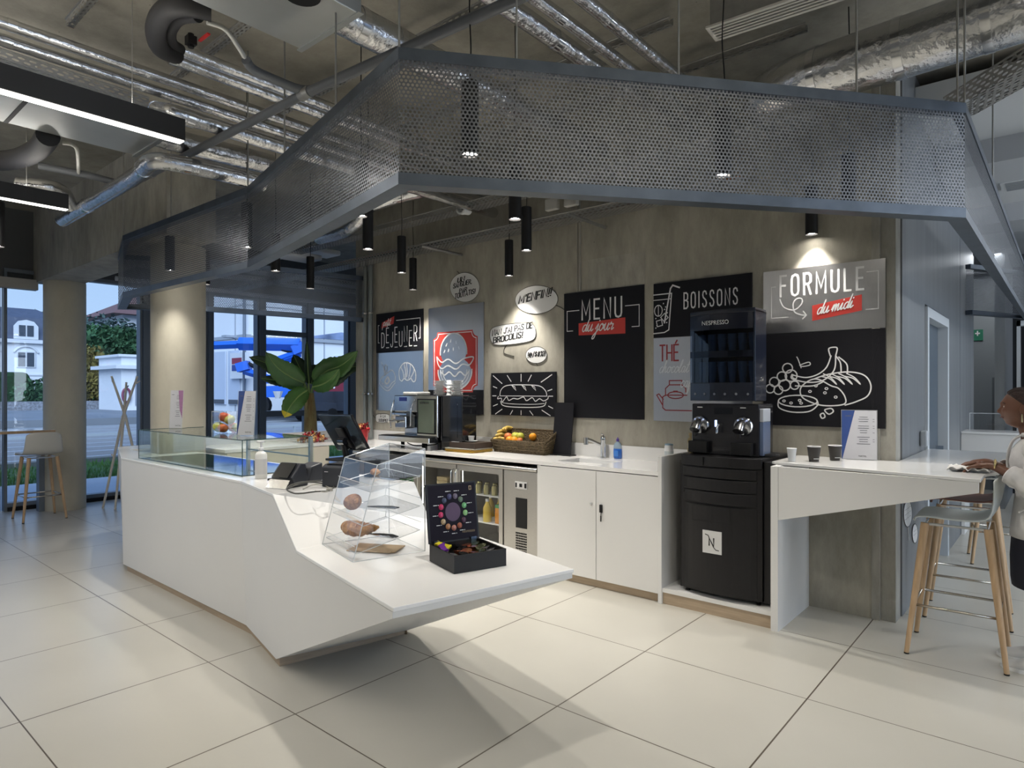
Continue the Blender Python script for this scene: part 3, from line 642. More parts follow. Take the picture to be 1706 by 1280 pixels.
# slotted trays / struts
def tray(label, a, b, w=.2, h=.05, nm='cable_tray'):
    a = Vector(a); b = Vector(b); ln = (b-a).length; d = b-a
    t = thing(nm, label, 'cable tray' if nm == 'cable_tray' else 'ceiling rail', a, math.atan2(d.y, d.x))
    for nmx, q in (('tray_floor', [(0, -w/2, 0), (ln, -w/2, 0), (ln, w/2, 0), (0, w/2, 0)]), ('tray_side', [(0, -w/2, 0), (ln, -w/2, 0), (ln, -w/2, h), (0, -w/2, h)]), ('tray_side', [(0, w/2, 0), (ln, w/2, 0), (ln, w/2, h), (0, w/2, h)])):
        o = MB().add(q, [(0, 1, 2, 3)]).build(nmx, tray_m, t)
        set_uv(o, lambda co, n: (co.x, co.z+co.y))
    for yy in (-w/2, w/2): MB().tube([(0, yy, h), (ln, yy, h)], .006, 6).build('lip', galv_light, t)
    return t
tray('cable tray at the left edge of the ceiling above the long lamp', AZ(-120, 72, 3.35), (AZ(236, 184, 3.35).x, AZ(236, 184, 3.35).y, 3.35), .22)
tray('lower slotted cable tray along the top of the concrete wall', (-9.9, 4.72, 3.06), (-1.9, 4.72, 3.06), .2)
tray('upper slotted cable tray along the top of the concrete wall', (-9.9, 4.45, 3.28), (-1.2, 4.45, 3.28), .16)
tray('slotted tray beyond the pendant lamps, nearest the windows', (-9.6, 2.95, 3.25), (-9.6, 7.2, 3.25), .22)
tray('slotted tray beyond the pendant lamps, running to the wall corner', (-8.2, 2.95, 3.12), (-8.2, 7.0, 3.12), .22)
tray('cable tray passing over the right end of the canopy', (-.42, 4.12, 3.0), (1.3, 2.3, 3.0), .16, .09)
k = 0
for (x0, y, x1) in ((-4.6, 1.25, -2.6), (-4.9, 1.95, -2.7), (-5.4, 2.75, -2.4), (-6.0, 3.6, -1.8), (-6.2, 4.2, -1.2), (-3.0, .8, -1.9), (-1.9, 2.6, -.4)):
    k += 1
    tray(['nearest short slotted rail under the slab left of the canopy corner', 'second slotted rail under the slab left of the canopy corner', 'third slotted rail under the slab behind the canopy corner', 'slotted rail under the slab above the pendant lamps', 'slotted rail under the slab close to the concrete wall', 'slotted rail under the slab at the very top of the photo', 'slotted rail under the slab above the canopy front'][k-1], (x0, y, 3.76), (x1, y, 3.76), .041, .041, 'slotted_rail')
    for xx in (x0+.3, (x0+x1)/2, x1-.3): pass
# white conduits near the windows under the slab
for k, (z, y0) in enumerate(((3.02, 3.3), (3.0, 3.0))):
    pass
pipe_obj('white_conduit', 'pale conduit below the trays at the window side', 'pipe', [(-9.2, 3.0, 2.98), (-9.2, 5, 2.98), (-9.2, 7.2, 2.98)], .03, mat('pale_conduit', (.5, .52, .56), .4))
for k, (u, v, z) in enumerate(((497, 428, 8.4), (530, 420, 8.8))):
    q = AD(u, v, z); t = MB().cbox((0, 0, 0), (.34, .5, .07)).build('ceiling_box', white_cool, bevel=.02); t.location = q
    tag(t, ['left', 'right'][k]+' of two pale boxes mounted under the trays near the windows', 'box')
# alarm horn and junction boxes on the tray
q = AY(775, 348, 4.45); t = thing('alarm_horn', 'small round white alarm sounder on the cable tray', 'alarm', q)
Mx = Matrix.Rotation(PI/2, 4, 'X') @ Matrix.Rotation(math.radians(0), 4, 'Y')
MB().lathe([(.05, -.05), (.055, .0), (.062, .02), (.066, .06), (.05, .062), (.03, .03), (.02, .03)], seg=28, M=Mx).build('horn', white_cool, t, smooth=True, auto=50)
MB().lathe([(.012, .03), (.014, .05), (.0, .055)], seg=16, M=Mx).build('driver', white_cool, t, smooth=True)
for k, (u, v) in enumerate(((920, 341), (952, 334))):
    q = AY(u, v, 4.6); t = MB().cbox((0, 0, 0), (.13, .05, .10)).build('junction_box', mat('pale_box', (.5, .49, .46), .5), bevel=.006); t.location = q
    tag(t, ['left', 'right'][k]+' of two pale junction boxes on the wall tray', 'box', 'junction boxes')
rnd = random.Random(9)
for k in range(7):
    y0 = 4.66+.02*k; pts = [(-9.6+1.3*j, y0+rnd.uniform(-.02, .02), 3.085+.012*(k % 3)+rnd.uniform(0, .012)) for j in range(7)]
    o0 = Vector(pts[0]); t = MB().tube([Vector(p)-o0 for p in smooth_pts(pts, 4)], .008, 6).build('cable', mat('cable_'+str(k % 3), ((.25, .24, .22), (.05, .05, .05), (.30, .12, .06))[k % 3], .5), smooth=True); t.location = o0
    tag(t, 'electric cable lying along the lower wall tray', 'cable', 'cables on the wall tray')
for k, (a, b) in enumerate((((-6.9, 4.3, 3.02), (-5.9, 4.85, 3.02)), ((-6.6, 4.2, 3.5), (-6.6, 4.8, 2.95)), ((-4.9, 4.35, 3.0), (-4.9, 4.92, 3.0)), ((-3.1, 4.35, 3.0), (-3.1, 4.92, 3.0)), ((-8.4, 3.4, 3.2), (-6.5, 3.4, 3.2)), ((-8.8, 5.2, 3.2), (-6.6, 5.2, 3.2)))):
    if k not in (2, 3): continue
    a, b = Vector(a), Vector(b); t = MB().tube([Vector((0, 0, 0)), b-a], .016, 4).build('support_bracket', galv_light); t.location = a
    tag(t, 'galvanised bracket bar under the cable trays, '+['left of the riser pipes', 'sloping beside the foil elbow', 'on the wall above the burger board', 'on the wall above the menu board', 'nearest the lit column', 'nearest the window corner'][k], 'bracket')
# suspension rods
# ------------------------------------------------------------------ linear lamps in view
def linear_lamp(label, end, length, w=.06, h=.1, yaw=0.0, power=30):
    t = thing('linear_lamp', label, 'lamp', end, yaw)
    MB().box(-w/2, -length, 0, w/2, 0, h).build('housing', mat('lamp_black', (.02, .02, .022), .45), t, bevel=.002)
    MB().box(-w/2+.010, -length+.01, -.004, w/2-.010, -.003, .001).build('diffuser', mat('lamp_strip', (1, 1, 1), emit=(1, .96, .88), estr=7), t)
    for y in (-.25, -length+.25): MB().tube([(0, y, h), (0, y, CEIL-end.z-.002)], .002, 5).build('suspension_wire', galv_light, t)
    l = bpy.data.lights.new('lamp_and_fill_light', 'AREA'); l.shape = 'RECTANGLE'; l.size = w-.02; l.size_y = length-.05; l.energy = power; l.color = (1, .95, .87)
    o = bpy.data.objects.new('lamp_and_fill_light', l); COL.objects.link(o); o.location = Vector(end)+Vector((0, -length/2, -.012)); o.rotation_euler = (0, 0, yaw)
    l2 = l.copy(); l2.energy = power*.55; o2 = bpy.data.objects.new('added_ceiling_fill', l2); COL.objects.link(o2); o2.location = Vector(end)+Vector((0, -length/2, h+.01)); o2.rotation_euler = (PI, 0, yaw)  # upward fill added above the housing to brighten the slab
    return t
e1 = AZ(304, 237, 2.9); linear_lamp('long black linear ceiling lamp with a glowing strip, upper left', e1, 2.6, .075, .115, power=20)
e2 = AZ(112, 350, 2.9); linear_lamp('shorter visible black linear ceiling lamp at the left edge, below the long one', e2, 2.4, .075, .11, power=20)
# ------------------------------------------------------------------ pendant spots
PD = [(783, 259), (1205, 293), (601, 361), (613, 416), (459, 452), (517, 481), (669, 455), (688, 483), (858, 366), (877, 418), (848, 460), (1352, 391), (411, 413), (281, 451), (343, 474), (1000, 300), (1560, 330)]
PL = ['pendant spot seen through the perforated front, left of the middle', 'pendant spot seen through the perforated front, right of the middle', 'pendant spot half hidden right under the canopy edge, left of the long pair', 'large pendant spot hanging in front of the riser pipes', 'pendant spot close under the canopy edge above the fruit jar', 'pendant spot hanging in front of the dark window head above the plant', 'upper left pendant spot of the pair above the breakfast board', 'lower right pendant spot of the pair above the breakfast board', 'highest pendant spot of the three left of the menu board', 'right pendant spot of the three left of the menu board', 'lowest pendant spot, above the oval speech bubble', 'single pendant spot on the right above the silver lunch board', 'pendant spot seen through the left canopy face near its fold', 'pendant spot shining on the round column', 'small pendant spot just right of the lit column', 'pendant spot fully behind the perforated front', 'pendant spot behind the right corner of the canopy']
proto = None; ZP = 2.65
for i, (u, v) in enumerate(PD):
    if i in (15,): continue
    z0 = ZP
    q = AZ(u, v, z0)
    if i == 13: q = Vector((-6.42, 2.5, 2.62)); q = AD(283, 451, 5.93)
    if i == 16: q = Vector((-1.0, 4.35, 2.65))
    if proto is None:
        t = proto = thing('pendant_spot', PL[i], 'pendant lamp', q, group='black cylinder pendant spots under the canopy')
        MB().lathe([(.0385, 0), (.041, .001), (.041, .34), (.038, .343), (.0, .343)], seg=24, cap=(0, 0)).lathe([(.0385, 0), (.034, .02), (.034, .05)], seg=24, cap=(0, 1)).build('lamp_body', black_mat, t, smooth=True, auto=40)
        MB().lathe([(.0, .010), (.027, .010), (.033, .014)], seg=20).build('lens', mat('spot_lens', (1, 1, 1), emit=(1, .94, .84), estr=70), t)
        MB().tube(smooth_pts([(0, 0, .34), (.006, 0, .5), (-.008, .005, .7), (.004, 0, .95), (0, 0, CEIL-ZP-.002)], 4), .0035, 6).build('cable', black_mat, t, smooth=True)
    else:
        t = dup(proto, q, 0, PL[i])
    l = bpy.data.lights.new('pendant_spot_light', 'SPOT'); l.energy = 40 if i == 13 else 110 if i in (3, 6, 7, 9, 10) else 58; l.spot_size = math.radians(86); l.spot_blend = .75; l.shadow_soft_size = .03; l.color = (1, .95, .87)
    o = bpy.data.objects.new('pendant_spot_light', l); COL.objects.link(o); o.location = Vector(q)+Vector((0, 0, -.008))
# a small dark pendant end at the left edge of the photo
q = AZ(-3, 411, 2.65); dup(proto, q, 0, 'pendant spot cut by the left edge of the photo', 'black cylinder pendant spots by the window')
# ================================================================== STROKE LETTERING
G = {
'A': (.50, [[(0, 0), (.25, 1), (.5, 0)], [(.09, .33), (.41, .33)]]), 'B': (.46, [[(0, .52), (.28, .52), (.43, .62), (.43, .9), (.28, 1), (0, 1), (0, 0), (.3, 0), (.46, .12), (.46, .4), (.28, .52)]]),
'C': (.46, [[(.46, .78), (.40, .95), (.23, 1), (.06, .94), (0, .78), (0, .22), (.06, .06), (.23, 0), (.40, .05), (.46, .22)]]), 'D': (.48, [[(0, 0), (0, 1), (.24, 1), (.42, .92), (.48, .75), (.48, .25), (.42, .08), (.24, 0), (0, 0)]]),
'E': (.40, [[(.40, 1), (0, 1), (0, 0), (.40, 0)], [(0, .52), (.34, .52)]]), 'F': (.40, [[(.40, 1), (0, 1), (0, 0)], [(0, .52), (.34, .52)]]),
'G': (.48, [[(.46, .78), (.40, .95), (.23, 1), (.06, .94), (0, .78), (0, .22), (.06, .06), (.23, 0), (.40, .05), (.46, .2), (.46, .45), (.26, .45)]]), 'H': (.46, [[(0, 0), (0, 1)], [(.46, 0), (.46, 1)], [(0, .5), (.46, .5)]]),
'I': (.06, [[(.03, 0), (.03, 1)]]), 'J': (.36, [[(.36, 1), (.36, .2), (.3, .05), (.16, 0), (.03, .06), (0, .2)]]), 'K': (.46, [[(0, 0), (0, 1)], [(.44, 1), (0, .45)], [(.14, .6), (.46, 0)]]), 'L': (.38, [[(0, 1), (0, 0), (.38, 0)]]),
'M': (.60, [[(0, 0), (0, 1), (.30, .25), (.60, 1), (.60, 0)]]), 'N': (.48, [[(0, 0), (0, 1), (.48, 0), (.48, 1)]]), 'O': (.48, [[(.24, 1), (.06, .94), (0, .78), (0, .22), (.06, .06), (.24, 0), (.42, .06), (.48, .22), (.48, .78), (.42, .94), (.24, 1)]]),
'P': (.45, [[(0, 0), (0, 1), (.3, 1), (.45, .88), (.45, .58), (.3, .46), (0, .46)]]), 'R': (.46, [[(0, 0), (0, 1), (.3, 1), (.45, .88), (.45, .6), (.3, .5), (0, .5)], [(.24, .5), (.46, 0)]]),
'S': (.44, [[(.43, .8), (.37, .95), (.22, 1), (.06, .94), (.01, .76), (.08, .6), (.36, .42), (.44, .24), (.38, .06), (.22, 0), (.06, .05), (0, .2)]]), 'T': (.46, [[(0, 1), (.46, 1)], [(.23, 1), (.23, 0)]]),
'U': (.46, [[(0, 1), (0, .2), (.06, .05), (.23, 0), (.40, .05), (.46, .2), (.46, 1)]]), 'V': (.48, [[(0, 1), (.24, 0), (.48, 1)]]), 'Q': (.48, [[(.24, 1), (0, .75), (0, .25), (.24, 0), (.48, .25), (.48, .75), (.24, 1)], [(.3, .2), (.5, -.08)]]),
"'": (.08, [[(.04, 1), (.03, .78)]]), '!': (.08, [[(.06, 1), (.03, .28)], [(.03, .06), (.03, .0)]]), ',': (.08, [[(.05, .08), (.01, -.12)]]), '.': (.06, [[(.03, .05), (.03, 0)]]), '/': (.34, [[(0, -.05), (.34, 1.05)]]),
'@': (.62, [[(.42, .3), (.25, .28), (.18, .45), (.25, .66), (.42, .66), (.44, .3), (.56, .3), (.62, .55), (.52, .85), (.3, .95), (.08, .8), (0, .5), (.08, .15), (.3, .0), (.5, .06)]]), '#': (.46, [[(.1, 0), (.2, 1)], [(.28, 0), (.38, 1)], [(0, .32), (.44, .32)], [(.04, .68), (.46, .68)]]),
'$': (.42, [[(.40, .78), (.2, .88), (.02, .72), (.4, .3), (.2, .12), (0, .22)], [(.2, 1), (.2, 0)]]), '%': (.5, [[(0, 0), (.5, 1)], [(.1, 1), (0, .85), (.1, .7), (.2, .85), (.1, 1)], [(.4, .3), (.3, .15), (.4, 0), (.5, .15), (.4, .3)]]), ' ': (.26, []),
}
def caps(mb, s, x, y, h, F, w, gap=.16, xs=1.0, slant=0.0, accents=None, jit=0.0):
    """words in stroke capitals starting at (x, y); returns the end x"""
    rnd = random.Random(len(s)*7+int(h*1e4))
    for i, ch in enumerate(s):
        acc = None
        if ch == 'É': ch, acc = 'E', 1
        if ch == 'À': ch, acc = 'A', -1
        wd, st = G[ch]; hh = h*(1+jit*rnd.uniform(-1, 1)); yy = y+jit*h*rnd.uniform(-.6, .6)
        for q in st: mb.ribbon([(x+p[0]*h*xs+p[1]*hh*slant, yy+p[1]*hh) for p in q], w, F)
        if acc: mb.ribbon([(x+(.2-.06*acc)*h*xs+1.12*h*slant, yy+h*1.1), (x+(.2+.08*acc)*h*xs+1.26*h*slant, yy+h*1.27)], w, F)
        x += (wd*xs+gap)*h
    return x-gap*h
def caps_width(s, h, gap=.16, xs=1.0):
    s = s.replace('É', 'E').replace('À', 'A')
    return sum((G[c][0]*xs+gap)*h for c in s)-gap*h
LS = {  # joined-up lower case : unit x-height 1, points run left to right
'p': (.95, [[(-.1, .3), (.15, .95), (-.15, -1.0)], [(.1, .7), (.35, 1), (.65, .95), (.65, .4), (.35, .05), (.08, .25), (.5, .05), (.9, .3)]]),
'e': (.75, [[(-.1, .25), (.3, .45), (.55, .8), (.35, 1.0), (.1, .7), (.1, .25), (.35, 0), (.7, .3)]]),
't': (.6, [[(-.1, .3), (.2, .9), (.3, 1.9), (.15, .5), (.2, .08), (.4, .05), (.6, .3)], [(.0, 1.2), (.5, 1.3)]]),
'i': (.5, [[(-.1, .3), (.15, 1), (.1, .3), (.2, .03), (.5, .3)], [(.2, 1.4), (.22, 1.5)]]),
'd': (.95, [[(.62, .85), (.4, 1), (.12, .8), (.05, .3), (.25, .02), (.5, .25), (.72, 1.2), (.85, 2.1), (.68, .6), (.68, .1), (.9, .15), (1.0, .3)]]),
'u': (.9, [[(-.1, .3), (.1, 1), (.05, .35), (.2, .02), (.45, .25), (.62, 1), (.58, .3), (.7, .03), (.95, .3)]]),
'j': (.5, [[(-.1, .3), (.25, 1), (.15, -.2), (0, -1.0), (-.3, -1.1), (-.25, -.7), (.2, -.1), (.55, .3)], [(.32, 1.4), (.34, 1.5)]]),
'o': (.85, [[(.45, .95), (.2, .9), (.05, .5), (.15, .08), (.4, .05), (.62, .4), (.6, .8), (.42, .98), (.55, .75), (.9, .85)]]),
'r': (.65, [[(-.05, .75), (.12, 1.1), (.2, .85), (.5, .85), (.38, .3), (.45, .05), (.7, .3)]]),
'm': (1.25, [[(-.1, .3), (.1, 1), (.05, 0), (.2, .7), (.42, 1), (.45, 0), (.6, .7), (.82, 1), (.85, .25), (.95, .02), (1.25, .3)]]),
'c': (.7, [[(.55, .85), (.35, 1), (.1, .7), (.08, .25), (.3, 0), (.7, .3)]]),
'h': (.85, [[(-.1, .3), (.3, 1.5), (.28, 2.0), (.12, 1.6), (.05, 0), (.2, .7), (.45, 1), (.48, .3), (.6, .02), (.85, .3)]]),
'l': (.5, [[(-.1, .3), (.3, 1.4), (.26, 2.0), (.1, 1.6), (.05, .3), (.2, .02), (.5, .3)]]),
'a': (.9, [[(.55, .85), (.35, 1), (.1, .75), (.08, .25), (.28, .02), (.5, .35), (.62, .95), (.55, .3), (.65, .02), (.9, .3)]]),
'f': (.55, [[(-.1, .3), (.3, 1.5), (.28, 2.05), (.12, 1.6), (0, -.8), (.12, -1.0), (.22, -.3), (.1, .1), (.55, .3)]]),
' ': (.55, [])}
def script(mb, s, x, y, h, F, w, xs=.9, slant=.28):
    for ch in s:
        acc = ch == 'é'
        wd, st = LS['e' if acc else ch]
        for q in st:
            P = smooth_pts([(x+(p[0]*xs+p[1]*slant)*h, y+p[1]*h, 0) for p in q], 4)
            mb.ribbon([(p.x, p.y) for p in P], w, F)
        if acc: mb.ribbon([(x+.45*h, y+1.3*h), (x+.75*h, y+1.6*h)], w, F)
        x += wd*xs*h
    return x
def curve(mb, pts, w, F, closed=False, n=6):
    P = smooth_pts([(p[0], p[1], 0) for p in pts], n, closed); mb.ribbon([(p.x, p.y) for p in P], w, F, closed)
def ell(cx, cy, rx, ry, n=24, a0=0, a1=2*PI): return [(cx+rx*math.cos(a0+(a1-a0)*i/n), cy+ry*math.sin(a0+(a1-a0)*i/n)) for i in range(n+(0 if abs(a1-a0-2*PI) < 1e-6 else 1))]
def flat(mb, pts, F): mb.add([F(*p) for p in pts], [tuple(range(len(pts)))]); return mb

# ================================================================== BOARDS ON THE WALL
alu = mat('brushed_aluminium_board', (.58, .58, .59), .30, 1.0, noise=.04, nscale=60, stretch=(14, 1, .25))
def board(label, x0, x1, z0, z1, m, name='wall_board', cat='board'):
    t = thing(name, label, cat, (x0, WY, z0)); MB().box(0, -.012, 0, x1-x0, -.001, z1-z0).build('panel', m, t)
    return t, x1-x0, z1-z0
def PF(k=1, y=-.0125): return lambda a, b: (a, y-.0006*k, b)
W1, W2 = .0085, .006
def brackets(mb, pts_list, w):
    for p in pts_list: mb.ribbon(p, w, PF())
# petit dejeuner
t, w, h = board('black board reading PETIT DÉJEUNER at the left end of the wall', -6.36, -5.513, 2.005, 2.476, board_black)
mb = MB(); x = .105
for i, ch in enumerate('DÉJEUNER'):
    up = (i % 2 == 1); y0 = .115 if up else .06; hh = .175
    if ch == 'J': y0 = .06
    caps(mb, ch, x, y0, hh, PF(), .012, xs=.62)
    if up: mb.ribbon([(x, .055), (x+.048, .055)], .010, PF())
    x += G['E' if ch == 'É' else ch][0]*.62*hh+.038
mb.build('lettering', ink_white, t)
b2 = MB(); b2.ribbon([(.06, .33), (.04, .33), (.04, .12), (.065, .12)], .008, PF()).ribbon([(.38, .37), (.80, .37), (.80, .14), (.775, .14)], .008, PF()); b2.build('bracket_lines', ink_white, t)
bd = flat(MB(), [(.10, .29), (.33, .335), (.345, .425), (.115, .36)], PF(1)).build('red_label', ink_red, t)
mb = MB(); script(mb, 'petit', .135, .318, .045, PF(3), .008); mb.build('script_lettering', ink_white, t)
# toast and croissant
t, w, h = board('grey silver board with a drawn slice of toast and a croissant', -6.36, -5.513, 1.31, 2.001, alu)
mb = MB(); f = PF(); lw = .010
curve(mb, [(.10, .34), (.08, .37), (.15, .42), (.22, .45), (.30, .48), (.35, .43), (.36, .36), (.30, .33), (.22, .27), (.10, .34)], lw, f)
curve(mb, [(.08, .34), (.08, .31), (.22, .235), (.36, .33)], lw, f); curve(mb, [(.19, .37), (.22, .40), (.25, .36), (.21, .32), (.17, .34), (.19, .37)], .02, f)
curve(mb, [(.10, .58), (.16, .50), (.18, .46)], lw*.8, f); curve(mb, [(.18, .55), (.21, .52), (.19, .44), (.17, .43), (.15, .5), (.18, .55)], lw, f)
curve(mb, [(.44, .37), (.43, .47), (.50, .55), (.58, .56), (.66, .53), (.72, .45), (.72, .36), (.68, .34), (.64, .38), (.60, .36), (.56, .36), (.52, .38), (.48, .35), (.44, .37)], lw, f)
for a, b in (((.46, .52), (.52, .39)), ((.52, .555), (.55, .38)), ((.63, .55), (.60, .38)), ((.70, .49), (.64, .39)), ((.56, .56), (.57, .40))): curve(mb, [a, ((a[0]+b[0])/2+.01, (a[1]+b[1])/2), b], lw*.9, f)
mb.build('breakfast_drawing', ink_white, t)
# burger
t, w, h = board('tall silver board with a white burger on a red plaque, behind the coffee cups', -5.422, -4.577, 1.30, 2.467, alu)
MB().box(0, -.0125, 0, w, -.0119, .255).build('black_strip', board_black, t)
cx_, cz_ = .42, .56; sgl = PF(1); R = []
W_, H_ = .34, .33
cut = .07
for (sx, sz) in ((1, 1), (-1, 1), (-1, -1), (1, -1)):
    c = (cx_+sx*W_, cz_+sz*H_); arc = [(c[0]-sx*cut*math.cos(a), c[1]-sz*cut*math.sin(a)) for a in [PI/2*i/6 for i in range(7)]]
    if sx*sz > 0: R += arc[::-1]
    else: R += arc
flat(MB(), R, sgl).build('red_plaque', ink_red, t)
mb = MB(); mb.ribbon([(cx_+(p[0]-cx_)*.94+.0, cz_+(p[1]-cz_)*.94) for p in R], .009, PF(2), True)
f = PF(4); lw = .015
mb2 = MB(); flat(mb2, ell(cx_-.02, cz_+.12, .20, .19, 26, 0, 2*PI), PF(3)); flat(mb2, ell(cx_, cz_-.12, .25, .17, 26), PF(2.4)); mb2.build('plate_and_bun_ground', alu, t)
mb.ribbon([(p[0], p[1]) for p in ell(cx_-.02, cz_+.10, .205, .21, 24, -.1, PI+.1)], lw, f)
curve(mb, [(cx_-.28, cz_+.06), (cx_-.2, cz_+.0), (cx_-.1, cz_+.03), (cx_+.02, cz_-.02), (cx_+.14, cz_+.03), (cx_+.28, cz_+.04), (cx_+.22, cz_-.04), (cx_+.12, cz_-.03), (cx_+.02, cz_-.08), (cx_-.1, cz_-.04), (cx_-.2, cz_-.07), (cx_-.26, cz_-.02), (cx_-.28, cz_+.06)], lw, f)
curve(mb, [(cx_-.22, cz_-.1), (cx_-.16, cz_-.14), (cx_-.08, cz_-.11), (cx_, cz_-.16), (cx_+.08, cz_-.11), (cx_+.16, cz_-.15), (cx_+.22, cz_-.10)], lw, f)
for k, q in enumerate((.26, .22, .185)): mb.ribbon(ell(cx_, cz_-.10, q, q*.78, 20, PI*.98, 2*PI*1.01), .012 if k else .016, f)
for (a, b) in ((-.10, .20), (-.04, .24), (.04, .22), (.08, .16), (-.07, .14), (0, .15), (-.13, .13)): mb.ribbon([(cx_-.02+a, cz_+b), (cx_-.02+a*1.12, cz_+b-.025)], .012, f)
mb.build('burger_drawing', ink_white, t)
# sandwich
t, w, h = board('black board with a drawn baguette sandwich and radiating strokes', -4.472, -3.645, 1.30, 1.727, board_black)
mb = MB(); f = PF(); lw = .009
curve(mb, [(.12, .20), (.14, .26), (.22, .30), (.42, .305), (.62, .295), (.70, .25), (.72, .20)], lw, f); mb.ribbon([(.12, .195), (.72, .195)], lw*.8, f)
curve(mb, [(.10, .19), (.09, .165), (.14, .17), (.15, .13), (.21, .185), (.24, .15), (.30, .17), (.36, .165), (.43, .185), (.47, .15), (.54, .18), (.58, .145), (.63, .17), (.68, .15), (.73, .17), (.735, .19)], lw, f)
curve(mb, [(.13, .14), (.16, .10), (.28, .085), (.55, .085), (.68, .10), (.71, .14)], lw, f); curve(mb, [(.16, .125), (.3, .115), (.55, .115), (.69, .125)], lw*.7, f)
for x in (.28, .41, .53): mb.ribbon([(x, .30), (x+.04, .285), (x+.055, .25), (x+.03, .27), (x, .30)], lw*.8, f)
for a, b in (((.03, .40), (.15, .32)), ((.22, .40), (.27, .34)), ((.40, .41), (.40, .34)), ((.53, .40), (.49, .34)), ((.78, .40), (.65, .33)), ((.03, .29), (.08, .275)), ((.78, .26), (.73, .245)), ((.02, .195), (.07, .195)), ((.79, .195), (.74, .195)), ((.03, .09), (.09, .11)), ((.79, .08), (.74, .10)), ((.06, .01), (.15, .06)), ((.26, .01), (.29, .05)), ((.40, .01), (.40, .05)), ((.55, .01), (.51, .05)), ((.76, .01), (.66, .06))): mb.ribbon([a, b], lw, f)
mb.build('sandwich_drawing', ink_white, t)
# menu
t, w, h = board('large black board headed MENU DU JOUR and otherwise empty', -3.551, -2.717, 1.30, 2.452, board_black, 'menu_board')
mb = MB(); ww = caps_width('MENU', .175, .28, .78); caps(mb, 'MENU', .41-ww/2, .895, .175, PF(), .016, .28, .78); mb.build('lettering', ink_white, t)
flat(MB(), [(.165, .755), (.655, .745), (.655, .885), (.165, .865)], PF()).build('red_label', ink_red, t)
mb = MB(); script(mb, 'du jour', .20, .785, .062, PF(3), .010, 1.0, .3); mb.build('script_lettering', ink_white, t)
b2 = MB(); b2.ribbon([(.17, .985), (.035, .985), (.035, .80), (.10, .80)], .007, PF()).ribbon([(.655, .985), (.79, .985), (.79, .80), (.72, .80)], .007, PF()); b2.build('bracket_lines', ink_white, t)
# boissons
t, w, h = board('black board reading BOISSONS with a drawn iced drink', -2.625, -1.798, 1.992, 2.445, board_black)
mb = MB(); kx_ = .44/caps_width('BOISSONS', .125, .30, .75); caps(mb, 'BOISSONS', 0, .225, .125, lambda a, b: PF()(.275+a*kx_, b), .013, .30, .75); mb.build('lettering', ink_white, t)
mb = MB(); f = PF(); lw = .009
mb.ribbon([(.0, .36), (.165, .36), (.14, .06), (.10, .04), (.0, .035)], lw, f).ribbon([(.0, .315), (.158, .315)], lw*.7, f); mb.ribbon([(.10, .12), (.155, .40)], .013, f).ribbon([(.155, .40), (.175, .425), (.235, .40)], .013, f)
mb.ribbon(ell(.045, .225, .036, .046, 14), lw*.8, f, True); mb.ribbon([(.045, .27), (.045, .18)], lw*.6, f)
for cx, cy, a in ((.055, .12, .2), (.10, .165, .7)): mb.ribbon([(cx+.034*math.cos(a+PI/2*i+PI/4), cy+.034*math.sin(a+PI/2*i+PI/4)) for i in range(4)], lw*.8, f, True)
for x, y in ((.11, .25), (.125, .20), (.03, .10), (.12, .12), (.10, .23), (.02, .16), (.09, .28), (.02, .08)): mb.ribbon([(x, y), (x+.003, y+.003)], .009, f)
mb.build('iced_drink_drawing', ink_white, t)
# the
t, w, h = board('silver board reading THÉ, chocolat, café with a red kettle drawing', -2.625, -1.798, 1.296, 1.988, alu)
mb = MB(); caps(mb, 'THÉ', .06, .50, .13, PF(), .013, .14, .75); mb.build('lettering', ink_darkred, t)
mb = MB(); script(mb, 'chocolat', .05, .40, .052, PF(), .007, .85, .3); script(mb, 'café', .24, .28, .052, PF(), .007, .85, .3); mb.build('script_lettering', ink_white, t)
mb = MB(); f = PF(); lw = .009
mb.ribbon([(.145, .30), (.145, .335), (.255, .335), (.255, .30), (.145, .30)], lw, f).ribbon([(.145, .30), (.11, .27), (.11, .21)], lw, f).ribbon([(.255, .30), (.29, .27), (.29, .24)], lw, f)
mb.ribbon([(.25, .09), (.11, .09), (.085, .11), (.085, .20), (.11, .215), (.30, .215)], lw, f).ribbon([(.085, .13), (.03, .215), (.05, .225), (.09, .18)], lw, f); mb.ribbon(ell(.20, .215, .07, .028, 16), lw, f, True)
mb.ribbon([(.25, .09), (.42, .09)], lw, f); mb.ribbon([(.185, .245), (.215, .245)], .014, f)
mb.build('kettle_drawing', ink_darkred, t)
# formule
t, w, h = board('silver board reading FORMULE DU MIDI', -1.713, -.907, 1.972, 2.437, alu)
mb = MB(); caps(mb, 'FORMULE', .125, .27, .15, PF(), .015, .26, .66); mb.build('lettering', ink_white, t)
flat(MB(), [(.345, .075), (.665, .125), (.665, .235), (.345, .185)], PF()).build('red_label', ink_red, t)
mb = MB(); f0_ = PF(3); script(mb, 'du midi', .375, .118, .045, lambda a, b: f0_(a, b+(a-.375)*.14), .008, .92, .3); mb.build('script_lettering', ink_white, t)
mb = MB(); mb.ribbon([(.09, .345), (.06, .345), (.06, .115), (.18, .115)], .006, PF()).ribbon([(.695, .385), (.765, .385), (.765, .13), (.69, .13)], .006, PF()); mb.build('bracket_lines', ink_white, t)
mb = MB(); curve(mb, [(.12, .25), (.15, .19), (.22, .165), (.27, .20), (.275, .24), (.24, .245), (.215, .21), (.225, .15), (.27, .125), (.30, .12)], .008, PF()); mb.ribbon([(.285, .15), (.305, .12), (.28, .095)], .008, PF()); mb.build('arrow_drawing', ink_white, t)
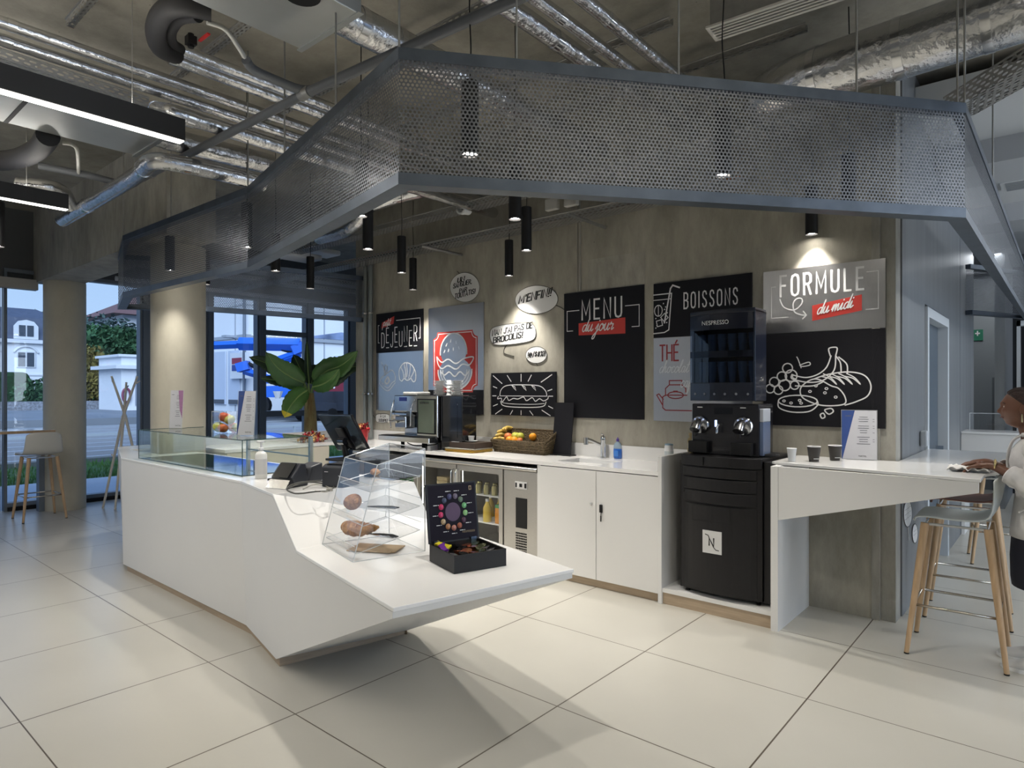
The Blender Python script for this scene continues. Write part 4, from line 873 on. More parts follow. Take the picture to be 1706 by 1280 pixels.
# bread and fruit
t, w, h = board('black board with a drawn loaf of bread, bananas and grapes', -1.713, -.907, 1.293, 1.968, board_black)
mb = MB(); f = PF(); lw = .009
curve(mb, [(.27, .22), (.27, .28), (.33, .33), (.39, .335), (.47, .29), (.52, .27), (.56, .21), (.55, .16), (.42, .15), (.32, .18)], lw, f, True)
curve(mb, [(.36, .34), (.45, .37), (.58, .385), (.68, .36), (.72, .29), (.70, .22), (.63, .18), (.56, .155)], lw, f)
for x in (.42, .47, .52, .57): curve(mb, [(x, .375), (x+.05, .345), (x+.085, .30), (x+.04, .34), (x-.01, .355)], lw*.85, f)
mb.ribbon(ell(.245, .18, .135, .042, 22), lw, f, True); curve(mb, [(.11, .18), (.115, .13), (.20, .10), (.32, .105), (.38, .15), (.38, .18)], lw, f)
for x, y in ((.15, .18), (.20, .165), (.26, .185), (.27, .165), (.33, .25), (.37, .29), (.43, .24), (.44, .27), (.50, .21)): mb.ribbon(ell(x, y, .010, .008, 6), .006, f, True)
for x, y, r in ((.05, .27, .032), (.11, .26, .032), (.08, .32, .034), (.135, .36, .034), (.155, .295, .04), (.175, .42, .035), (.20, .365, .042), (.225, .295, .03)): mb.ribbon(ell(x, y, r, r, 18), lw, f, True)
curve(mb, [(.21, .37), (.30, .35), (.38, .37), (.44, .42), (.47, .50)], lw, f); curve(mb, [(.22, .335), (.32, .315), (.42, .33), (.49, .40), (.50, .50)], lw, f); curve(mb, [(.23, .29), (.35, .29), (.42, .32)], lw, f)
curve(mb, [(.50, .50), (.53, .45), (.535, .38)], lw, f); curve(mb, [(.52, .49), (.57, .44), (.575, .38)], lw, f); curve(mb, [(.465, .50), (.455, .55), (.49, .56), (.51, .55), (.50, .50)], lw, f)
curve(mb, [(.27, .42), (.25, .48), (.24, .50)], lw*.8, f); curve(mb, [(.26, .44), (.32, .46), (.33, .44), (.28, .43), (.26, .44)], lw*.8, f); curve(mb, [(.21, .37), (.205, .35), (.23, .335)], lw*2, f)
curve(mb, [(.43, .12), (.47, .13), (.485, .11), (.46, .09), (.44, .10)], lw, f, True); curve(mb, [(.40, .085), (.42, .095), (.43, .07), (.41, .06)], lw, f, True)
mb.build('bread_and_fruit_drawing', ink_white, t)

# ================================================================== SPEECH BUBBLES
bub_m = mat('bubble_white', (.74, .74, .73), .5)
def bubble(label, pts, lines, tail=None, slant=.07, Xw=None):
    """pts: outline of the bubble in the picture's plane of the wall; lines: (words, u, v, cap px)"""
    AT = (lambda u, v: AY(u, v, WY)) if Xw is None else (lambda u, v: AX(u, v, Xw))
    P = [AT(*p) for p in pts]; c = sum(P, Vector())/len(P); c.z = min(p.z for p in P)
    t = thing('speech_bubble', label, 'wall sticker', c)
    n = Vector((0, -1, 0)) if Xw is None else Vector((1, 0, 0))
    q = smooth_pts([p-c for p in P], 6, True)
    m = MB(); m.extr([p+n*.001 for p in q], n*.004); m.build('bubble_panel', bub_m, t)
    e = MB(); e.tube([p+n*.005 for p in q], .0022, 5, closed=True); e.build('outline', ink_black, t)
    L_ = MB()
    for (s, u, v, hpx, tilt, ue) in lines:
        a = AT(u, v); b = AT(u, v-hpx); h = (b-a).length; kx = (AT(ue, v)-a).length/caps_width(s, h, .16, .88); a = a-c
        def Fm(x, y, a=a, tilt=tilt, kx=kx):
            if Xw is None: return (a.x+x*kx, -.0062+a.y-(WY-WY), a.z+y+x*kx*math.sin(tilt))
            return (a.x+.0062, a.y+x*kx, a.z+y+x*kx*math.sin(tilt))
        caps(L_, s, 0, 0, h, Fm, h*.17, .16, .88, slant, jit=.05)
    L_.build('lettering', ink_black, t)
    if tail: 
        tl = MB(); TP = [AT(*p)-c+n*.004 for p in tail]; tl.tube(smooth_pts(TP, 4), .003, 5); tl.build('tail', ink_black if Xw is None else ink_white, t)
    return t
def ov(u, v, a, b, tilt=0, sq=1.0, n=12):
    out = []
    for i in range(n):
        th = 2*PI*i/n; c_, s_ = math.cos(th), math.sin(th)
        x = a*abs(c_)**sq*(1 if c_ >= 0 else -1); y = b*abs(s_)**sq*(1 if s_ >= 0 else -1)
        out.append((u+x*math.cos(tilt)-y*math.sin(tilt), v+x*math.sin(tilt)+y*math.cos(tilt)))
    return out
bubble('round white speech bubble reading UN SANGLIER, PAR TOUTATIS!', ov(775, 479, 24.5, 24.5, -.5), [('UN', 763, 471, 7, .1, 774), ('SANGLIER,', 756, 481, 7, .1, 786), ('PAR', 766, 488, 6.5, .08, 778), ('TOUTATIS!', 758.5, 498, 7.5, .1, 792)], [(766, 456), (762, 452)])
bubble("oval white speech bubble reading M'ENFIN!! beside the menu board", ov(894.5, 499.5, 35.5, 23.5, -.05), [("M'ENFIN!!", 865, 506, 12, .10, 918)], [(927, 509), (934, 512), (940, 516)], .16)
bubble("long white speech bubble reading NAN J'AI PAS DE BROCOLIS!", ov(855, 556.5, 38.5, 17, -.12, .6), [("NAN J'AI PAS DE", 821, 560, 9, .10, 887), ('BROCOLIS!', 822.5, 572, 9, .10, 871)], [(846, 574), (841, 580), (840, 588), (846, 591), (857, 594)])
bubble('small white speech bubble with comic swearing signs', ov(894, 591.5, 17.5, 14, -.05), [('!@/$#%!!', 880, 596, 8, .05, 909)], [(893, 605), (896, 609)])
bubble('tiny white speech bubble reading À LA SOUPE! left of the silver coffee machine', ov(638, 697, 11.5, 7.5, 0, .6), [('À LA', 634, 695.5, 4.2, .02, 643), ('SOUPE!', 631.5, 702.5, 4.2, .02, 646)], [(626, 697), (622, 692)])
bubble('upper round speech bubble sticker low on the metal wall', ov(1511, 856, 7, 22, 0), [('...', 1507, 850, 3, 0, 1515), ('...', 1507, 858, 3, 0, 1515), ('...', 1507, 866, 3, 0, 1515)], [(1512, 878), (1513, 900)], Xw=CORX)
bubble('lower round speech bubble sticker low on the metal wall', ov(1523, 889, 4.5, 16, 0), [('...', 1521, 886, 3, 0, 1525), ('...', 1521, 892, 3, 0, 1525)], None, Xw=CORX)
# first aid sign
P = AY(1619.5, 568, 12.49); Q = AY(1638, 549, 12.49)
t = thing('first_aid_sign', 'small green first aid sign with a white cross on the far wall', 'sign', P)
w_, h_ = Q.x-P.x, Q.z-P.z
MB().box(0, -.01, 0, w_, 0, h_).build('plate', mat('sign_green', (.02, .16, .09), .5), t)
MB().box(w_*.44, -.013, h_*.42, w_*.56, -.011, h_*.88).box(w_*.28, -.013, h_*.59, w_*.72, -.011, h_*.71).build('cross', ink_white, t)
# ================================================================== DISPLAY CASE AND THINGS ON THE ISLAND
cx0, cx1, cy0, cy1, cz1 = -6.04, -4.23, 2.15, 2.70, 1.212
case = thing('glass_display_case', 'long low empty glass display case standing on the island counter', 'display case', (cx0, cy0, HT))
w_, d_, h_ = cx1-cx0, cy1-cy0, cz1-HT
MB().box(.012, .012, .001, w_-.012, d_-.01, .006).build('base_plate', mat('case_floor_black', (.01, .011, .013), .06, coat=.3), case)
gt = .006
MB().box(0, 0, .001, w_, gt, h_-gt).build('front_glass', glass_case, case); MB().box(0, 0, h_-gt, w_, d_, h_).build('top_glass', glass_case, case)
MB().box(0, gt, .001, gt, d_, h_-gt).build('side_glass', glass_case, case); MB().box(w_-gt, gt, .001, w_, d_, h_-gt).build('side_glass', glass_case, case)
def edge(a, b, r=.0028): return MB().tube([a, b], r, 6)
for a, b in (((0, 0, 0), (0, 0, h_)), ((w_, 0, 0), (w_, 0, h_)), ((0, 0, h_), (w_, 0, h_)), ((w_, 0, h_), (w_, d_, h_)), ((0, 0, h_), (0, d_, h_)), ((0, 0, .004), (w_, 0, .004))): edge(a, b).build('glass_edge', glass_edge, case)
for x in (w_-.03, w_*.47): MB().box(x, d_-.03, 0, x+.025, d_-.005, h_-.006).build('post', steel, case)
MB().box(w_*.47, d_-.02, .09, w_-.01, d_-.012, .10).build('rail', steel, case)
# acrylic jar of apples
jz = cz1+.001
q = AZ(368, 722, jz); jar = thing('fruit_jar', 'square clear jar of apples on top of the glass case', 'jar', q, -.1)
s = .085
m = MB().box(-s, -.04, 0, s, -.037, .17).box(-s, .147-.0, 0, s, .150, .17).box(-s, -.04, 0, -s+.003, .15, .17).box(s-.003, -.04, 0, s, .15, .17).box(-s, -.04, 0, s, .15, .003); m.build('jar_walls', acrylic, jar)
for a, b in (((-s, -.04, .17), (s, -.04, .17)), ((-s, -.04, 0), (-s, -.04, .17)), ((s, -.04, 0), (s, -.04, .17)), ((-s, .15, .17), (s, .15, .17))): edge(a, b, .0018).build('jar_edge', acr_edge, jar)
def apple_mesh(r):
    pr = []
    for i in range(13):
        a = PI*i/12; x = math.sin(a); z = -math.cos(a); dip = .22*math.exp(-(x/.3)**2)*(1 if z > 0 else .6)
        pr.append((max(.0004, r*x*(1.02+.04*z)), r*(z*.92-dip*(1 if z > 0 else -1))))
    return pr
def fruit_mat(nm, a, b): return mat(nm, a, .32, noise=.1, nscale=9, col2=b)
FR_ = {'red': fruit_mat('apple_red', (.42, .03, .025), (.62, .22, .05)), 'green': fruit_mat('apple_green', (.42, .46, .05), (.60, .58, .12)), 'orange': mat('orange_peel', (.85, .33, .02), .4, bump=.1, bscale=200), 'peach': fruit_mat('peach_skin', (.55, .10, .04), (.75, .32, .10)), 'dull': fruit_mat('apple_dull', (.30, .34, .06), (.45, .42, .10)), 'yellow': fruit_mat('yellow_apple', (.72, .38, .04), (.82, .55, .10))}
stem_m = mat('stem_brown', (.08, .05, .02), .7)
def apple(label, loc, r, kind, grp, cat='apple'):
    t = thing(cat if cat != 'fruit' else 'fruit', label, cat, loc, random.uniform(0, 6), grp)
    T = Matrix.Rotation(random.uniform(.2, .9), 4, 'X')
    MB().lathe(apple_mesh(r), seg=22, M=T).build('flesh', FR_[kind], t, smooth=True)
    p = T @ Vector((0, 0, r*.70)); p2 = T @ Vector((.004, 0, r*1.15)); MB().tube([p, p2], .0016, 5).build('stem', stem_m, t)
    return t
for lb, dx, dy, dz_, r, k in (('yellow green apple at the front left of the jar', -.038, -.0, .047, .044, 'green'), ('peach coloured apple low at the front right of the jar', .035, .0, .040, .038, 'peach'), ('red apple on top of the pile in the jar', -.008, .03, .125, .042, 'red'), ('orange yellow apple at the upper left of the jar', -.050, .07, .115, .038, 'yellow'), ('dull green apple at the upper right of the jar', .045, .05, .105, .040, 'dull'), ('red apple at the bottom back of the jar', .0, .10, .042, .040, 'red'), ('dull green apple at the back right of the jar', .045, .105, .040, .036, 'dull')):
    apple(lb, (q.x+dx*math.cos(-.1), q.y+dy, jz+dz_), r, k, 'apples in the jar')
# ---- menu stands
def menu_stand(label, base, yaw, w, h, style):
    t = thing('menu_stand', label, 'menu holder', base, yaw)
    tl = .10
    def Fp(x, y, k=0.0): return (x, y*tl-k, y)
    MB().add([Fp(-w/2, 0), Fp(w/2, 0), Fp(w/2, h), Fp(-w/2, h), Fp(-w/2, 0, .003), Fp(w/2, 0, .003), Fp(w/2, h, .003), Fp(-w/2, h, .003)], [(0, 1, 2, 3), (7, 6, 5, 4), (0, 3, 7, 4), (1, 5, 6, 2), (3, 2, 6, 7)]).build('clear_holder', acr_edge if 0 else acrylic, t)
    MB().add([(-w/2, 0, 0), (w/2, 0, 0), (w/2, .09, 0), (-w/2, .09, 0), (-w/2, 0, .003), (w/2, 0, .003), (w/2, .09, .003), (-w/2, .09, .003)], [(0, 1, 2, 3), (4, 5, 6, 7), (0, 1, 5, 4), (2, 3, 7, 6), (1, 2, 6, 5), (0, 3, 7, 4)]).build('clear_foot', acrylic, t)
    MB().tube([Fp(-w/2, 0, .0035), Fp(w/2, 0, .0035), Fp(w/2, h, .0035), Fp(-w/2, h, .0035)], .0012, 5, closed=True).build('edge', acr_edge, t)
    MB().add([Fp(-w/2+.003, .003, .004), Fp(w/2-.003, .003, .004), Fp(w/2-.003, h-.003, .004), Fp(-w/2+.003, h-.003, .004)], [(0, 1, 2, 3)]).build('card', mat('card_white', (.66, .66, .70), .5), t)
    F2 = lambda x, y: Fp(x, y, .0045); F3 = lambda x, y: Fp(x, y, .005)
    if style == 'blue':
        MB().add([F2(-w/2+.003, .003), F2(-w/2+.006, .003), F2(-w*.12, h-.003), F2(-w/2+.003, h-.003)], [(0, 1, 2, 3)]).build('blue_field', mat('print_blue', (.03, .07, .25), .5), t)
    else:
        MB().add([F2(w*.1, h*.99), F2(w/2-.003, h*.99), F2(w/2-.003, h*.25), F2(w*.25, h*.5)], [(0, 1, 2, 3)]).build('pink_field', mat('print_mauve', (.42, .20, .38), .5), t)
    m = MB(); rnd = random.Random(3)
    for i in range(13):
        y = h*(.86-.045*i); 
        if i in (3, 8): continue
        l_ = w*rnd.uniform(.18, .36); xc = w*.12
        m.ribbon([(xc-l_/2, y), (xc+l_/2, y)], h*.010, F3)
        if i % 3: m.ribbon([(w*.38, y), (w*.42, y)], h*.009, F3)
    m.ribbon([(w*-.38, h*.88), (w*-.22, h*.88)], h*.012, F3)
    m.build('printed_lines', mat('print_grey', (.12, .12, .15), .6), t)
    text_mesh('NATAL', h*.045, 'lettering', ink_black, t, lambda x, y: F3(x-w*.02, y+h*.06)); 
    return t
menu_stand('small clear menu stand with a mauve printed card, left end of the glass case', Vector((-5.985, 2.43, jz)), YAW, .115, .34, 'pink')
menu_stand('clear menu stand with navy and white card beside the apple jar', AZ(409, 726, jz), YAW-.05, .135, .335, 'blue')
# ---- sanitiser bottle
q = AZ(435, 797, HT+.001); t = thing('sanitiser_bottle', 'white pump bottle of hand gel at the right end of the glass case', 'bottle', q)
MB().lathe([(.0, 0), (.036, .0), (.038, .006), (.038, .155), (.030, .172), (.015, .180), (.014, .188)], seg=28).build('bottle_body', mat('white_bottle', (.72, .72, .70), .35), t, smooth=True, auto=50)
MB().lathe([(.017, .188), (.017, .202), (.008, .204), (.007, .235), (.020, .237), (.022, .248), (.0, .250)], seg=18).tube([(.0, 0, .243), (-.045, 0, .243), (-.05, 0, .236)], .006, 8).build('pump', white_cool, t, smooth=True, auto=50)
MB().lathe([(.0385, .03), (.0385, .13)], seg=28, cap=(0, 0)).build('label', mat('label_grey', (.6, .6, .6), .5), t, smooth=True)
# ---- card terminal with shiny angled foot
q = AZ(455, 811, HT+.001); t = thing('card_terminal', 'black card payment terminal on an angled mirror metal foot', 'payment terminal', q, YAW-.45)
m = MB(); m.extr([(-.02, .03, .0), (-.02, .14, .0), (-.02, .12, .135), (-.02, .075, .14), (-.02, .0, .06)], (.17, 0, 0)); m.build('housing', dark_grey, t, bevel=.008)
MB().extr([(.01, -.015, .062), (.01, .058, .142), (.01, .063, .140), (.01, -.010, .058)], (.12, 0, 0)).build('screen', black_gloss, t)
MB().extr([(.0, -.06, .003), (.0, -.025, .05), (.0, -.022, .05), (.0, -.054, .0)], (.16, 0, 0)).box(0, -.058, .0, .16, .06, .003).build('mirror_foot', chrome, t)
MB().box(-.06, .01, .03, -.02, .09, .045).build('card_slot', black_mat, t, bevel=.004)
q = AZ(490, 803, HT+.001); t = thing('keypad_unit', 'squat dark grey device between the card terminal and the receipt printer', 'device', q, YAW-.5)
MB().extr([(0, 0, 0), (0, .13, 0), (0, .13, .12), (0, .03, .10)], (.12, 0, 0)).build('housing', dark_grey, t, bevel=.01)
MB().box(.02, .0, .06, .10, .012, .09).build('paper_lip', black_mat, t)
q = AZ(536, 811, HT+.001); t = thing('receipt_printer', 'dark grey box shaped receipt printer under the till screen', 'printer', q, YAW-.35)
MB().extr([(0, 0, 0), (0, .18, 0), (0, .18, .135), (0, .03, .135), (0, 0, .12)], (.15, 0, 0)).build('housing', dark_grey, t, bevel=.006)
MB().box(.02, .02, .1355, .13, .10, .138).build('cover', black_mat, t, bevel=.001)
MB().box(.02, -.002, .09, .045, .0, .093).build('lettering', ink_white, t)
q = AZ(575, 800, HT+.001); t = thing('cash_drawer', 'black metal box under the till screen', 'cash drawer', q+Vector((.0, .18, 0)), YAW-.35)
MB().box(-.03, 0, 0, .28, .25, .13).build('casing', black_mat, t, bevel=.004)
MB().box(-.02, -.004, .02, .27, 0, .11).build('drawer_front', dark_grey, t, bevel=.002)
base_q = q
# till screen seen from behind
t = thing('till_screen', 'black till monitor tilted back, seen from behind', 'monitor', AD(585, 752, 4.55))
O = Vector(t.location)
cs = [AD(528, 691, 4.62), AD(584, 692, 4.28), AD(613, 750, 4.22), AD(562, 751, 4.56)]
nrm_ = (cs[1]-cs[0]).cross(cs[3]-cs[0]).normalized()
if nrm_.dot(Vector((0, 0, EYE))-cs[0]) < 0: nrm_ = -nrm_
MB().extr([p-O for p in cs], -nrm_*.022).build('screen_casing', black_gloss, t, bevel=.006)
mid_ = sum(cs, Vector())/4
ax = (cs[1]-cs[0]).normalized(); ay = (cs[0]-cs[3]).normalized()
MB().extr([mid_-O+ax*a+ay*b+nrm_*.001 for a, b in ((-.05, -.12), (.05, -.12), (.04, .04), (-.04, .04))], nrm_*.02).build('rear_hump', black_mat, t, bevel=.006)
hp = mid_+nrm_*.03-ay*.06
MB().tube([hp-O-ax*.04, hp-O+ax*.04], .026, 16).build('hinge', black_gloss, t, smooth=True, auto=40)
MB().tube([hp-O, Vector((hp.x, hp.y, 1.09))-O+Vector((0, .03, 0))], .02, 12).box(hp.x-O.x-.1, hp.y-O.y-.07, 1.074-O.z, hp.x-O.x+.1, hp.y-O.y+.12, 1.088-O.z).build('stand', black_mat, t)
q = Vector((hp.x-.02, hp.y+.02, 0))
# coil of cables
pts = [AZ(u, v, HT+.008+h) for u, v, h in ((478, 815, 0), (500, 806, .02), (520, 802, .03), (545, 803, .02), (556, 810, 0), (548, 818, 0), (528, 819, 0), (505, 822, 0), (490, 822, 0), (478, 816, .01), (486, 808, .03), (510, 803, .035), (540, 806, .01))]
o0 = pts[0]; t = MB().tube([p-o0 for p in smooth_pts(pts, 5)], .0045, 7).build('cable', mat('cable_grey', (.06, .06, .055), .5), smooth=True); t.location = o0
tag(t, 'loose black cable lying in front of the receipt printer', 'cable')
o0 = AZ(520, 812, HT+.008); pts = [AZ(u, v, HT+.006) for u, v in ((505, 815), (520, 808), (535, 808), (548, 812), (552, 816), (542, 820), (525, 818))]
t = MB().tube([p-o0 for p in smooth_pts(pts, 5)], .0028, 6).build('cable', mat('cable_pale', (.35, .34, .30), .5), smooth=True); t.location = o0
tag(t, 'thin pale cable with a plug lying beside the black cable', 'cable'); MB().cbox(AZ(549, 816, HT+.012)-o0, (.035, .02, .016)).build('plug', mat('cable_pale', (.35, .34, .30), .5), t)

# ================================================================== ACRYLIC PASTRY STAND
LZ = LT+.001
sa = AZ(537, 907, LZ); sb_ = AZ(588, 937, LZ); ya = math.atan2(sb_.y-sa.y, sb_.x-sa.x); sw = (sb_-sa).length; sd = .385
st = thing('pastry_stand', 'clear acrylic three tier pastry stand on the low counter tip', 'display stand', sa, ya)
pf = [(0, 0), (sd, 0), (sd, .525), (.125, .458)]
for x in (0, sw-.004): MB().extr([(x, y, z) for y, z in pf], (.004, 0, 0)).build('side_panel', acrylic, st)
MB().add([(0, 0, 0), (sw, 0, 0), (sw, .125, .458), (0, .125, .458)], [(0, 1, 2, 3)]).build('front_panel', acrylic, st)
MB().add([(0, .125, .458), (sw, .125, .458), (sw, sd, .525), (0, sd, .525)], [(0, 1, 2, 3)]).build('top_panel', acrylic, st)
for x in (0, sw):
    q4 = [(x, y, z) for y, z in pf]
    for i in range(4): edge(q4[i], q4[(i+1) % 4], .0022).build('panel_edge', acr_edge, st)
for i in range(4): edge((0, pf[i][0], pf[i][1]), (sw, pf[i][0], pf[i][1]), .0022).build('panel_edge', acr_edge, st)
shz = []
for k, (y0, z0) in enumerate(((.02, .035), (.055, .165), (.095, .325))):
    y1 = .36; z1 = z0+(y1-y0)*.22
    sh = MB().add([(.006, y0, z0), (sw-.006, y0, z0), (sw-.006, y1, z1), (.006, y1, z1)], [(0, 1, 2, 3)]).add([(.006, y0, z0), (sw-.006, y0, z0), (sw-.006, y0-.008, z0+.035), (.006, y0-.008, z0+.035)], [(0, 1, 2, 3)]).build('shelf', acrylic, st)
    for a, b in (((.006, y0-.008, z0+.035), (sw-.006, y0-.008, z0+.035)), ((.006, y0, z0), (sw-.006, y0, z0)), ((.006, y0, z0), (.006, y1, z1)), ((sw-.006, y0, z0), (sw-.006, y1, z1)), ((.006, y1, z1), (sw-.006, y1, z1)), ((.006, y1, z1), (.006, y1+.005, z1+.04)), ((.006, y1+.005, z1+.04), (sw-.006, y1+.005, z1+.04))): edge(a, b, .0016).build('shelf_edge', acr_edge, sh)
    shz.append((y0, z0))
STM = Matrix.Translation(sa) @ Matrix.Rotation(ya, 4, 'Z')
crust = mat('croissant_crust', (.24, .085, .022), .36, noise=.1, nscale=24, bump=.5, bscale=60, col2=(.60, .32, .12))
def croissant(label, loc, rz, L_=.17, name='croissant', bend=1.0, fat=.04):
    R = []; n = 49
    for i in range(n+1):
        t_ = i/n; a = (t_-.5)*2.1*bend; rad = L_*.5
        c = Vector((math.sin(a)*rad, -math.cos(a)*rad*.75+rad*.6, 0))
        seg_ = 7; ph = (t_*seg_) % 1
        r = fat*(math.sin(PI*min(max(t_, .03), .97))**.8)*(.86+.26*math.sin(PI*ph)**.5) + .004
        tx = Vector((math.cos(a), math.sin(a)*.75, 0)).normalized(); ny = Vector((-tx.y, tx.x, 0))
        R.append([c+ny*math.cos(q)*r+Vector((0, 0, math.sin(q)*r*.82+fat*.8)) for q in [2*PI*k/16 for k in range(16)]])
    o = MB().loft(R).build(name, crust, smooth=True); o.location = loc; o.rotation_euler = (.12, 0, rz)
    return tag(o, label, 'croissant')
def on_shelf(x, k, yy=.12):
    y0, z0 = shz[k]; return STM @ Vector((x, y0+yy, z0+yy*.22+.004))
croissant('large golden croissant on the lowest tier of the pastry stand', on_shelf(.15, 0, .12), ya+.5, .215, fat=.042, bend=1.25)
croissant('darker pastry on the middle tier of the pastry stand', on_shelf(.08, 1, .10), ya+.15, .155, 'pastry', .55, .044)
croissant('small pastry lying behind the tongs on the top tier of the pastry stand', on_shelf(.10, 2, .17), ya+.2, .10, 'pastry', .7, .018)
def tongs(label, loc, rz):
    t = thing('tongs', label, 'tongs', loc, rz)
    for s_ in (-1, 1): MB().extr([(0, s_*.004, .006), (.06, s_*.016, .010), (.13, s_*.022, .012), (.19, s_*.012, .012), (.19, s_*.012+.020, .012), (.13, s_*.022+.026, .012), (.06, s_*.016+.016, .010), (0, s_*.004+.008, .006)], (0, 0, .004)).build('arm', chrome if s_ < 0 else black_mat, t)
    return t
tongs('steel tongs resting on the lowest tier beside the croissant', on_shelf(.24, 0, .14), ya+.35)
tongs('steel tongs resting on the middle tier of the pastry stand', on_shelf(.16, 1, .13), ya+.5)
tongs('dark tongs on the top tier of the pastry stand', on_shelf(.20, 2, .12), ya+.15)
q = STM @ Vector((sw*.40, .10, .003)); t = thing('paper_bag', 'flat brown paper bag under the pastry stand', 'paper bag', q, ya+.75)
MB().box(0, -.07, 0, .24, .09, .004).build('bag_sheet', mat('kraft_paper', (.42, .30, .18), .8), t); MB().box(.24, -.06, .001, .26, .08, .007).build('bag_fold', mat('kraft_paper', (.42, .30, .18), .8), t)

# ================================================================== CAPSULE BOX
ca = AZ(715.6, 935, LZ); cb_ = AZ(756.6, 957, LZ); cc = AZ(846, 943.8, LZ)
yb = math.atan2(cb_.y-ca.y, cb_.x-ca.x); bw = (cb_-ca).length; bd_ = (cc-cb_).length; bh = .08
bxm = mat('box_black', (.010, .010, .011), .4, spec=.3)
cbx = thing('capsule_box', 'open black presentation box of coffee capsules on the counter tip', 'box', ca, yb)
MB().box(0, 0, 0, bw, .008, bh).box(0, bd_-.008, 0, bw, bd_, bh).box(0, .008, 0, .008, bd_-.008, bh).box(bw-.008, .008, 0, bw, bd_-.008, bh).box(.008, .008, 0, bw-.008, bd_-.008, .03).build('tray', bxm, cbx)
lt = math.radians(9); lh = .285
def LF(x, y, k=0.0): return (-math.sin(lt)*y+k*math.cos(lt), x, bh+math.cos(lt)*y+k*math.sin(lt))
MB().extr([LF(0, 0), LF(bd_, 0), LF(bd_, lh), LF(0, lh)], Vector(LF(0, 0, -.014))-Vector(LF(0, 0))).build('lid', mat('lid_print', (.008, .006, .014), .6, spec=.2), cbx)
MB().ribbon([(0.003, .003), (bd_-.003, .003), (bd_-.003, lh-.003), (.003, lh-.003)], .008, lambda x, y: LF(x, y, .001), True).build('lid_rim', bxm, cbx)
cxL, cyL = bd_*.50, lh*.50
disc = MB(); disc.add([LF(cxL+math.cos(a)*.042, cyL+math.sin(a)*.046, .0012) for a in [2*PI*i/24 for i in range(24)]], [tuple(range(24))]); disc.build('halo_print', mat('halo_violet', (.09, .055, .11), .6), cbx)
cap_cols = [(.05, .05, .12), (.12, .10, .14), (.10, .14, .10), (.14, .36, .16), (.20, .38, .16), (.07, .03, .05), (.30, .09, .05), (.38, .16, .12), (.36, .17, .08), (.38, .28, .16), (.42, .03, .10), (.45, .03, .10), (.04, .05, .09)]
for i, c in enumerate(cap_cols):
    a = PI/2-.12+(-i)*2*PI/13+.35; p = (cxL+math.cos(a)*.068, cyL+math.sin(a)*.078)
    mm = mat('capsule_print_%d' % i, c, .3, .3)
    MB().add([LF(p[0]+math.cos(b)*.0135, p[1]+math.sin(b)*.0145, .003) for b in [2*PI*k/16 for k in range(16)]]+[LF(p[0], p[1], .009)], [(k, (k+1) % 16, 16) for k in range(16)]).build('capsule_picture', mm, cbx, smooth=True)
cap = MB()
for i in range(13):
    a = PI/2-.12+(-i)*2*PI/13+.35; p = (cxL+math.cos(a)*.098-.012, cyL+math.sin(a)*.105)
    cap.ribbon([(p[0], p[1]), (p[0]+.018, p[1])], .003, lambda x, y: LF(x, y, .0015)); cap.ribbon([(p[0]+.024, p[1]), (p[0]+.027, p[1])], .003, lambda x, y: LF(x, y, .0015))
cap.build('printed_captions', ink_white, cbx)
gm = mat('print_gold', (.30, .22, .12), .4)
text_mesh('NESPRESSO', .014, 'lettering', gm, cbx, lambda x, y: LF(bd_*.66+x, .035+y, .0015))
MB().ribbon([(bd_*.86, lh*.86), (bd_*.90, lh*.86), (bd_*.90, lh*.92), (bd_*.86, lh*.92)], .004, lambda x, y: LF(x, y, .0015), True).build('emblem', gm, cbx)
for yy in (.02, bd_-.05): MB().box(-.004, yy, bh-.02, .010, yy+.03, bh+.012).build('hinge', mat('blue_steel', (.12, .16, .24), .3, .9), cbx)
CM = Matrix.Translation(ca) @ Matrix.Rotation(yb, 4, 'Z')
cp_proto = None; rc_ = random.Random(5)
ccols = [('copper brown', (.62, .26, .12)), ('dark bronze', (.25, .15, .09)), ('black', (.03, .03, .03)), ('copper red', (.50, .18, .10)), ('olive green', (.22, .24, .12)), ('grey', (.30, .30, .32))]
cells = [(x, y) for y in range(5) for x in range(5)]
for n_, (i, j) in enumerate(cells):
    if (i, j) in ((0, 0), (0, 1), (1, 1), (2, 0)): continue
    kind = rc_.choice(ccols) if j < 2 else ccols[(j+i//2) % 6]
    p = CM @ Vector((.036+i*.0475+rc_.uniform(-.004, .004), .035+j*.052+rc_.uniform(-.004, .004), .032))
    o = MB().lathe([(.012, 0), (.017, .006), (.0225, .028), (.0255, .030), (.0255, .032), (.0, .033)], seg=18).build('coffee_capsule', mat('capsule_'+kind[0].replace(' ', '_'), kind[1], .22, .9), smooth=True, auto=35)
    o.location = p; o.rotation_euler = (rc_.uniform(-.3, .3), rc_.uniform(-.3, .3), 0)
    tag(o, kind[0]+' coffee capsule, '+['first', 'second', 'third', 'fourth', 'fifth'][i]+' from the lid, '+['front', 'second', 'middle', 'fourth', 'rear'][j]+' row of the open box', 'coffee capsule', 'capsules in the open box')
for nm, col, dx, dy, rz in (('yellow wrapped sweet standing at the hinge corner of the capsule box', (.65, .55, .03), .035, .055, .5), ('purple wrapped sweet beside the yellow one in the capsule box', (.16, .04, .30), .085, .035, -.2)):
    p = CM @ Vector((dx, dy, .07)); o = MB().extr([(-.04, -.018, 0), (-.03, -.012, 0), (.03, -.014, 0), (.04, -.02, 0), (.042, .018, 0), (.03, .012, 0), (-.03, .012, 0), (-.042, .02, 0)], (0, 0, .014)).build('wrapped_sweet', mat('wrap_'+nm.split()[0], col, .25, .2), bevel=.003); o.location = p; o.rotation_euler = (.4, .15, yb+rz)
    tag(o, nm, 'sweet')

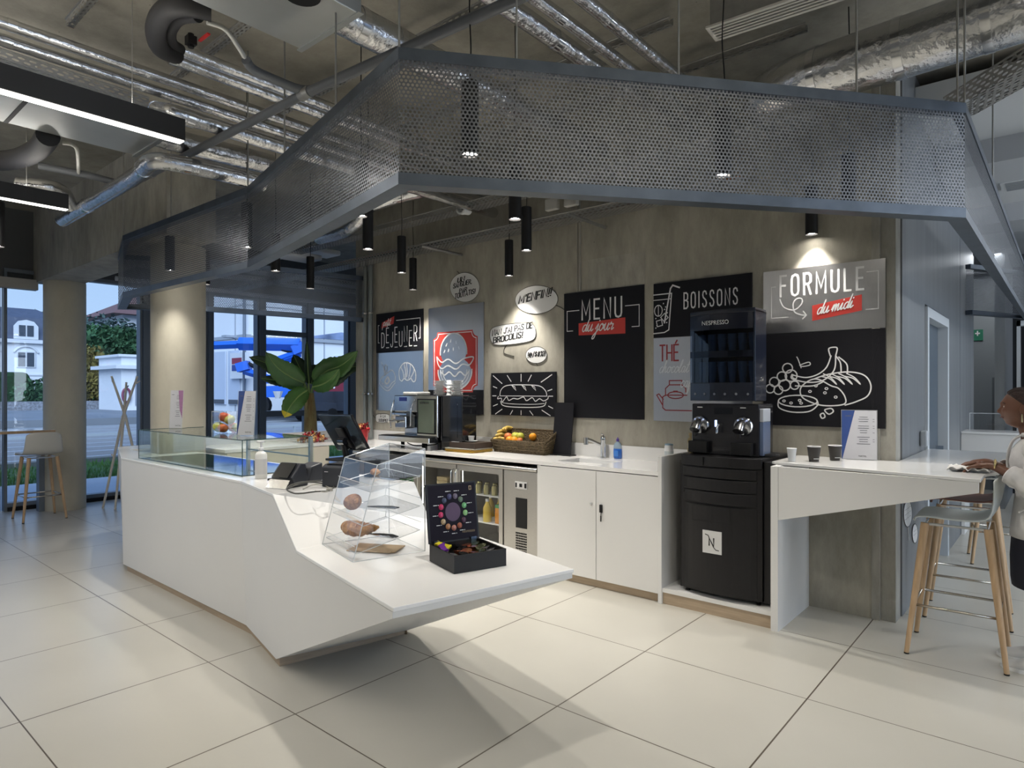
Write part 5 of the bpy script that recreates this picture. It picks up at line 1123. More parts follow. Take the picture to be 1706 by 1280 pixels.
# ================================================================== REAR WORKTOP THINGS
WZ = WT+.001
# candy tray, bucket
def candy(proto, loc, r): 
    o = proto.copy(); COL.objects.link(o); o.location = loc; o.rotation_euler = (r.uniform(0, 6), r.uniform(0, 6), r.uniform(0, 6)); return o
def candy_proto(nm, col):
    b = MB(); b.ball((0, 0, 0), .019, 8, 5, (1.2, 1, .8)); b.add([(.02, -.003, 0), (.042, -.016, .004), (.042, .016, -.004)], [(0, 1, 2)]).add([(-.02, -.003, 0), (-.042, -.016, .004), (-.042, .016, -.004)], [(0, 1, 2)])
    return b, mat(nm, col, .2, .5)
q = AX(520, 728, -6.62); q.z = WZ
tr = thing('candy_tray', 'low clear tray heaped with red and gold sweets on the window side worktop', 'tray', q, 0)
MB().box(-.14, -.20, 0, .14, .20, .004).build('tray_base', acrylic, tr)
for a in ((-.14, -.20, .14, -.197), (-.14, .197, .14, .20), (-.14, -.2, -.137, .2), (.137, -.2, .14, .2)): MB().box(a[0], a[1], 0, a[2], a[3], .06).build('tray_wall', acrylic, tr)
rnd = random.Random(11); cm_ = {}
for lab, kindc in (('red', (.42, .02, .03)), ('gold', (.70, .42, .16)), ('dark red', (.20, .01, .015))):
    b, mm = candy_proto('foil_'+lab.replace(' ', '_'), kindc); o = b.build('wrapped_sweet', mm, smooth=True); tag(o, lab+' foil wrapped sweet heaped in the low clear tray', 'sweet', 'foil wrapped sweets in the tray'); cm_[lab] = o
cps = list(cm_.values()); heap = []
for i in range(54):
    a = rnd.uniform(0, 2*PI); rr = rnd.uniform(0, 1)**.6; z = .025+.10*(1-rr)*rnd.uniform(.3, 1)
    heap.append((q.x+math.cos(a)*rr*.115, q.y+math.sin(a)*rr*.17, WZ+z))
for i, p in enumerate(heap):
    if i < 3: cps[i].location = p
    else: candy(cps[i % 3], p, rnd)
q = AZ(603, 741, WZ); t = thing('candy_bucket', 'red bucket crammed with foil sweets left of the silver coffee machine', 'bucket', q)
MB().lathe([(.055, 0), (.058, .004), (.075, .17), (.072, .17), (.054, .008), (.0, .008)], seg=24).build('bucket_wall', mat('bucket_red', (.40, .02, .025), .35), t, smooth=True, auto=40)
c2_ = [c.copy() for c in cps]
for o in c2_: COL.objects.link(o); o['label'] = o['label'].split(' foil')[0]+' foil wrapped sweet piled up in the red bucket'; o['group'] = 'foil wrapped sweets in the bucket'
for i in range(26):
    a = rnd.uniform(0, 2*PI); rr = rnd.uniform(0, 1)**.5*.085; p = (q.x+math.cos(a)*rr, q.y+math.sin(a)*rr, WZ+.16+.09*(1-rr/.09)*rnd.uniform(.2, 1)+.01)
    if i < 3: c2_[i].location = p
    else: candy(c2_[i % 3], p, rnd)
# ---- espresso machine
ex0 = AY(662, 700, 4.42).x; ex1 = AY(731, 700, 4.42).x; ew = ex1-ex0
em = thing('espresso_machine', 'chrome traditional espresso machine on the rear worktop', 'coffee machine', (ex0, 4.40, WZ))
ezt = AY(700, 659, 4.42).z-WZ; eyd = .46
mirror = mat('polished_steel', (.62, .63, .64), .12, 1.0)
for x in (.02, ew*.55, ew-.05):
    for y in (.06, eyd-.08): MB().lathe([(.02, 0), (.02, .07)], (x+.02, y, 0), 14).build('foot', black_mat, em)
dt = MB().box(-.17, -.10, .07, ew*.98, .30, .125).build('drip_tray', mirror, em, bevel=.006)
MB().box(-.15, -.08, .126, ew*.95, .02, .129).build('drip_grid', black_mat, em)
MB().box(ew*.52, .0, .126, ew, eyd, ezt).build('right_body', mirror, em, bevel=.006)
MB().box(ew*.55, -.006, .16, ew*.95, .0, ezt-.04).build('mirror_door', mat('mirror_green', (.30, .38, .36), .04, 1.0), em)
MB().ribbon([(ew*.55, .16), (ew*.95, .16), (ew*.95, ezt-.04), (ew*.55, ezt-.04)], .012, lambda x, y: (x, -.008, y), True).build('door_trim', black_mat, em)
MB().box(0, .12, .126, ew*.52, eyd, ezt-.12).build('back_panel', mirror, em, bevel=.004)
MB().box(-.03, .0, ezt-.17, ew*.52, eyd, ezt).build('head_cover', mirror, em, bevel=.008)
MB().box(.06, -.006, ezt-.06, .17, 0, ezt-.02).build('display', mat('display_blue', (.02, .03, .16), .2), em)
MB().tube([(-.07, .05, ezt-.20), (.16, .05, ezt-.20)], .045, 16).build('group_head', mirror, em, smooth=True, auto=40)
for x in (.02, .14): MB().lathe([(.034, 0), (.036, .03), (.03, .05)], (x, .04, ezt-.28), 18).tube([(x, .01, ezt-.26), (x+.01, -.12, ezt-.275)], .013, 10).build('portafilter', chrome, em, smooth=True, auto=40)
MB().tube(smooth_pts([(-.05, .02, ezt-.05), (-.06, -.02, ezt-.2), (-.045, -.03, .2)], 5), .006, 8).build('steam_wand', chrome, em, smooth=True)
MB().tube(smooth_pts([(ew*.47, .0, ezt-.04), (ew*.47, -.05, ezt-.15), (ew*.46, -.05, ezt-.32)], 5), .007, 8).build('steam_wand', chrome, em, smooth=True)
MB().box(.03, -.04, .20, .20, .09, .33).build('water_jug', mirror, em, bevel=.012)
MB().tube(smooth_pts([(.07, .1, .04), (.2, .08, -.0+.02), (.4, .12, .03), (.45, .2, .05)], 5), .006, 6).build('hose', black_mat, em, smooth=True)
text_mesh('NESPRESSO', .032, 'lettering', ink_black, em, lambda x, y: (ew*.60+x, -.0085, ezt-.085+y), xs=.85)
MB().box(.04, .06, ezt, ew*.40, .26, ezt+.035).build('folded_towel', mat('towel', (.75, .74, .72), .9, bump=.3, bscale=60), em, bevel=.01)
# stacks of saucers on top
def saucer_stack(label, x, y, z, n, r=.062):
    for k in range(n):
        if k == 0: o = MB().lathe([(.03, 0), (.035, .003), (r, .011), (r, .013), (.03, .006), (.0, .006)], seg=22).build('saucer', white_cool, smooth=True, auto=50); first = o
        else: o = first.copy(); COL.objects.link(o)
        o.location = (x, y, z+k*.0135); tag(o, ['lowest', 'second lowest', 'third lowest', 'fourth lowest', 'fifth lowest', 'middle', 'fifth highest', 'fourth highest', 'third highest', 'second highest', 'topmost'][k]+' '+label, 'saucer', label.replace('white saucer in', ''))
saucer_stack('white saucer in the left stack on top of the coffee machines', AY(731, 640, 4.52).x, 4.53, WZ+ezt+.001, 11)
saucer_stack('white saucer in the right stack on top of the coffee machines', AY(760, 640, 4.52).x, 4.53, WZ+ezt+.001, 11)
def cup(label, loc, grp=None, r=.033, h=.05, m=white_cool, rz=0, up=1):
    t = thing('cup', label, 'cup', loc, rz, grp)
    pr = [(r*.62, 0), (r*.7, .002), (r, h), (r-.003, h), (r*.62, .006), (0, .006)]
    if up < 0: pr = [(a, h-b) for a, b in pr]
    MB().lathe(pr, seg=24, cap=(0, 0) if 0 else (1, 0)).build('bowl', m, t, smooth=True, auto=50)
    MB().tube(smooth_pts([(r*.85, 0, h*.75), (r*1.5, 0, h*.7), (r*1.4, 0, h*.35), (r*.8, 0, h*.3)], 4), .0035, 6).build('handle', m, t, smooth=True)
    return t
for k in range(4): cup(['lowest', 'second lowest', 'second highest', 'topmost'][k]+' small white cup stacked upside down between the saucer stacks', (AY(746, 640, 4.52).x, 4.54, WZ+ezt+.001+k*.036), 'cups between the saucer stacks', .030, .045, rz=k, up=-1)
# black milk fridge
bx0 = ex1+.012; bx1 = AY(770, 700, 4.44).x
bf = thing('milk_cooler', 'glossy black cooler unit joined to the right of the espresso machine', 'cooler', (bx0, 4.44, WZ))
bwid = bx1-bx0; bh_ = ezt
MB().box(0, 0, .02, bwid, .20, bh_-.002).build('casing', black_gloss, bf, bevel=.006); MB().box(.01, .02, 0, bwid-.01, .18, .02).build('foot', black_mat, bf)
MB().ribbon([(.0, .10), (.0, bh_-.02)], .012, lambda x, y: (x+.006, -.002, y)).build('chrome_strip', chrome, bf)
text_mesh('NESPRESSO', .042, 'lettering', mat('print_silver', (.35, .35, .37), .4), bf, lambda x, y: (bwid*.18+x, -.001, bh_-.10+y), xs=.85)
MB().box(.03, -.003, .13, bwid*.78, -.0005, bh_-.06).build('door_panel', black_gloss, bf)
# trays
q = AY(738, 749, 4.38); q.z = WZ
for k, (nm, col, z) in enumerate((('lower yellow', (.60, .38, .06), 0), ('upper yellow', (.58, .36, .08), .013), ('pale grey', (.55, .55, .52), .026))):
    m = MB(); 
    def rr_(s_, z_): return [(.0+s_*.02, 0+s_*.02, z_), (.36-s_*.02, 0+s_*.02, z_), (.38-s_*.02, .03, z_), (.38-s_*.02, .30-s_*.02, z_), (.02+s_*.02, .32-s_*.02, z_), (0+s_*.02, .28, z_)]
    m.loft([rr_(.6, 0), rr_(0, .011)]); o = m.build('serving_tray', mat('tray_'+nm.replace(' ', '_'), col, .45), bevel=.001); o.location = (q.x+.01*k, q.y-.01*k+.02, WZ+z); o.rotation_euler = (0, 0, .05*k-.03)
    tag(o, nm+' serving tray in the stack right of the black cooler', 'tray', 'stacked serving trays')
t = thing('tray_box', 'dark brown box tray topping the stack of serving trays', 'tray', (q.x+.045, q.y+.04, WZ+.038))
MB().box(0, 0, 0, .34, .26, .055).build('box', mat('dark_brown', (.035, .022, .015), .5), t, bevel=.004)
MB().box(.03, .0, .0555, .12, .05, .058).build('paper_slip', mat('card_white', (.66, .66, .70), .5), t)
tz = WZ+.038+.056
o = MB().lathe([(.03, 0), (.035, .003), (.062, .010), (.062, .012), (.03, .006), (.0, .006)], seg=24).build('saucer', white_cool, smooth=True, auto=50); o.location = (q.x+.24, q.y+.15, tz); tag(o, 'white saucer holding one espresso cup on the dark box tray', 'saucer')
cup('single white espresso cup on a saucer on the dark box tray', (q.x+.24, q.y+.15, tz+.008), None, .033, .05, rz=2.4)
# ---- wicker basket with fruit
wick = mat('wicker', (.055, .038, .018), .7, noise=.1, nscale=60, bump=.9, bscale=70, col2=(.13, .09, .045))
q = AY(824, 750, 4.70); q.z = WZ; bk = thing('wicker_basket', 'dark rectangular wicker basket of fruit, tilted toward the room', 'basket', q, -.02)
bw_, bdp = AY(908, 750, 4.70).x-q.x, .15
def br(s_, z_, zb_): return [(-s_, -s_, z_), (bw_+s_, -s_, z_), (bw_+s_, bdp+s_, zb_), (-s_, bdp+s_, zb_)]
m = MB(); outr = [br(0, 0, .0), br(.03, .11, .215)]; inr = [br(.018, .11, .215), br(-.015, .012, .03)]
m.loft([outr[0], outr[1], inr[0], inr[1]]); m.build('weave', wick, bk)
m = MB()
m.tube(br(.024, .112, .217), .009, 8, closed=True); m.build('rim', wick, bk, smooth=True)
m = MB()
for k in range(1, 4):
    z = .11*k/4+.005; zz = .215*k/4+.005; m.tube(br(.0075*k+.003, z, zz), .006, 6, closed=True)
for k in range(17): x = bw_*k/16; m.tube([(x, -.003, .0), (x, -.032, .11)], .004, 5)
m.build('rib', wick, bk, smooth=True)
BM = Matrix.Translation(q)
def inb(x, y, r): return BM @ Vector((x*1.08, y*.85-.005, .045+.35*y+r+.02))
apple('green apple in the middle of the wicker basket, left of its pair', inb(.165, .13, .041), .041, 'green', 'apples in the basket')
apple('green apple right of the other green one in the wicker basket', inb(.225, .12, .041), .041, 'green', 'apples in the basket')
apple('rosy peach beside the bananas in the wicker basket', inb(.10, .10, .042), .042, 'peach', None, 'peach')
for k, (x, y, lb) in enumerate(((.14, .06, 'front left orange in the wicker basket'), (.20, .055, 'front middle orange in the wicker basket'), (.345, .16, 'orange alone at the right end of the wicker basket'))):
    o = MB().ball((0, 0, 0), .037, 16, 10).build('orange', FR_['orange'], smooth=True); o.location = inb(x, y, .030); tag(o, lb, 'orange', 'oranges in the basket')
apple('rosy peach at the front right of the wicker basket', inb(.26, .06, .030), .030, 'peach', None, 'peach')
ban_m = mat('banana_skin', (.50, .34, .07), .5, noise=.15, nscale=30, col2=(.66, .48, .12))
for k, (x, y, z, rz) in enumerate(((.00, .16, .06, 1.2), (.03, .10, .05, .9), (.045, .17, .085, 1.5), (.075, .15, .10, 1.7), (.02, .055, .03, .7))):
    P = [(-.07, .0, .0), (-.055, .006, .0), (0, .022, .005), (.055, .004, 0), (.072, -.008, 0)]
    o = MB().tube(smooth_pts(P, 4), [.004]*2+[.010, .013, .016, .017, .018, .018, .018, .018, .018, .017, .016, .012, .008, .005, .005], 8).build('banana', ban_m, smooth=True)
    o.location = inb(x, y, z); o.rotation_euler = (.3, 0, rz); tag(o, ['back left', 'left', 'upper', 'topmost', 'front left'][k]+' banana in the wicker basket', 'banana', 'bananas in the basket')
# black stand board
a = AY(919, 729, WY-.12); t = thing('black_board_stand', 'small plain black board standing on the worktop left of the menu board', 'board', (a.x, WY-.12, WZ))
wd_ = AY(951, 690, WY-.1).x-AY(920, 690, WY-.1).x; hh_ = AY(935, 671, WY-.1).z-WZ
MB().add([(0, 0, 0), (wd_, 0, 0), (wd_, .06, hh_), (0, .06, hh_)], [(0, 1, 2, 3)]).build('board_panel', board_black, t, solid=.008)
MB().box(-.01, -.04, 0, wd_+.03, .05, .008).build('foot', black_mat, t)
# ---- tap
q = AZ(1005, 763, WZ); tp = thing('mixer_tap', 'chrome kitchen mixer tap behind the sink', 'tap', q)
MB().lathe([(.028, 0), (.028, .006), (.024, .01), (.023, .15), (.024, .155), (.024, .185), (.02, .19), (.0, .19)], seg=24).build('tap_body', chrome, tp, smooth=True, auto=40)
dv = Vector((-.17, -.10, 0)).normalized()
MB().tube([Vector((0, 0, .105)), dv*.10+Vector((0, 0, .15)), dv*.15+Vector((0, 0, .165))], .014, 14).tube([dv*.15+Vector((0, 0, .178)), dv*.15+Vector((0, 0, .115))], .021, 14).build('spout', chrome, tp, smooth=True, auto=50)
MB().tube([(0, 0, .19), (.0, .0, .205), (.02, -.06, .215)], .006, 8).build('lever', chrome, tp, smooth=True)
# ---- washing-up liquid
q = AZ(1029, 764, WZ); t = thing('soap_bottle', 'clear bottle of blue washing-up liquid beside the tap', 'bottle', q)
prf = [(.0, .0), (.036, 0), (.040, .01), (.041, .05)]
MB().lathe(prf+[(.040, .085)], seg=22, sy=.6).build('blue_liquid', mat('blue_liquid', (.02, .12, .50), .12, coat=.4), t, smooth=True, auto=50)
MB().lathe([(.040, .085), (.038, .11), (.026, .135), (.012, .145), (.012, .15)], seg=22, sy=.6).build('bottle_shoulder', mat('clear_blue_plastic', (.35, .48, .62), .15, alpha=.6), t, smooth=True, auto=50)
MB().lathe([(.013, .15), (.012, .17), (.005, .175), (.004, .185), (.0, .186)], seg=14).build('cap', mat('violet_cap', (.10, .06, .30), .4), t, smooth=True, auto=50)
MB().box(-.022, -.0265, .02, .022, -.024, .07).build('label', mat('label_blue', (.05, .20, .60), .4), t)
q = AZ(1102, 757, WZ); q = Vector((X_end-.05, 4.55, WZ)); t = thing('wipes_tub', 'white cylinder tub at the right end of the sink worktop', 'tub', q)
MB().lathe([(.034, 0), (.034, .165), (.030, .175)], seg=24).build('tub_body', white_cool, t, smooth=True, auto=40); MB().lathe([(.031, .175), (.031, .185), (.0, .19)], seg=24).build('lid', mat('lid_blue', (.25, .36, .45), .4), t, smooth=True, auto=40)
MB().lathe([(.0345, .03), (.0345, .13)], seg=24, cap=(0, 0)).build('label', mat('label_pale', (.55, .6, .62), .5), t, smooth=True)

# ================================================================== BLACK COFFEE STATION
mx0 = AZ(1138, 985, .115).x-.02; mx1 = AZ(1271, 1010, .115).x+.005; MWD = mx1-mx0; MY = 4.335
def arc(x0, x1, y0, bulge, yb, n=14): return [(x0+(x1-x0)*i/n, y0-bulge*math.sin(PI*i/n)**.8) for i in range(n+1)]+[(x1, yb), (x0, yb)]
st_m = mat('station_black', (.010, .0095, .011), .38, spec=.4)
cs_ = thing('coffee_station', 'tall curved black self-service coffee cabinet between the sink cupboard and bar table', 'coffee cabinet', (mx0, MY, .116))
CT = 1.095-.116
MB().prism(arc(0, MWD, 0, .045, .55), .03, CT-.02).build('carcass', st_m, cs_)
for x in (.035, MWD-.035):
    for y in (.03, .5): MB().lathe([(.016, 0), (.016, .008), (.008, .01), (.008, .03)], (x, y, 0), 12).build('foot', black_mat, cs_)
ZS = lambda v: 1.55-(v-CY)*4.44/FPX-.116
dd = MB().prism(arc(.03, MWD-.03, -.012, .055, .02), .045, .64).build('door', st_m, cs_, bevel=.002)
lx0 = MWD*.33
MB().box(lx0, -.0705, .315, lx0+.135, -.064, .47).build('badge', mat('badge_silver', (.62, .62, .62), .35), cs_)
def bF(x, y): return (lx0+x, -.0712, .315+y)
lg = MB(); lg.ribbon([(.048, .055), (.048, .105), (.080, .052), (.080, .104)], .010, bF)
lg.ribbon([(.02, .128), (.040, .122), (.058, .085), (.078, .045), (.095, .028), (.115, .026)], .006, bF); lg.build('emblem', ink_black, cs_)
MB().ribbon([(MWD*.20, .53), (MWD*.66, .53), (MWD*.66, .635), (MWD*.20, .635)], .003, lambda x, y: (x, -.0675, y), True).build('flap_seam', mat('seam', (.002, .002, .002), .6), cs_)
for k, (z0, z1) in enumerate(((.655, .735), (.745, .825), (.835, .90))):
    d2 = MB().prism(arc(.02, MWD-.03, -.014-.002*k, .058, .02), z0, z1).build('drawer', st_m, cs_, bevel=.004)
    MB().box(.025, -.02, z1-.025, .055, -.012, z1-.005).build('drawer_lock', black_mat, d2)
MB().prism(arc(.0, MWD, -.01, .06, .55), .91, CT).build('shelf_top', st_m, cs_, bevel=.005)
for x in (MWD*.33, MWD*.67): MB().box(x-.001, -.0715, .915, x+.001, -.055, CT-.008).build('seam', mat('seam', (.002, .002, .002), .6), cs_)
MB().box(-.02, .02, .02, -.002, .55, CT-.05).box(MWD+.002, .02, .02, MWD+.05, .55, CT-.02).build('side_cladding', st_m, cs_, bevel=.004)
MB().lathe([(.0, 0), (.10, 0), (.11, .005), (.11, .02), (.0, .022)], (MWD-.075, .22, CT+.001), 30).build('side_bowl', black_mat, cs_, smooth=True, auto=40)
# brewer unit on the station
bz = .116+CT+.001
br0 = AY(1153, 700, 4.42).x; br1 = AY(1266, 700, 4.42).x; BW = br1-br0; DPT = .24
bu = thing('capsule_brewer', 'black double head capsule coffee brewer with chrome spouts', 'coffee machine', (br0, 4.40, bz))
BH = 1.455-bz; bodyw = BW*.985
MB().box(0, .02, 0, bodyw, .30, BH).build('casing', mat('brewer_black', (.012, .012, .016), .25, coat=.3), bu, bevel=.006)
MB().box(-.015, .05, .02, -.001, .40, BH-.05).build('side_tank', mat('tank_grey', (.42, .45, .5), .3), bu)
MB().box(bodyw+.001, .03, .01, BW+.02, .17, BH-.12).build('water_tank', mat('tank_frost', (.10, .14, .24), .2, coat=.3), bu, bevel=.004)
MB().box(bodyw+.001, .029, BH-.12, BW+.02, .17, BH-.03).build('tank_cover', mat('tank_grey', (.42, .45, .5), .3), bu, bevel=.004)
for k, x in enumerate((bodyw*.13, bodyw*.78)):
    T = Matrix.Rotation(PI/2, 4, 'X')
    hd = MB().lathe([(.0, 0), (.062, 0), (.066, .006), (.060, .014), (.0, .016)], (x, .018, BH*.58), 30, T).build('brew_head', chrome, bu, smooth=True, auto=35)
    MB().tube([(x, .0, BH*.58+.02), (x, -.05, BH*.58), (x, -.075, BH*.58-.035)], [.030, .034, .036], 20).build('spout_cover', mat('satin_steel', (.62, .62, .63), .2, 1.0), hd, smooth=True, auto=40)
    MB().box(x-.018, -.084, BH*.58-.005, x+.018, -.06, BH*.58+.003).build('spout_slot', black_mat, hd)
    MB().tube([(x, -.06, BH*.58-.05), (x, -.055, BH*.58-.075)], .012, 10).build('nozzle', black_mat, hd)
    for j in range(3): MB().lathe([(.006, 0), (.006, .003), (.0, .004)], (x-.03+.03*j, .001, BH*.58+.045-abs(j-1)*.006), 10, T).build('button', mat('button_lit', (.6, .65, .8), .3, emit=(.5, .6, 1), estr=.6), hd)
    MB().box(x-.07, -.03, .012, x+.07, .02, BH*.26).build('cup_platform', black_mat, bu, bevel=.004)
MB().tube(smooth_pts([(bodyw*.47, .02, BH*.60), (bodyw*.44, -.02, BH*.58), (bodyw*.43, -.03, BH*.42)], 5), .008, 10).build('hot_water_spout', chrome, bu, smooth=True)
MB().box(bodyw*.36, .015, BH*.55, bodyw*.39, .0195, BH*.68).build('indicator', mat('indicator_lit', (.4, .5, 1), .3, emit=(.5, .65, 1), estr=2.5), bu)
MB().box(bodyw*.35, .016, BH*.80, bodyw*.62, .0195, BH*.92).build('screen', black_gloss, bu)
for x in (bodyw*.09, bodyw*.74): MB().ribbon([(x, BH*.93), (x+.035, BH*.93)], .006, lambda a, b: (a, .0185, b)).build('caption', ink_white, bu)
# cup cabinet
uz = bz+BH+.02
ub = thing('cup_cabinet', 'dark blue black cup cabinet with a clear curved door on top of the brewer', 'cabinet', (br0-.005, 4.40, uz))
UH = 2.115-uz; UW = BW*.96
navy = mat('navy_black', (.008, .011, .022), .28, coat=.4)
MB().box(UW*.97, .0, 0, UW, .22, UH-.01).build('side_cabinet', navy, ub, bevel=.01)
MB().box(.0, .20, .10, UW*.97, .22, UH-.02).build('back', navy, ub)
MB().box(0, .03, .10, .012, .20, UH-.02).build('side', navy, ub); MB().box(UW*.965, .01, .10, UW*.985, .21, UH-.02).build('side', navy, ub)
MB().prism(arc(-.0, UW*.97, .0, .035, .22), 0, .13).build('base_drawer', navy, ub, bevel=.004)
MB().prism(arc(-.0, UW, .0, .03, .22), UH-.03, UH).build('top', navy, ub, bevel=.006)
MB().prism(arc(.0, UW*.97, .0, .035, .02), UH*.48, UH*.55).build('shelf_band', navy, ub)
MB().prism(arc(.012, UW*.97, .03, .0, .20), UH*.49, UH*.51).build('shelf', navy, ub)
MB().prism(arc(.0, UW*.97, .0, .035, .02), UH-.14, UH-.03).build('door_head', mat('navy_head', (.006, .008, .018), .2, coat=.3), ub)
gd = glassy('smoked_glass', (.30, .37, .48), .95)
ga = arc(.0, UW*.97, .0, .035, .0)[:15]
MB().grid([[(x, y, .13) for x, y in ga], [(x, y, UH-.14) for x, y in ga]]).build('door_glass', gd, ub, smooth=True)
for k in range(6): 
    x = UW*.97*(k+.6)/6; T = Matrix.Rotation(PI/2, 4, 'X'); yy = -.035*math.sin(PI*(k+.6)/6)**.8
    MB().lathe([(.006, 0), (.009, .002), (.009, .004), (.006, .004)], (x, yy-.001, .05), 14, T, cap=(0, 1)).build('stud', chrome, ub)
MB().lathe([(.0, 0), (.015, 0), (.015, .008), (.0, .009)], (UW, .12, UH*.24), 18, Matrix.Rotation(PI/2, 4, 'Y')).build('lock', chrome, ub)
text_mesh('NESPRESSO', .043, 'lettering', ink_white, ub, lambda x, y: (UW*.22+x, -.0365-.0, UH-.105+y), xs=.9)
pc = mat('paper_cup_blue', (.12, .17, .25), .5)
fst = None
for row in range(2):
    for col_ in range(6):
        z = .131 if row == 0 else UH*.512
        loc = (br0+.045+col_*(UW*.97-.085)/5, 4.50, uz+z)
        if fst is None:
            fst = MB().lathe([(.02, 0), (.029, .085), (.031, .085), (.029, .10), (.031, .10), (.030, .115), (.032, .116), (.031, .145), (.033, .146), (.031, .15)], seg=16, cap=(1, 0)).build('paper_cup_stack', pc, smooth=True, auto=50); o = fst
        else: o = fst.copy(); COL.objects.link(o)
        o.location = loc; tag(o, ['first', 'second', 'third', 'fourth', 'fifth', 'sixth'][col_]+' cup stack from the left on the '+('lower', 'upper')[row]+' shelf behind the smoked door', 'paper cups', 'cup stacks in the cup cabinet')
q = AY(1140, 749, 4.45); q.z = 1.071
t = thing('syrup_bottle', 'small gold brown bottle left of the capsule brewer', 'bottle', (mx0-.0, 4.50, .116+CT+.001))
MB().lathe([(.030, 0), (.031, .005), (.031, .085), (.026, .10), (.018, .105), (.018, .12), (.022, .122), (.022, .14), (.0, .142)], seg=22).build('bottle_body', mat('gold_brown', (.32, .25, .12), .45), t, smooth=True, auto=50)
MB().box(-.014, -.033, .03, .014, -.0305, .07).build('label', mat('card_white', (.66, .66, .70), .5), t)

# ================================================================== BAR TABLE THINGS
BZ = HB+.001
def paper_cup(label, loc, m_body, r=.038, h=.095, grp=None, text=True):
    t = thing('paper_cup', label, 'cup', loc, YAW, grp)
    MB().lathe([(r*.72, 0), (r*.72, .004), (r, h), (r-.0015, h), (r*.7, .01), (0, .01)], seg=28, cap=(1, 0)).build('cup_wall', m_body, t, smooth=True, auto=40)
    MB().lathe([(r-.0005, h-.002), (r+.0015, h), (r-.0005, h+.003), (r-.002, h)], seg=28, cap=(0, 0)).build('rim', white_cool, t, smooth=True)
    if text: MB().ribbon([(-.016, .02), (.016, .02)], .004, lambda x, y: (x, -r*.80, y)).build('printed_mark', ink_white, t)
    return t
paper_cup('small plain white paper cup at the left corner of the bar table', AZ(1319, 769, BZ), white_cool, .030, .085, text=False)
dkc = mat('cup_black', (.03, .027, .025), .5)
paper_cup('black paper cup left of the white packet on the bar table', AZ(1356, 769, BZ), dkc, .042, .098)
paper_cup('black paper cup right of the white packet on the bar table', AZ(1391, 767, BZ), dkc, .042, .098)
t = thing('coffee_packet', 'white packet with a black top standing behind the two black cups', 'packet', AZ(1374, 756, BZ)+Vector((0, .03, 0)), YAW)
MB().box(-.06, 0, 0, .06, .03, .115).build('packet_body', mat('card_white', (.66, .66, .70), .5), t, bevel=.004); MB().box(-.062, -.001, .09, .062, .031, .118).build('packet_top', black_mat, t, bevel=.003)
MB().ribbon([(-.02, .05), (.0, .06), (.02, .05), (.0, .035)], .008, lambda x, y: (x, -.002, y), True).build('printed_mark', ink_black, t)
menu_stand('large clear menu stand with blue and white card on the bar table', AZ(1435, 765, BZ)+Vector((0, -.06, 0)), .25, .215, .335, 'blue')
# ================================================================== BAR STOOLS
def stool(label, loc, rz, shell, seat_h=.80, group=None, grp=None):
    """shell seat on four splayed oak legs; the sitter faces local -x, the back is at +x"""
    t = thing('bar_stool', label, 'bar stool', loc, rz, grp)
    G_ = []
    prof = [(-.21, -.030), (-.195, -.008), (-.15, .0), (-.05, -.006), (.06, -.008), (.13, .002), (.175, .035), (.20, .09), (.215, .16), (.226, .23), (.232, .275)]
    n = 12
    for i, (x, z) in enumerate(prof):
        tt = i/(len(prof)-1); hw = .205-.03*max(0, (tt-.55))/.45; row = []
        for k in range(n+1):
            s_ = -1+2*k/n; y = s_*hw
            xx = x-(.055*s_*s_*max(0, tt-.5)*2); zz = z+(.014*s_*s_ if tt < .6 else 0)
            if i == len(prof)-1: zz -= .03*abs(s_)**5
            if i == 0: xx += .03*abs(s_)**5
            row.append((xx, y, seat_h+zz))
        G_.append(row)
    MB().grid(G_).build('seat_shell', shell, t, smooth=True, solid=.012, sub=1)
    for sx in (-1, 1):
        for sy in (-1, 1):
            a = Vector((sx*.15, sy*.14, seat_h-.03)); b = Vector((sx*.235, sy*.215, 0.008))
            MB().tube([a, a.lerp(b, .4), b], [.022, .019, .013], 12).build('leg', oak, t, smooth=True, auto=50)
            MB().tube([b, b-Vector((0, 0, .007))], .0135, 12).build('leg_tip', black_mat, t)
    zf = .29; f = 1-(zf/(seat_h-.03)); px_ = .15+.085*f; py_ = .14+.075*f
    fr_ = MB().tube([(-px_, -py_, zf), (px_, -py_, zf), (px_, py_, zf), (-px_, py_, zf)], .008, 8, closed=True).build('footrest', mat('steel_warm', (.55, .52, .46), .25, 1.0), t, smooth=True)
    MB().tube([(-.15, -.14, seat_h-.035), (.15, -.14, seat_h-.035), (.15, .14, seat_h-.035), (-.15, .14, seat_h-.035)], .008, 6, closed=True).build('seat_frame', chrome, t)
    return t
sh_w = mat('shell_pale', (.62, .61, .57), .4); sh_g = mat('shell_grey_white', (.56, .60, .60), .4); sh_b = mat('shell_brown', (.17, .07, .05), .5)
stool('pale shell bar stool with oak legs at the window table on the far left', (-9.44, 2.255, 0), 0, sh_w, .78)
stool('grey white shell bar stool in front of the bar table, nearest the camera', (-.475, 4.63, 0), .03, sh_g, .80)
stool('brown shell bar stool behind the grey white one at the bar table', (-.50, 5.43, 0), .05, sh_b, .80)
stool('white shell bar stool farthest back beside the metal wall', (-.42, 7.3, 0), .15, sh_g, .80)
# ---- high window table on the left
tb = thing('window_table', 'narrow high table with a white top and wooden edge by the left window', 'table', (-10.02, .2, 0))
MB().box(-.22, 0, 1.015, .22, 2.32, 1.045).build('table_edge', oak, tb, bevel=.003); MB().box(-.215, .005, 1.0455, .215, 2.315, 1.05).build('table_top', white_top, tb)
MB().box(-.05, 2.17, 0, .08, 2.25, 1.014).build('leg', frame_m, tb); MB().box(-.05, .1, 0, .08, .2, 1.014).build('leg', frame_m, tb)
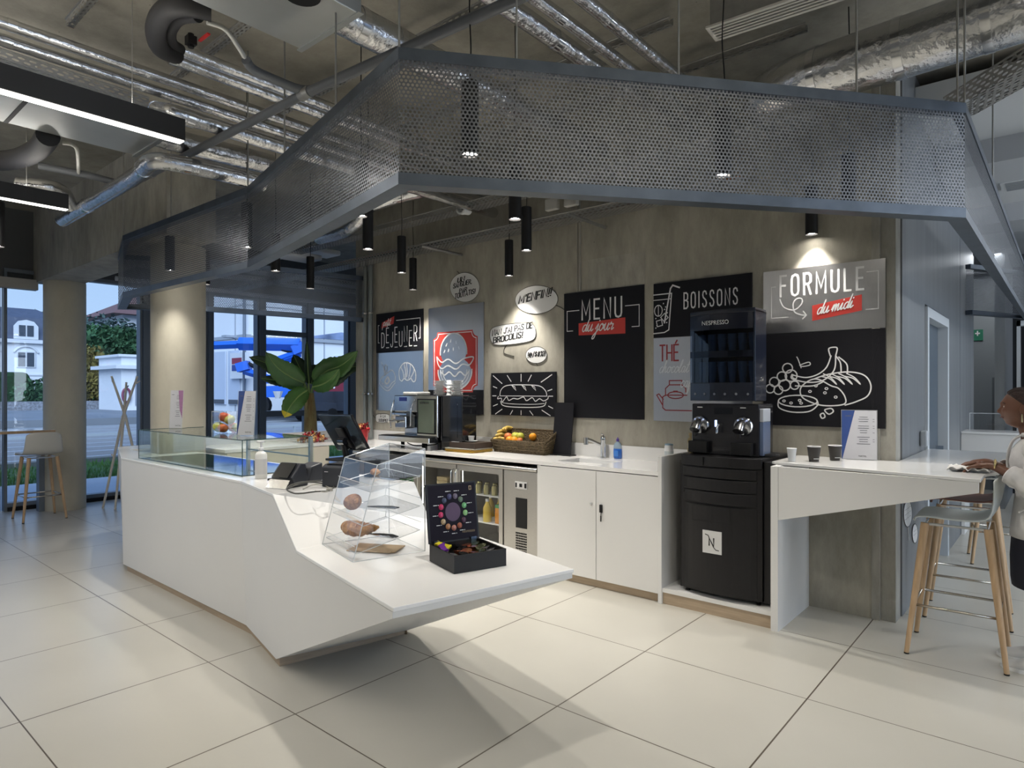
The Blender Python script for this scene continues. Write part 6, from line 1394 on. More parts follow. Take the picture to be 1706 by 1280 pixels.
# ---- coat rack
cr = thing('coat_rack', 'white wooden coat rack of crossed poles by the window', 'coat rack', (-9.55, 3.22, 0))
wood_w = mat('bleached_wood', (.74, .70, .63), .5)
tp = [(-.10, -.12, 1.74), (.12, .12, 1.74), (-.10, .06, 1.66)]; bt = [(.15, .22, 0.0), (-.10, -.22, 0.0), (.16, -.16, 0.0)]
for a, b in zip(tp, bt):
    a, b = Vector(a), Vector(b); MB().tube([b, Vector((b.x*.06, b.y*.06, 1.2)), a], [.014, .018, .013], 10).build('pole', wood_w, cr, smooth=True, auto=50)
    for f in (.80, .30):
        p = Vector((b.x*.06, b.y*.06, 1.2)).lerp(a, f) if f > .5 else b.lerp(Vector((b.x*.06, b.y*.06, 1.2)), .55); d = Vector((p.x, p.y, 0)); d = d.normalized() if d.length > .02 else Vector((1, 0, 0))
        MB().tube([p, p+d*.05+Vector((0, .02, .045))], .008, 8).build('peg', wood_w, cr, smooth=True)
MB().tube([(0, 0, 1.18), (0, 0, 1.21)], .035, 14).build('joint', wood_w, cr)
# ---- floating white counter beyond the passage, mirrored display
fc = thing('far_counter', 'white wall mounted counter with a clear screen beyond the bar table', 'counter', (CORX+.004, 8.42, 0))
MB().box(0, 0, 1.09, 1.5, .5, 1.11).build('counter_top', white_top, fc)
MB().extr([(0, .01, .86), (.55, .01, .90), (1.5, .01, 1.04), (1.5, .01, 1.088), (0, .01, 1.088)], (0, .02, 0)).build('fascia', white_lam, fc)
MB().box(0, .02, 0, .03, .5, 1.088).build('side_panel', white_lam, fc)
MB().box(.05, .3, 1.11, 1.4, .306, 1.3).build('clear_screen', acrylic, fc)
MB().ribbon([(.05, 1.11), (.05, 1.3), (1.4, 1.3)], .006, lambda x, y: (x, .298, y)).build('screen_edge', acr_edge, fc)
t = MB().cbox((0, 0, 0), (.05, .10, .12)).build('wall_socket', mat('socket_grey', (.50, .53, .56), .4), bevel=.012); t.location = (CORX+.027, 5.85, 1.18); tag(t, 'small grey wall socket box above the bar table', 'socket')
t = thing('tall_cabinet', 'tall grey cabinet with a dark glass front at the end of the passage', 'cabinet', (.20, 9.9, 0)); MB().box(0, 0, 0, .8, .5, 2.1).build('carcass', far_m, t); MB().box(.04, -.01, .1, .5, -.001, 2.0).build('glass_front', black_gloss, t)
for i, (x, z0, z1) in enumerate(((-.80, 0, 2.4),)):
    t = thing('wall_cupboard', 'flush grey cupboard doors in the far wall under the first aid sign', 'cupboard', (-.84, 12.45, 0)); MB().box(0, 0, 0, .46, .045, 1.75).build('door', mat('cupboard_grey', (.12, .13, .135), .4), t)

# ================================================================== PERSON
skin = mat('skin_deep_brown', (.12, .052, .030), .42, noise=.06, nscale=14)
jacket_m = mat('jacket_white', (.62, .61, .61), .8, bump=1.0, bscale=6)
skirt_m = mat('skirt_navy', (.010, .011, .022), .7)
hair_m = mat('braided_hair', (.028, .012, .009), .55, noise=.4, nscale=60, bump=.6, bscale=160)
PX, PY = -.125, 4.64
person = thing('person', 'woman in a white jacket and navy skirt wiping the bar table with a cloth', 'person', (PX, PY, 0))
# local frame: she faces -x, her left arm (nearer the camera) is at -y
BV = Vector
joints = {'pelvis': (.04, 0, .84), 'waist': (.05, 0, .98), 'chest': (.035, 0, 1.15), 'neckb': (.0, 0, 1.27), 'neck': (-.025, 0, 1.33), 'headj': (-.04, 0, 1.38),
 'lsh': (.03, -.155, 1.235), 'lel': (.02, -.21, 1.02), 'lwr': (-.175, -.12, 1.13), 'lhand': (-.22, -.11, 1.12),
 'rsh': (.0, .155, 1.235), 'rel': (-.04, .20, 1.04), 'rwr': (-.215, .06, 1.13), 'rhand': (-.265, .04, 1.12),
 'lhip': (.04, -.085, .82), 'lkn': (.025, -.095, .46), 'lan': (.06, -.09, .09),
 'rhip': (.04, .085, .82), 'rkn': (.0, .10, .46), 'ran': (.03, .10, .09)}
rad = {'pelvis': .12, 'waist': .105, 'chest': .115, 'neckb': .065, 'neck': .047, 'headj': .05, 'lsh': .055, 'lel': .040, 'lwr': .025, 'lhand': .028, 'rsh': .055, 'rel': .040, 'rwr': .025, 'rhand': .028,
 'lhip': .085, 'lkn': .052, 'lan': .034, 'rhip': .085, 'rkn': .052, 'ran': .034}
bonesL = [('pelvis', 'waist'), ('waist', 'chest'), ('chest', 'neckb'), ('neckb', 'neck'), ('neck', 'headj'), ('chest', 'lsh'), ('lsh', 'lel'), ('lel', 'lwr'), ('lwr', 'lhand'), ('chest', 'rsh'), ('rsh', 'rel'), ('rel', 'rwr'), ('rwr', 'rhand'),
 ('pelvis', 'lhip'), ('lhip', 'lkn'), ('lkn', 'lan'), ('pelvis', 'rhip'), ('rhip', 'rkn'), ('rkn', 'ran')]
vs = []; es = []; rs = []; idx = {}
for k_, p in joints.items(): idx[k_] = len(vs); vs.append(p); rs.append(rad[k_])
es = [(idx[a], idx[b]) for a, b in bonesL]
def chain(root, pts, rr):
    last = root
    for p, r in zip(pts, rr): vs.append(tuple(p)); rs.append(r); es.append((last, len(vs)-1)); last = len(vs)-1
def hand(root, wr, fwd, side, down, sgn):
    fwd = BV(fwd).normalized(); side = BV(side).normalized(); dn = BV((0, 0, -1)); H_ = BV(joints[root])
    for k, (off, ln) in enumerate(((-.033, .068), (-.011, .076), (.011, .072), (.031, .058))):
        a = H_+side*off+fwd*.030; p1 = a+fwd*ln*.38+dn*.004; p2 = p1+fwd*ln*.30+dn*.016; p3 = p2+fwd*ln*.20+dn*.018
        chain(idx[root], [a, p1, p2, p3], [.0105, .0085, .008, .0065])
    a = H_-side*.030*sgn-fwd*.010; chain(idx[root], [a, a-side*.018*sgn+fwd*.022+dn*.008, a-side*.016*sgn+fwd*.048+dn*.016], [.012, .009, .0075])
hand('lhand', 'lwr', (-.95, .12, -.05), (.12, .95, 0), 0, -1); hand('rhand', 'rwr', (-.95, -.22, -.05), (-.22, .95, 0), 0, 1)
me = bpy.data.meshes.new('body'); me.from_pydata(vs, es, []); body = bpy.data.objects.new('body', me); COL.objects.link(body); body.parent = person
me.materials.append(skin)
sk = body.modifiers.new('skin', 'SKIN'); sk.use_smooth_shade = True; sk.branch_smoothing = .3
for i, r in enumerate(rs): me.skin_vertices[0].data[i].radius = (r, r)
for i in range(len(vs)): me.skin_vertices[0].data[i].use_root = (i == 0)
q = body.modifiers.new('u', 'SUBSURF'); q.levels = 2; q.render_levels = 2
# head : one sculpted surface joined to the neck
HC = BV((-.055, 0, 1.448))
def head_pt(th, ph):
    """th: 0 at the face (-x) round to the back, ph: -pi/2 chin .. pi/2 crown"""
    x = -math.cos(th)*math.cos(ph); y = math.sin(th)*math.cos(ph); z = math.sin(ph)
    f = max(0, -x); sd = abs(y)
    rx, ry, rz = .094, .072, .112
    X, Y, Z = x*rx, y*ry, z*rz
    if Z < -.02: k = (-.02-Z)/.09; Y *= 1-.30*k; X = X*(1-.12*k)-.010*k*f
    g = lambda a, s: math.exp(-(a/s)**2)
    if x < 0:
        X -= .015*g(Y, .012)*g(Z+.014, .016)            # nose
        X -= .007*g(Y, .019)*g(Z+.024, .009)            # nostrils
        X -= .006*g(Y, .040)*g(Z-.030, .012)            # brow
        X += .010*(g(abs(Y)-.030, .013))*g(Z-.010, .012)  # eye sockets
        X -= .006*g(Y, .024)*g(Z+.046, .0065)           # upper lip
        X -= .006*g(Y, .021)*g(Z+.058, .0070)           # lower lip
        X += .004*g(Y, .026)*g(Z+.052, .0030)
        X -= .010*g(Y, .022)*g(Z+.088, .016)            # chin
        X -= .006*g(abs(Y)-.045, .016)*g(Z+.012, .02)   # cheek
    return BV((X, Y, Z))
R_ = []
for i in range(45):
    ph = -PI/2+PI*i/44; row = []
    for k in range(64): row.append(HC+head_pt(2*PI*k/64, ph))
    R_.append(row)
hm = MB().loft(R_, caps=True); hd = hm.build('head', skin, person, smooth=True)
for s_ in (-1, 1):
    MB().ball(HC+BV((.002, s_*.073, -.004)), .026, 12, 8, (.55, .35, 1)).build('ear', skin, person, smooth=True) if 0 else None
ear = MB()
for s_ in (-1, 1):
    T = Matrix.Translation(HC+BV((.010, s_*.072, -.008))); pr = [(math.sin(PI*i/8)*.024, -math.cos(PI*i/8)*.030) for i in range(9)]
    ear.lathe([(max(.0003, a), b) for a, b in pr], (0, 0, 0), 12, T @ Matrix.Diagonal((.62, .30, 1, 1)))
ear.build('ears', skin, person, smooth=True)
for s_ in (-1, 1):
    e_ = MB(); c0 = HC+BV((-.0735, s_*.029, .010)); 
    T = Matrix.Translation(c0)
    e_.lathe([(.0003, -.0085), (.006, -.006), (.0085, 0), (.006, .006), (.0003, .0085)], (0, 0, 0), 12, T @ Matrix.Diagonal((.9, 1.25, .75, 1)))
    eo = e_.build('eye', mat('eye_white', (.55, .50, .45), .2), person, smooth=True)
    MB().lathe([(.0003, -.004), (.004, 0), (.0003, .004)], (0, 0, 0), 10, Matrix.Translation(c0+BV((-.0065, -.001*s_, 0))) @ Matrix.Diagonal((.5, 1, 1, 1))).build('iris', black_gloss, eo, smooth=True)
    MB().tube(smooth_pts([HC+BV((-.079, s_*.016, .028)), HC+BV((-.082, s_*.030, .033)), HC+BV((-.070, s_*.046, .028))], 4), .0022, 6).build('eyebrow', black_mat, person, smooth=True)
lips = MB(); lips.tube(smooth_pts([HC+BV((-.080, -.022, -.052)), HC+BV((-.0915, -.009, -.050)), HC+BV((-.0935, 0, -.051)), HC+BV((-.0915, .009, -.050)), HC+BV((-.080, .022, -.052))], 4), .0035, 8)
lips.build('lips', mat('lip_brown', (.10, .030, .025), .4), person, smooth=True)
# braided hair : shell of tight rows swept back plus a low bun
hr = MB(); rows = []
for i in range(29):
    row = []
    for k in range(161):
        th = 2*PI*k/160; hl = .18+.74*math.cos(th)-.10*math.cos(2*th)
        ph = hl+(PI/2-hl)*i/28; p = head_pt(th, ph)
        grow = 1.0+.045*min(1, i/2.5)+.045*abs(math.sin(p.y*150+.5*math.sin(p.x*30)))**.7*min(1, i/2)
        row.append(HC+BV((p.x*grow+.001, p.y*grow, p.z*grow)))
    rows.append(row)
hr.grid(rows)
ho = hr.build('braided_hair', hair_m, person, smooth=True)
MB().ball(HC+BV((.108, 0, .0)), .040, 14, 10, (.9, 1.1, 1.1)).build('bun', hair_m, ho, smooth=True)
MB().tube([HC+BV((.006, -.078, -.03)), HC+BV((.006, -.080, -.075))], [.003, .004], 8).build('earring', mat('gold_earring', (.75, .6, .3), .25, 1.0), person)
# jacket torso
def ring(cx, cy, cz, rx, ry, tilt=0.0, n=28): return [BV((cx+rx*math.cos(2*PI*k/n), cy+ry*math.sin(2*PI*k/n), cz+math.cos(2*PI*k/n)*tilt)) for k in range(n)]
J = MB(); J.loft([ring(.055, 0, .735, .165, .195), ring(.055, 0, .80, .160, .190), ring(.055, 0, .88, .150, .178), ring(.055, 0, .98, .138, .162), ring(.045, 0, 1.06, .140, .168), ring(.03, 0, 1.15, .142, .178), ring(.02, 0, 1.21, .122, .178), ring(.012, 0, 1.255, .095, .155, .01), ring(.005, 0, 1.28, .072, .105, .015), ring(.0, 0, 1.295, .060, .072, .02)], caps=False)
jo = J.build('jacket', jacket_m, person, smooth=True, solid=.006)
MB().tube(smooth_pts([BV((-.052, -.045, 1.30)), BV((-.095, -.030, 1.26)), BV((-.118, -.01, 1.16)), BV((-.105, 0, 1.0))], 5), .007, 8).tube(smooth_pts([BV((-.052, .045, 1.30)), BV((-.095, .030, 1.26)), BV((-.118, .01, 1.16))], 5), .007, 8).tube(smooth_pts([BV((-.05, -.05, 1.30)), BV((.06, -.055, 1.325)), BV((.07, .055, 1.325)), BV((-.05, .05, 1.30))], 5), .013, 8).build('collar', jacket_m, jo, smooth=True)
MB().tube([BV((-.01, -.165, .93)), BV((-.06, -.145, .88))], .005, 6).build('pocket_edge', jacket_m, jo)
def sleeve(a, b, c, s_):
    P = smooth_pts([a, BV(a).lerp(BV(b), .5), b, BV(b).lerp(BV(c), .35), BV(b).lerp(BV(c), .62)], 6); n_ = len(P)
    R0 = []
    for i in range(n_):
        f = i/(n_-1); r = .072-.020*f+.006*math.sin(f*24)*(.3+f*.4)+(.006 if f > .93 else 0); R0.append(r)
    return MB().tube(P, R0, 20, caps=False).build('sleeve', jacket_m, jo, smooth=True, solid=.004)
sleeve(BV(joints['lsh'])+BV((0, .03, .01)), joints['lel'], joints['lwr'], -1); sleeve(BV(joints['rsh'])+BV((0, -.03, .01)), joints['rel'], joints['rwr'], 1)
for s_ in (-1, 1): MB().ball((.02, s_*.135, 1.222), .073, 16, 10, (1, .9, .85)).build('shoulder_seam', jacket_m, jo, smooth=True)
S_ = MB(); S_.loft([ring(.05, 0, .46, .150, .185), ring(.05, 0, .50, .155, .19), ring(.05, 0, .62, .158, .192), ring(.05, 0, .76, .150, .178), ring(.05, 0, .90, .125, .150)], caps=False)
S_.build('skirt', skirt_m, person, smooth=True, solid=.006)
shoe_m = mat('shoe_white', (.62, .62, .62), .5)
for nm, dy in (('l', -1), ('r', 1)):
    a = BV(joints[nm+'an']); R1 = []
    for f, w1, h1 in ((.075, .030, .050), (.045, .044, .105), (-.01, .047, .120), (-.06, .047, .085), (-.12, .050, .062), (-.165, .042, .052), (-.195, .018, .034)):
        R1.append([BV((a.x+f, a.y+w1*math.cos(2*PI*k/14), max(.004, h1*.5+h1*.5*math.sin(2*PI*k/14)))) for k in range(14)])
    so = MB().loft(R1).build('shoe', shoe_m, person, smooth=True)
    MB().loft([[BV((p.x, p.y*1.0+(p.y-a.y)*.06, z)) for p in [BV((a.x+fx, a.y+wy, 0)) for fx, wy in ((.082, 0), (.06, .040), (-.02, .046), (-.12, .053), (-.185, .032), (-.205, 0), (-.185, -.032), (-.12, -.053), (-.02, -.046), (.06, -.040))]] for z in (.0, .018)]).build('sole', white_cool, so)
w_ = BV(joints['lwr']); wd2 = (BV(joints['lhand'])-w_).normalized()
MB().tube(smooth_pts([w_+wd2*-.01+BV((0, .028*math.cos(a), .028*math.sin(a))) for a in [2*PI*k/10 for k in range(10)]], 3, True), .006, 8, closed=True).build('bracelet', mat('gold_earring', (.75, .6, .3), .25, 1.0), person, smooth=True)
# cloth on the table under her hands
G_ = []
rnd = random.Random(4)
for i in range(15):
    G_.append([(-.10+.20*i/14+.006*math.sin(k*2.1), -.08+.17*k/12+.008*math.sin(i*1.7), .004+.022*abs(math.sin(i*.9+k*.5)*math.cos(k*.8))) for k in range(13)])
c_ = MB().grid(G_).build('wiping_cloth', mat('cloth_white', (.70, .69, .68), .9, bump=.3, bscale=50), smooth=True, solid=.004); c_.location = (PX-.29, PY-.06, HB+.003)
tag(c_, 'crumpled white cloth under the woman\'s hands on the bar table', 'cloth')
# ================================================================== OUTSIDE THE WINDOWS
pave = mat('terrace_paving', (.42, .45, .50), .5, noise=.05, nscale=3)
gz = -.03
struct(MB().box(-13.3, -20, -.2, WX-.12, 40, gz).build('ground_terrace', pave), 'pale paving of the terrace outside the windows')
grass = mat('grass_bank', (.035, .085, .02), .9, noise=.5, nscale=5, bump=.8, bscale=30)
struct(MB().box(-16.5, -20, -.2, -13.3, 40, -.06).build('ground_grass', grass), 'strip of green lawn beyond the terrace')
bal = mat('ballast_dark', (.04, .043, .05), .95, noise=.3, nscale=8, bump=.5, bscale=20)
struct(MB().box(-34, -20, -.4, -16.5, 90, -.15).build('ground_ballast', bal), 'dark ballast of the railway tracks')
struct(MB().box(-160, -60, -.5, -33, 160, .3).build('ground_yard', mat('yard_grey', (.20, .22, .25), .9, noise=.15, nscale=.4)), 'grey yard in front of the buildings')
for k in range(5000):
    pass
gb = MB(); rg = random.Random(2)
for k in range(5200):
    x = -13.4-3.0*rg.random()**1.3; y = rg.uniform(1.5, 14); h = rg.uniform(.05, .16); a = rg.uniform(0, PI); w = .012; dx, dy = math.cos(a)*w, math.sin(a)*w; lx_, ly_ = rg.uniform(-.04, .04), rg.uniform(-.04, .04)
    gb.add([(x-dx, y-dy, -.06), (x+dx, y+dy, -.06), (x+lx_, y+ly_, -.06+h)], [(0, 1, 2)])
tag(gb.build('grass_blades', mat('blade_green', (.06, .16, .03), .8)), 'short grass blades on the lawn outside the window', 'grass', kind='stuff')
rail_m = mat('rail_steel', (.55, .58, .64), .35, .6)
for k, x in enumerate((-17.6, -20.4, -23.6, -27.0, -30.6)):
    t = thing('railway_track', ['nearest', 'second', 'third', 'fourth', 'farthest'][k]+' railway track running past outside the windows', 'railway track', (x, 20, -.15), group='railway tracks outside')
    for dx in (-.72, .72): MB().box(dx-.07, -30, 0.02, dx+.07, 50, .20).build('rail', rail_m, t)
    sl = MB()
    for j in range(64): sl.box(-1.2, -24+j*1.0, -.02, 1.2, -24+j*1.0+.26, .02)
    sl.build('sleepers', mat('sleeper', (.16, .15, .145), .9), t)
# low concrete edge and rail fence by the lawn
fe = thing('garden_railing', 'low pale railing between the lawn and the railway', 'railing', (-16.7, -6, -.1))
MB().box(-.03, 0, .62, .03, 30, .68).build('top_rail', mat('railing_pale', (.55, .60, .66), .5), fe); MB().box(-.05, 0, 0, .05, 30, .12).build('kerb_wall', mat('kerb_dark', (.10, .115, .115), .8), fe)
for j in range(16): MB().box(-.025, j*2.0, .0, .025, j*2.0+.05, .62).build('post', mat('railing_pale', (.55, .60, .66), .5), fe)
stone = mat('rubble_stone', (.22, .23, .26), .9, noise=.4, nscale=9, bump=.7, bscale=14)
t = MB().box(-.3, -10, 0, .3, 27.5, 1.05).build('stone_wall', stone); t.location = (-49.5, -4, -.2); tag(t, 'long low rubble stone wall beyond the tracks', 'wall')
hedge_m = mat('hedge_green', (.015, .045, .015), .9, noise=.5, nscale=3)
# ---- mansion with mansard roof
plas = mat('facade_white', (.74, .76, .80), .8, noise=.04, nscale=.5); slate = mat('slate_roof', (.075, .09, .135), .6, noise=.1, nscale=2)
wing = mat('window_dark', (.06, .075, .10), .25); wfr = mat('window_frame_white', (.66, .68, .72), .5)
MX = -98.0
man = thing('mansion', 'white two storey mansion with a blue grey mansard roof beyond the left window', 'building', (MX, 2, .3-.8))
MB().box(-12, 0, 0, 0, 25.5, 8.1).build('walls', plas, man)
MB().box(-12.4, -.4, 7.9, .45, 25.9, 8.35).box(-.01, 0, 3.9, .12, 25.5, 4.1).build('cornice', wfr, man)
MB().loft([[BV((-12, 0, 8.35)), BV((.1, 0, 8.35)), BV((.1, 25.5, 8.35)), BV((-12, 25.5, 8.35))], [BV((-11, 1.4, 11.2)), BV((-1.3, 1.4, 11.2)), BV((-1.3, 24.1, 11.2)), BV((-11, 24.1, 11.2))], [BV((-9, 4, 12.6)), BV((-4, 4, 12.6)), BV((-4, 22, 12.6)), BV((-9, 22, 12.6))]]).build('roof', slate, man)
for k in range(7):
    y = 1.9+k*3.62
    for z, h in ((1.0, 2.0), (5.0, 1.9)):
        f = MB().box(.0, y-.95, z-.1, .14, y+.95, z+h).build('window', wfr, man)
        MB().box(.141, y-.82, z, .16, y-.08, z+h-.15).box(.141, y+.08, z, .16, y+.82, z+h-.15).build('panes', wing, f)
        MB().tube(smooth_pts([BV((.12, y-1.25, z+h-.15)), BV((.12, y-.7, z+h+.45)), BV((.12, y, z+h+.62)), BV((.12, y+.7, z+h+.45)), BV((.12, y+1.25, z+h-.15))], 4), .11, 6).build('arch_moulding', wfr, f)
for k in range(3):
    y = 5.5+k*7.24
    f = MB().extr([(0, y-1.25, 8.4), (0, y+1.25, 8.4), (0, y+1.25, 10.0), (0, y+.8, 10.6), (0, y, 10.8), (0, y-.8, 10.6), (0, y-1.25, 10.0)], (.25, 0, 0)).build('dormer', wfr, man)
    MB().box(.26, y-.75, 8.75, .30, y-.08, 10.1).box(.26, y+.08, 8.75, .30, y+.75, 10.1).build('panes', wing, f)
t = MB().extr([(0, 0, 0), (0, 7.5, 0), (0, 6.2, 4.0), (0, 1.3, 4.0)], (-3, 0, 0)).build('clipped_hedge', hedge_m, bevel=.4); t.location = (-80, 15.5-3.5, -.6); tag(t, 'clipped dark green hedge block in front of the mansion', 'hedge')
t = MB().box(0, 0, 0, 2, 60, 2.2).build('clipped_hedge', hedge_m, bevel=.2); t.location = (-86, -2, -.6); tag(t, 'long low clipped hedge running along the foot of the mansion', 'hedge')
# ---- trees
def tree(label, loc, blobs, n, leaf, cm_a, trunk=True, seed=1, sz=.35, name='tree'):
    r = random.Random(seed); t = thing(name, label, 'tree', loc, group='trees beyond the railway')
    m = MB()
    for i in range(n):
        c, R = r.choice(blobs); v = BV((r.gauss(0, 1), r.gauss(0, 1), r.gauss(0, 1))).normalized()*(r.uniform(.55, 1.0)); p = BV((c[0]+v.x*R[0], c[1]+v.y*R[1], c[2]+v.z*R[2]))
        a = BV((r.gauss(0, 1), r.gauss(0, 1), r.gauss(0, 1))).normalized(); b = a.orthogonal().normalized(); s_ = sz*r.uniform(.5, 1.2)
        m.add([p-a*s_, p+b*s_*.5, p+a*s_, p-b*s_*.5], [(0, 1, 2, 3)])
    m.build('crown', leaf, t)
    if trunk: 
        q = MB().tube([(0, 0, 0), (.1, .1, blobs[0][0][2])], [.35, .18], 8)
        for c, R in blobs: q.tube([(0, 0, blobs[0][0][2]*.5), c], [.16, .05], 6)
        q.build('trunk', mat('bark', (.05, .04, .03), .9), t)
    return t
lf1 = mat('leaf_mid', (.065, .17, .05), .8, noise=.6, nscale=.8); lf2 = mat('leaf_dark', (.035, .095, .04), .85, noise=.5, nscale=.8); lf3 = mat('leaf_autumn', (.16, .13, .03), .8, noise=.5, nscale=.8); lf4 = mat('leaf_blue', (.05, .085, .08), .8)
def gp_(u, z): d = ray(u, CY); return (d[0]*z, d[1]*z, -.5)
tree('broad green tree behind the white pavilion', gp_(222, 60), [((0, 0, 5.0), (3.4, 3.2, 2.4)), ((1, 3, 6.2), (3, 3.4, 2)), ((0, -2.5, 4.8), (2.8, 3, 2.4))], 9000, lf1, 0, seed=1, sz=.34)
tree('dark green tree in the middle between the columns', gp_(166, 56), [((0, 0, 4.6), (2.6, 3.0, 3.2)), ((0, 2.0, 5.5), (2, 2.4, 2.2))], 8000, lf2, 0, seed=2, sz=.30)
tree('yellowing low tree right of the first column', gp_(150, 50), [((0, 0, 3.2), (1.6, 1.8, 2.4)), ((0, 1, 2.6), (1.4, 1.6, 1.8))], 3600, lf3, 0, seed=3, sz=.22)
tree('bare branched pale tree rising above the others', gp_(165, 64), [((0, 0, 7.3), (3.0, 3.6, 2.6)), ((0, 2, 6.9), (2.6, 3, 2.2))], 1500, lf4, 0, seed=4, sz=.28)
tree('round tree top showing over the mansion roof', gp_(62, 125), [((0, 0, 13), (6, 7, 4.2))], 6000, lf1, 0, seed=5, sz=.6)
tree('dark hedge like trees low behind the tracks', gp_(180, 52), [((0, 0, 1.6), (2.0, 4.5, 1.6)), ((0, 4, 1.8), (2.0, 3.5, 1.4)), ((0, -4, 1.5), (2.0, 2.5, 1.5))], 6000, lf2, 0, seed=6, sz=.2)
# ---- white pavilion
q = AX(187, 700, -44.5)
pv = thing('pavilion', 'small white stone pavilion with an arched niche outside the window', 'building', (-44.5, AX(187, 700, -44.5).y, -.3))
MB().box(-4, .5, 0, -.0, 7, 4.0).build('walls', plas, pv); MB().box(-4.3, .1, 3.2, .35, 7.4, 3.42).box(-4.1, .3, 3.95, .15, 7.2, 4.1).build('cornice', wfr, pv)
n_ = [(0, .012, 0)]
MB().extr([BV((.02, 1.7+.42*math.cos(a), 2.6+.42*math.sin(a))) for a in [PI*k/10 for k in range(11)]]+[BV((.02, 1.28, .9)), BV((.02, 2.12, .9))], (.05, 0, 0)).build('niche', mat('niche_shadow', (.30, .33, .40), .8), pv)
rg_ = MB(); rg_.tube([BV((.12, .75+.22*math.cos(2*PI*k/20), 1.55+.42*math.sin(2*PI*k/20))) for k in range(20)], .07, 8, closed=True); rg_.build('lifebuoy_ring', mat('ring_maroon', (.20, .05, .09), .6), pv, smooth=True)
# ---- hipped roof house behind
q = AX(228, 560, -75)
hs = thing('red_roof_house', 'white house with a hipped red brown roof behind the trees', 'building', (-75, AX(181, 560, -75).y+1.3, .3))
MB().box(-12, 0, 0, 0, 16, 9.2).build('walls', plas, hs)
MB().loft([[BV((-13, -1.3, 9.2)), BV((1.2, -1.3, 9.2)), BV((1.2, 17, 9.2)), BV((-13, 17, 9.2))], [BV((-6.6, 5, 12.8)), BV((-6, 5, 12.8)), BV((-6, 12, 12.8)), BV((-6.6, 12, 12.8))]]).build('roof', mat('roof_redbrown', (.17, .09, .085), .8), hs)
# ---- large white shed building
cxp = AD(409, 650, 37.5); ZG = -.2
bd = thing('white_warehouse', 'large white industrial building behind the blue boom lift', 'building', (cxp.x, cxp.y, ZG))
pan = mat('cladding_white', (.76, .78, .82), .6, noise=.03, nscale=.4)
MB().box(-9.5, 0, 0, 0, 70, 11.5).build('walls', pan, bd)
tr_ = mat('cladding_seam', (.34, .37, .42), .6)
zl = AD(409, 560, 37.5).z-ZG; zl2 = zl+2.6
MB().box(-9.6, -.12, zl-.1, .14, 70, zl+.1).build('string_course', tr_, bd)
for k in range(16): MB().box(.0, 1.0+k*4.2, 0, .05, 1.0+k*4.2+.06, 11.5).build('seam', tr_, bd)
for k in range(3): MB().box(-1.2-k*2.8, -.05, 0, -1.2-k*2.8+.06, 0, 11.5).build('seam', tr_, bd)
for zz in (zl2-.8, zl2+.9): MB().box(-9.5, -.04, zz, 0, 0, zz+.05).box(0, 0, zz, .04, 70, zz+.05).build('seam', tr_, bd)
MB().tube([(.15, -.15, 0), (.15, -.15, 11.4)], .09, 8).build('downpipe', mat('pipe_blue_grey', (.16, .19, .24), .5), bd)
lp = mat('shutter_pale', (.50, .56, .68), .5)
for k, (x0, x1) in enumerate(((-1.9, -.55), (-3.75, -2.3), (-6.2, -4.1), (-8.6, -6.6))):
    o = MB().box(x0, -.10, .9, x1, -.02, 4.1).build('loading_door', lp, bd); MB().box(x0+.1, -.14, .95, x1-.1, -.11, 1.2).build('vent', mat('vent_dark', (.08, .09, .11), .6), o)
for k in range(5):
    o = MB().box(.02, 6+k*7.5, 1.0, .10, 10+k*7.5, 4.0).build('loading_door', lp, bd)
# painted mural on the upper wall
mur = MB(); mz = zl+.15
pts = [(4.2, mz+.1), (6.5, mz+.5), (9, mz+.3), (12, mz+1.2), (13.2, mz+3.0), (11.5, mz+3.6), (9.5, mz+4.2), (14, mz+4.0), (15.0, mz+6), (16.4, mz+6), (16.0, mz+3.4), (18, mz+2.0), (21, mz+.8), (26, mz+.3), (26, mz-.0), (4.2, mz-.0)]
mur.add([BV((.06, y, z)) for y, z in pts], [tuple(range(len(pts)))]); mur.build('mural', mat('mural_blue', (.20, .26, .42), .7, noise=.5, nscale=.7), bd)
MB().add([BV((.09, y, z)) for y, z in [(12.5, mz+3.4), (14.2, mz+4.6), (15.2, mz+5.8), (16, mz+4.2), (15.0, mz+2.2), (13.8, mz+1.4), (14.2, mz+2.8)]], [tuple(range(7))]).build('mural_figure', mat('mural_dark', (.05, .05, .09), .7), bd)
P = AY(386, 620, cxp.y-.2); sg = thing('site_notice', 'small white notice box with a blue and red panel on the warehouse wall', 'sign', (P.x, cxp.y-.3, P.z-.4)); MB().box(0, 0, 0, 1.9, .25, 1.5).build('box', wfr, sg); MB().box(.25, -.02, .45, 1.4, 0, .8).build('blue_panel', mat('sign_blue', (.02, .05, .25), .5), sg); MB().box(.25, -.02, .85, 1.4, 0, 1.2).build('red_panel', mat('sign_maroon', (.25, .02, .05), .5), sg)
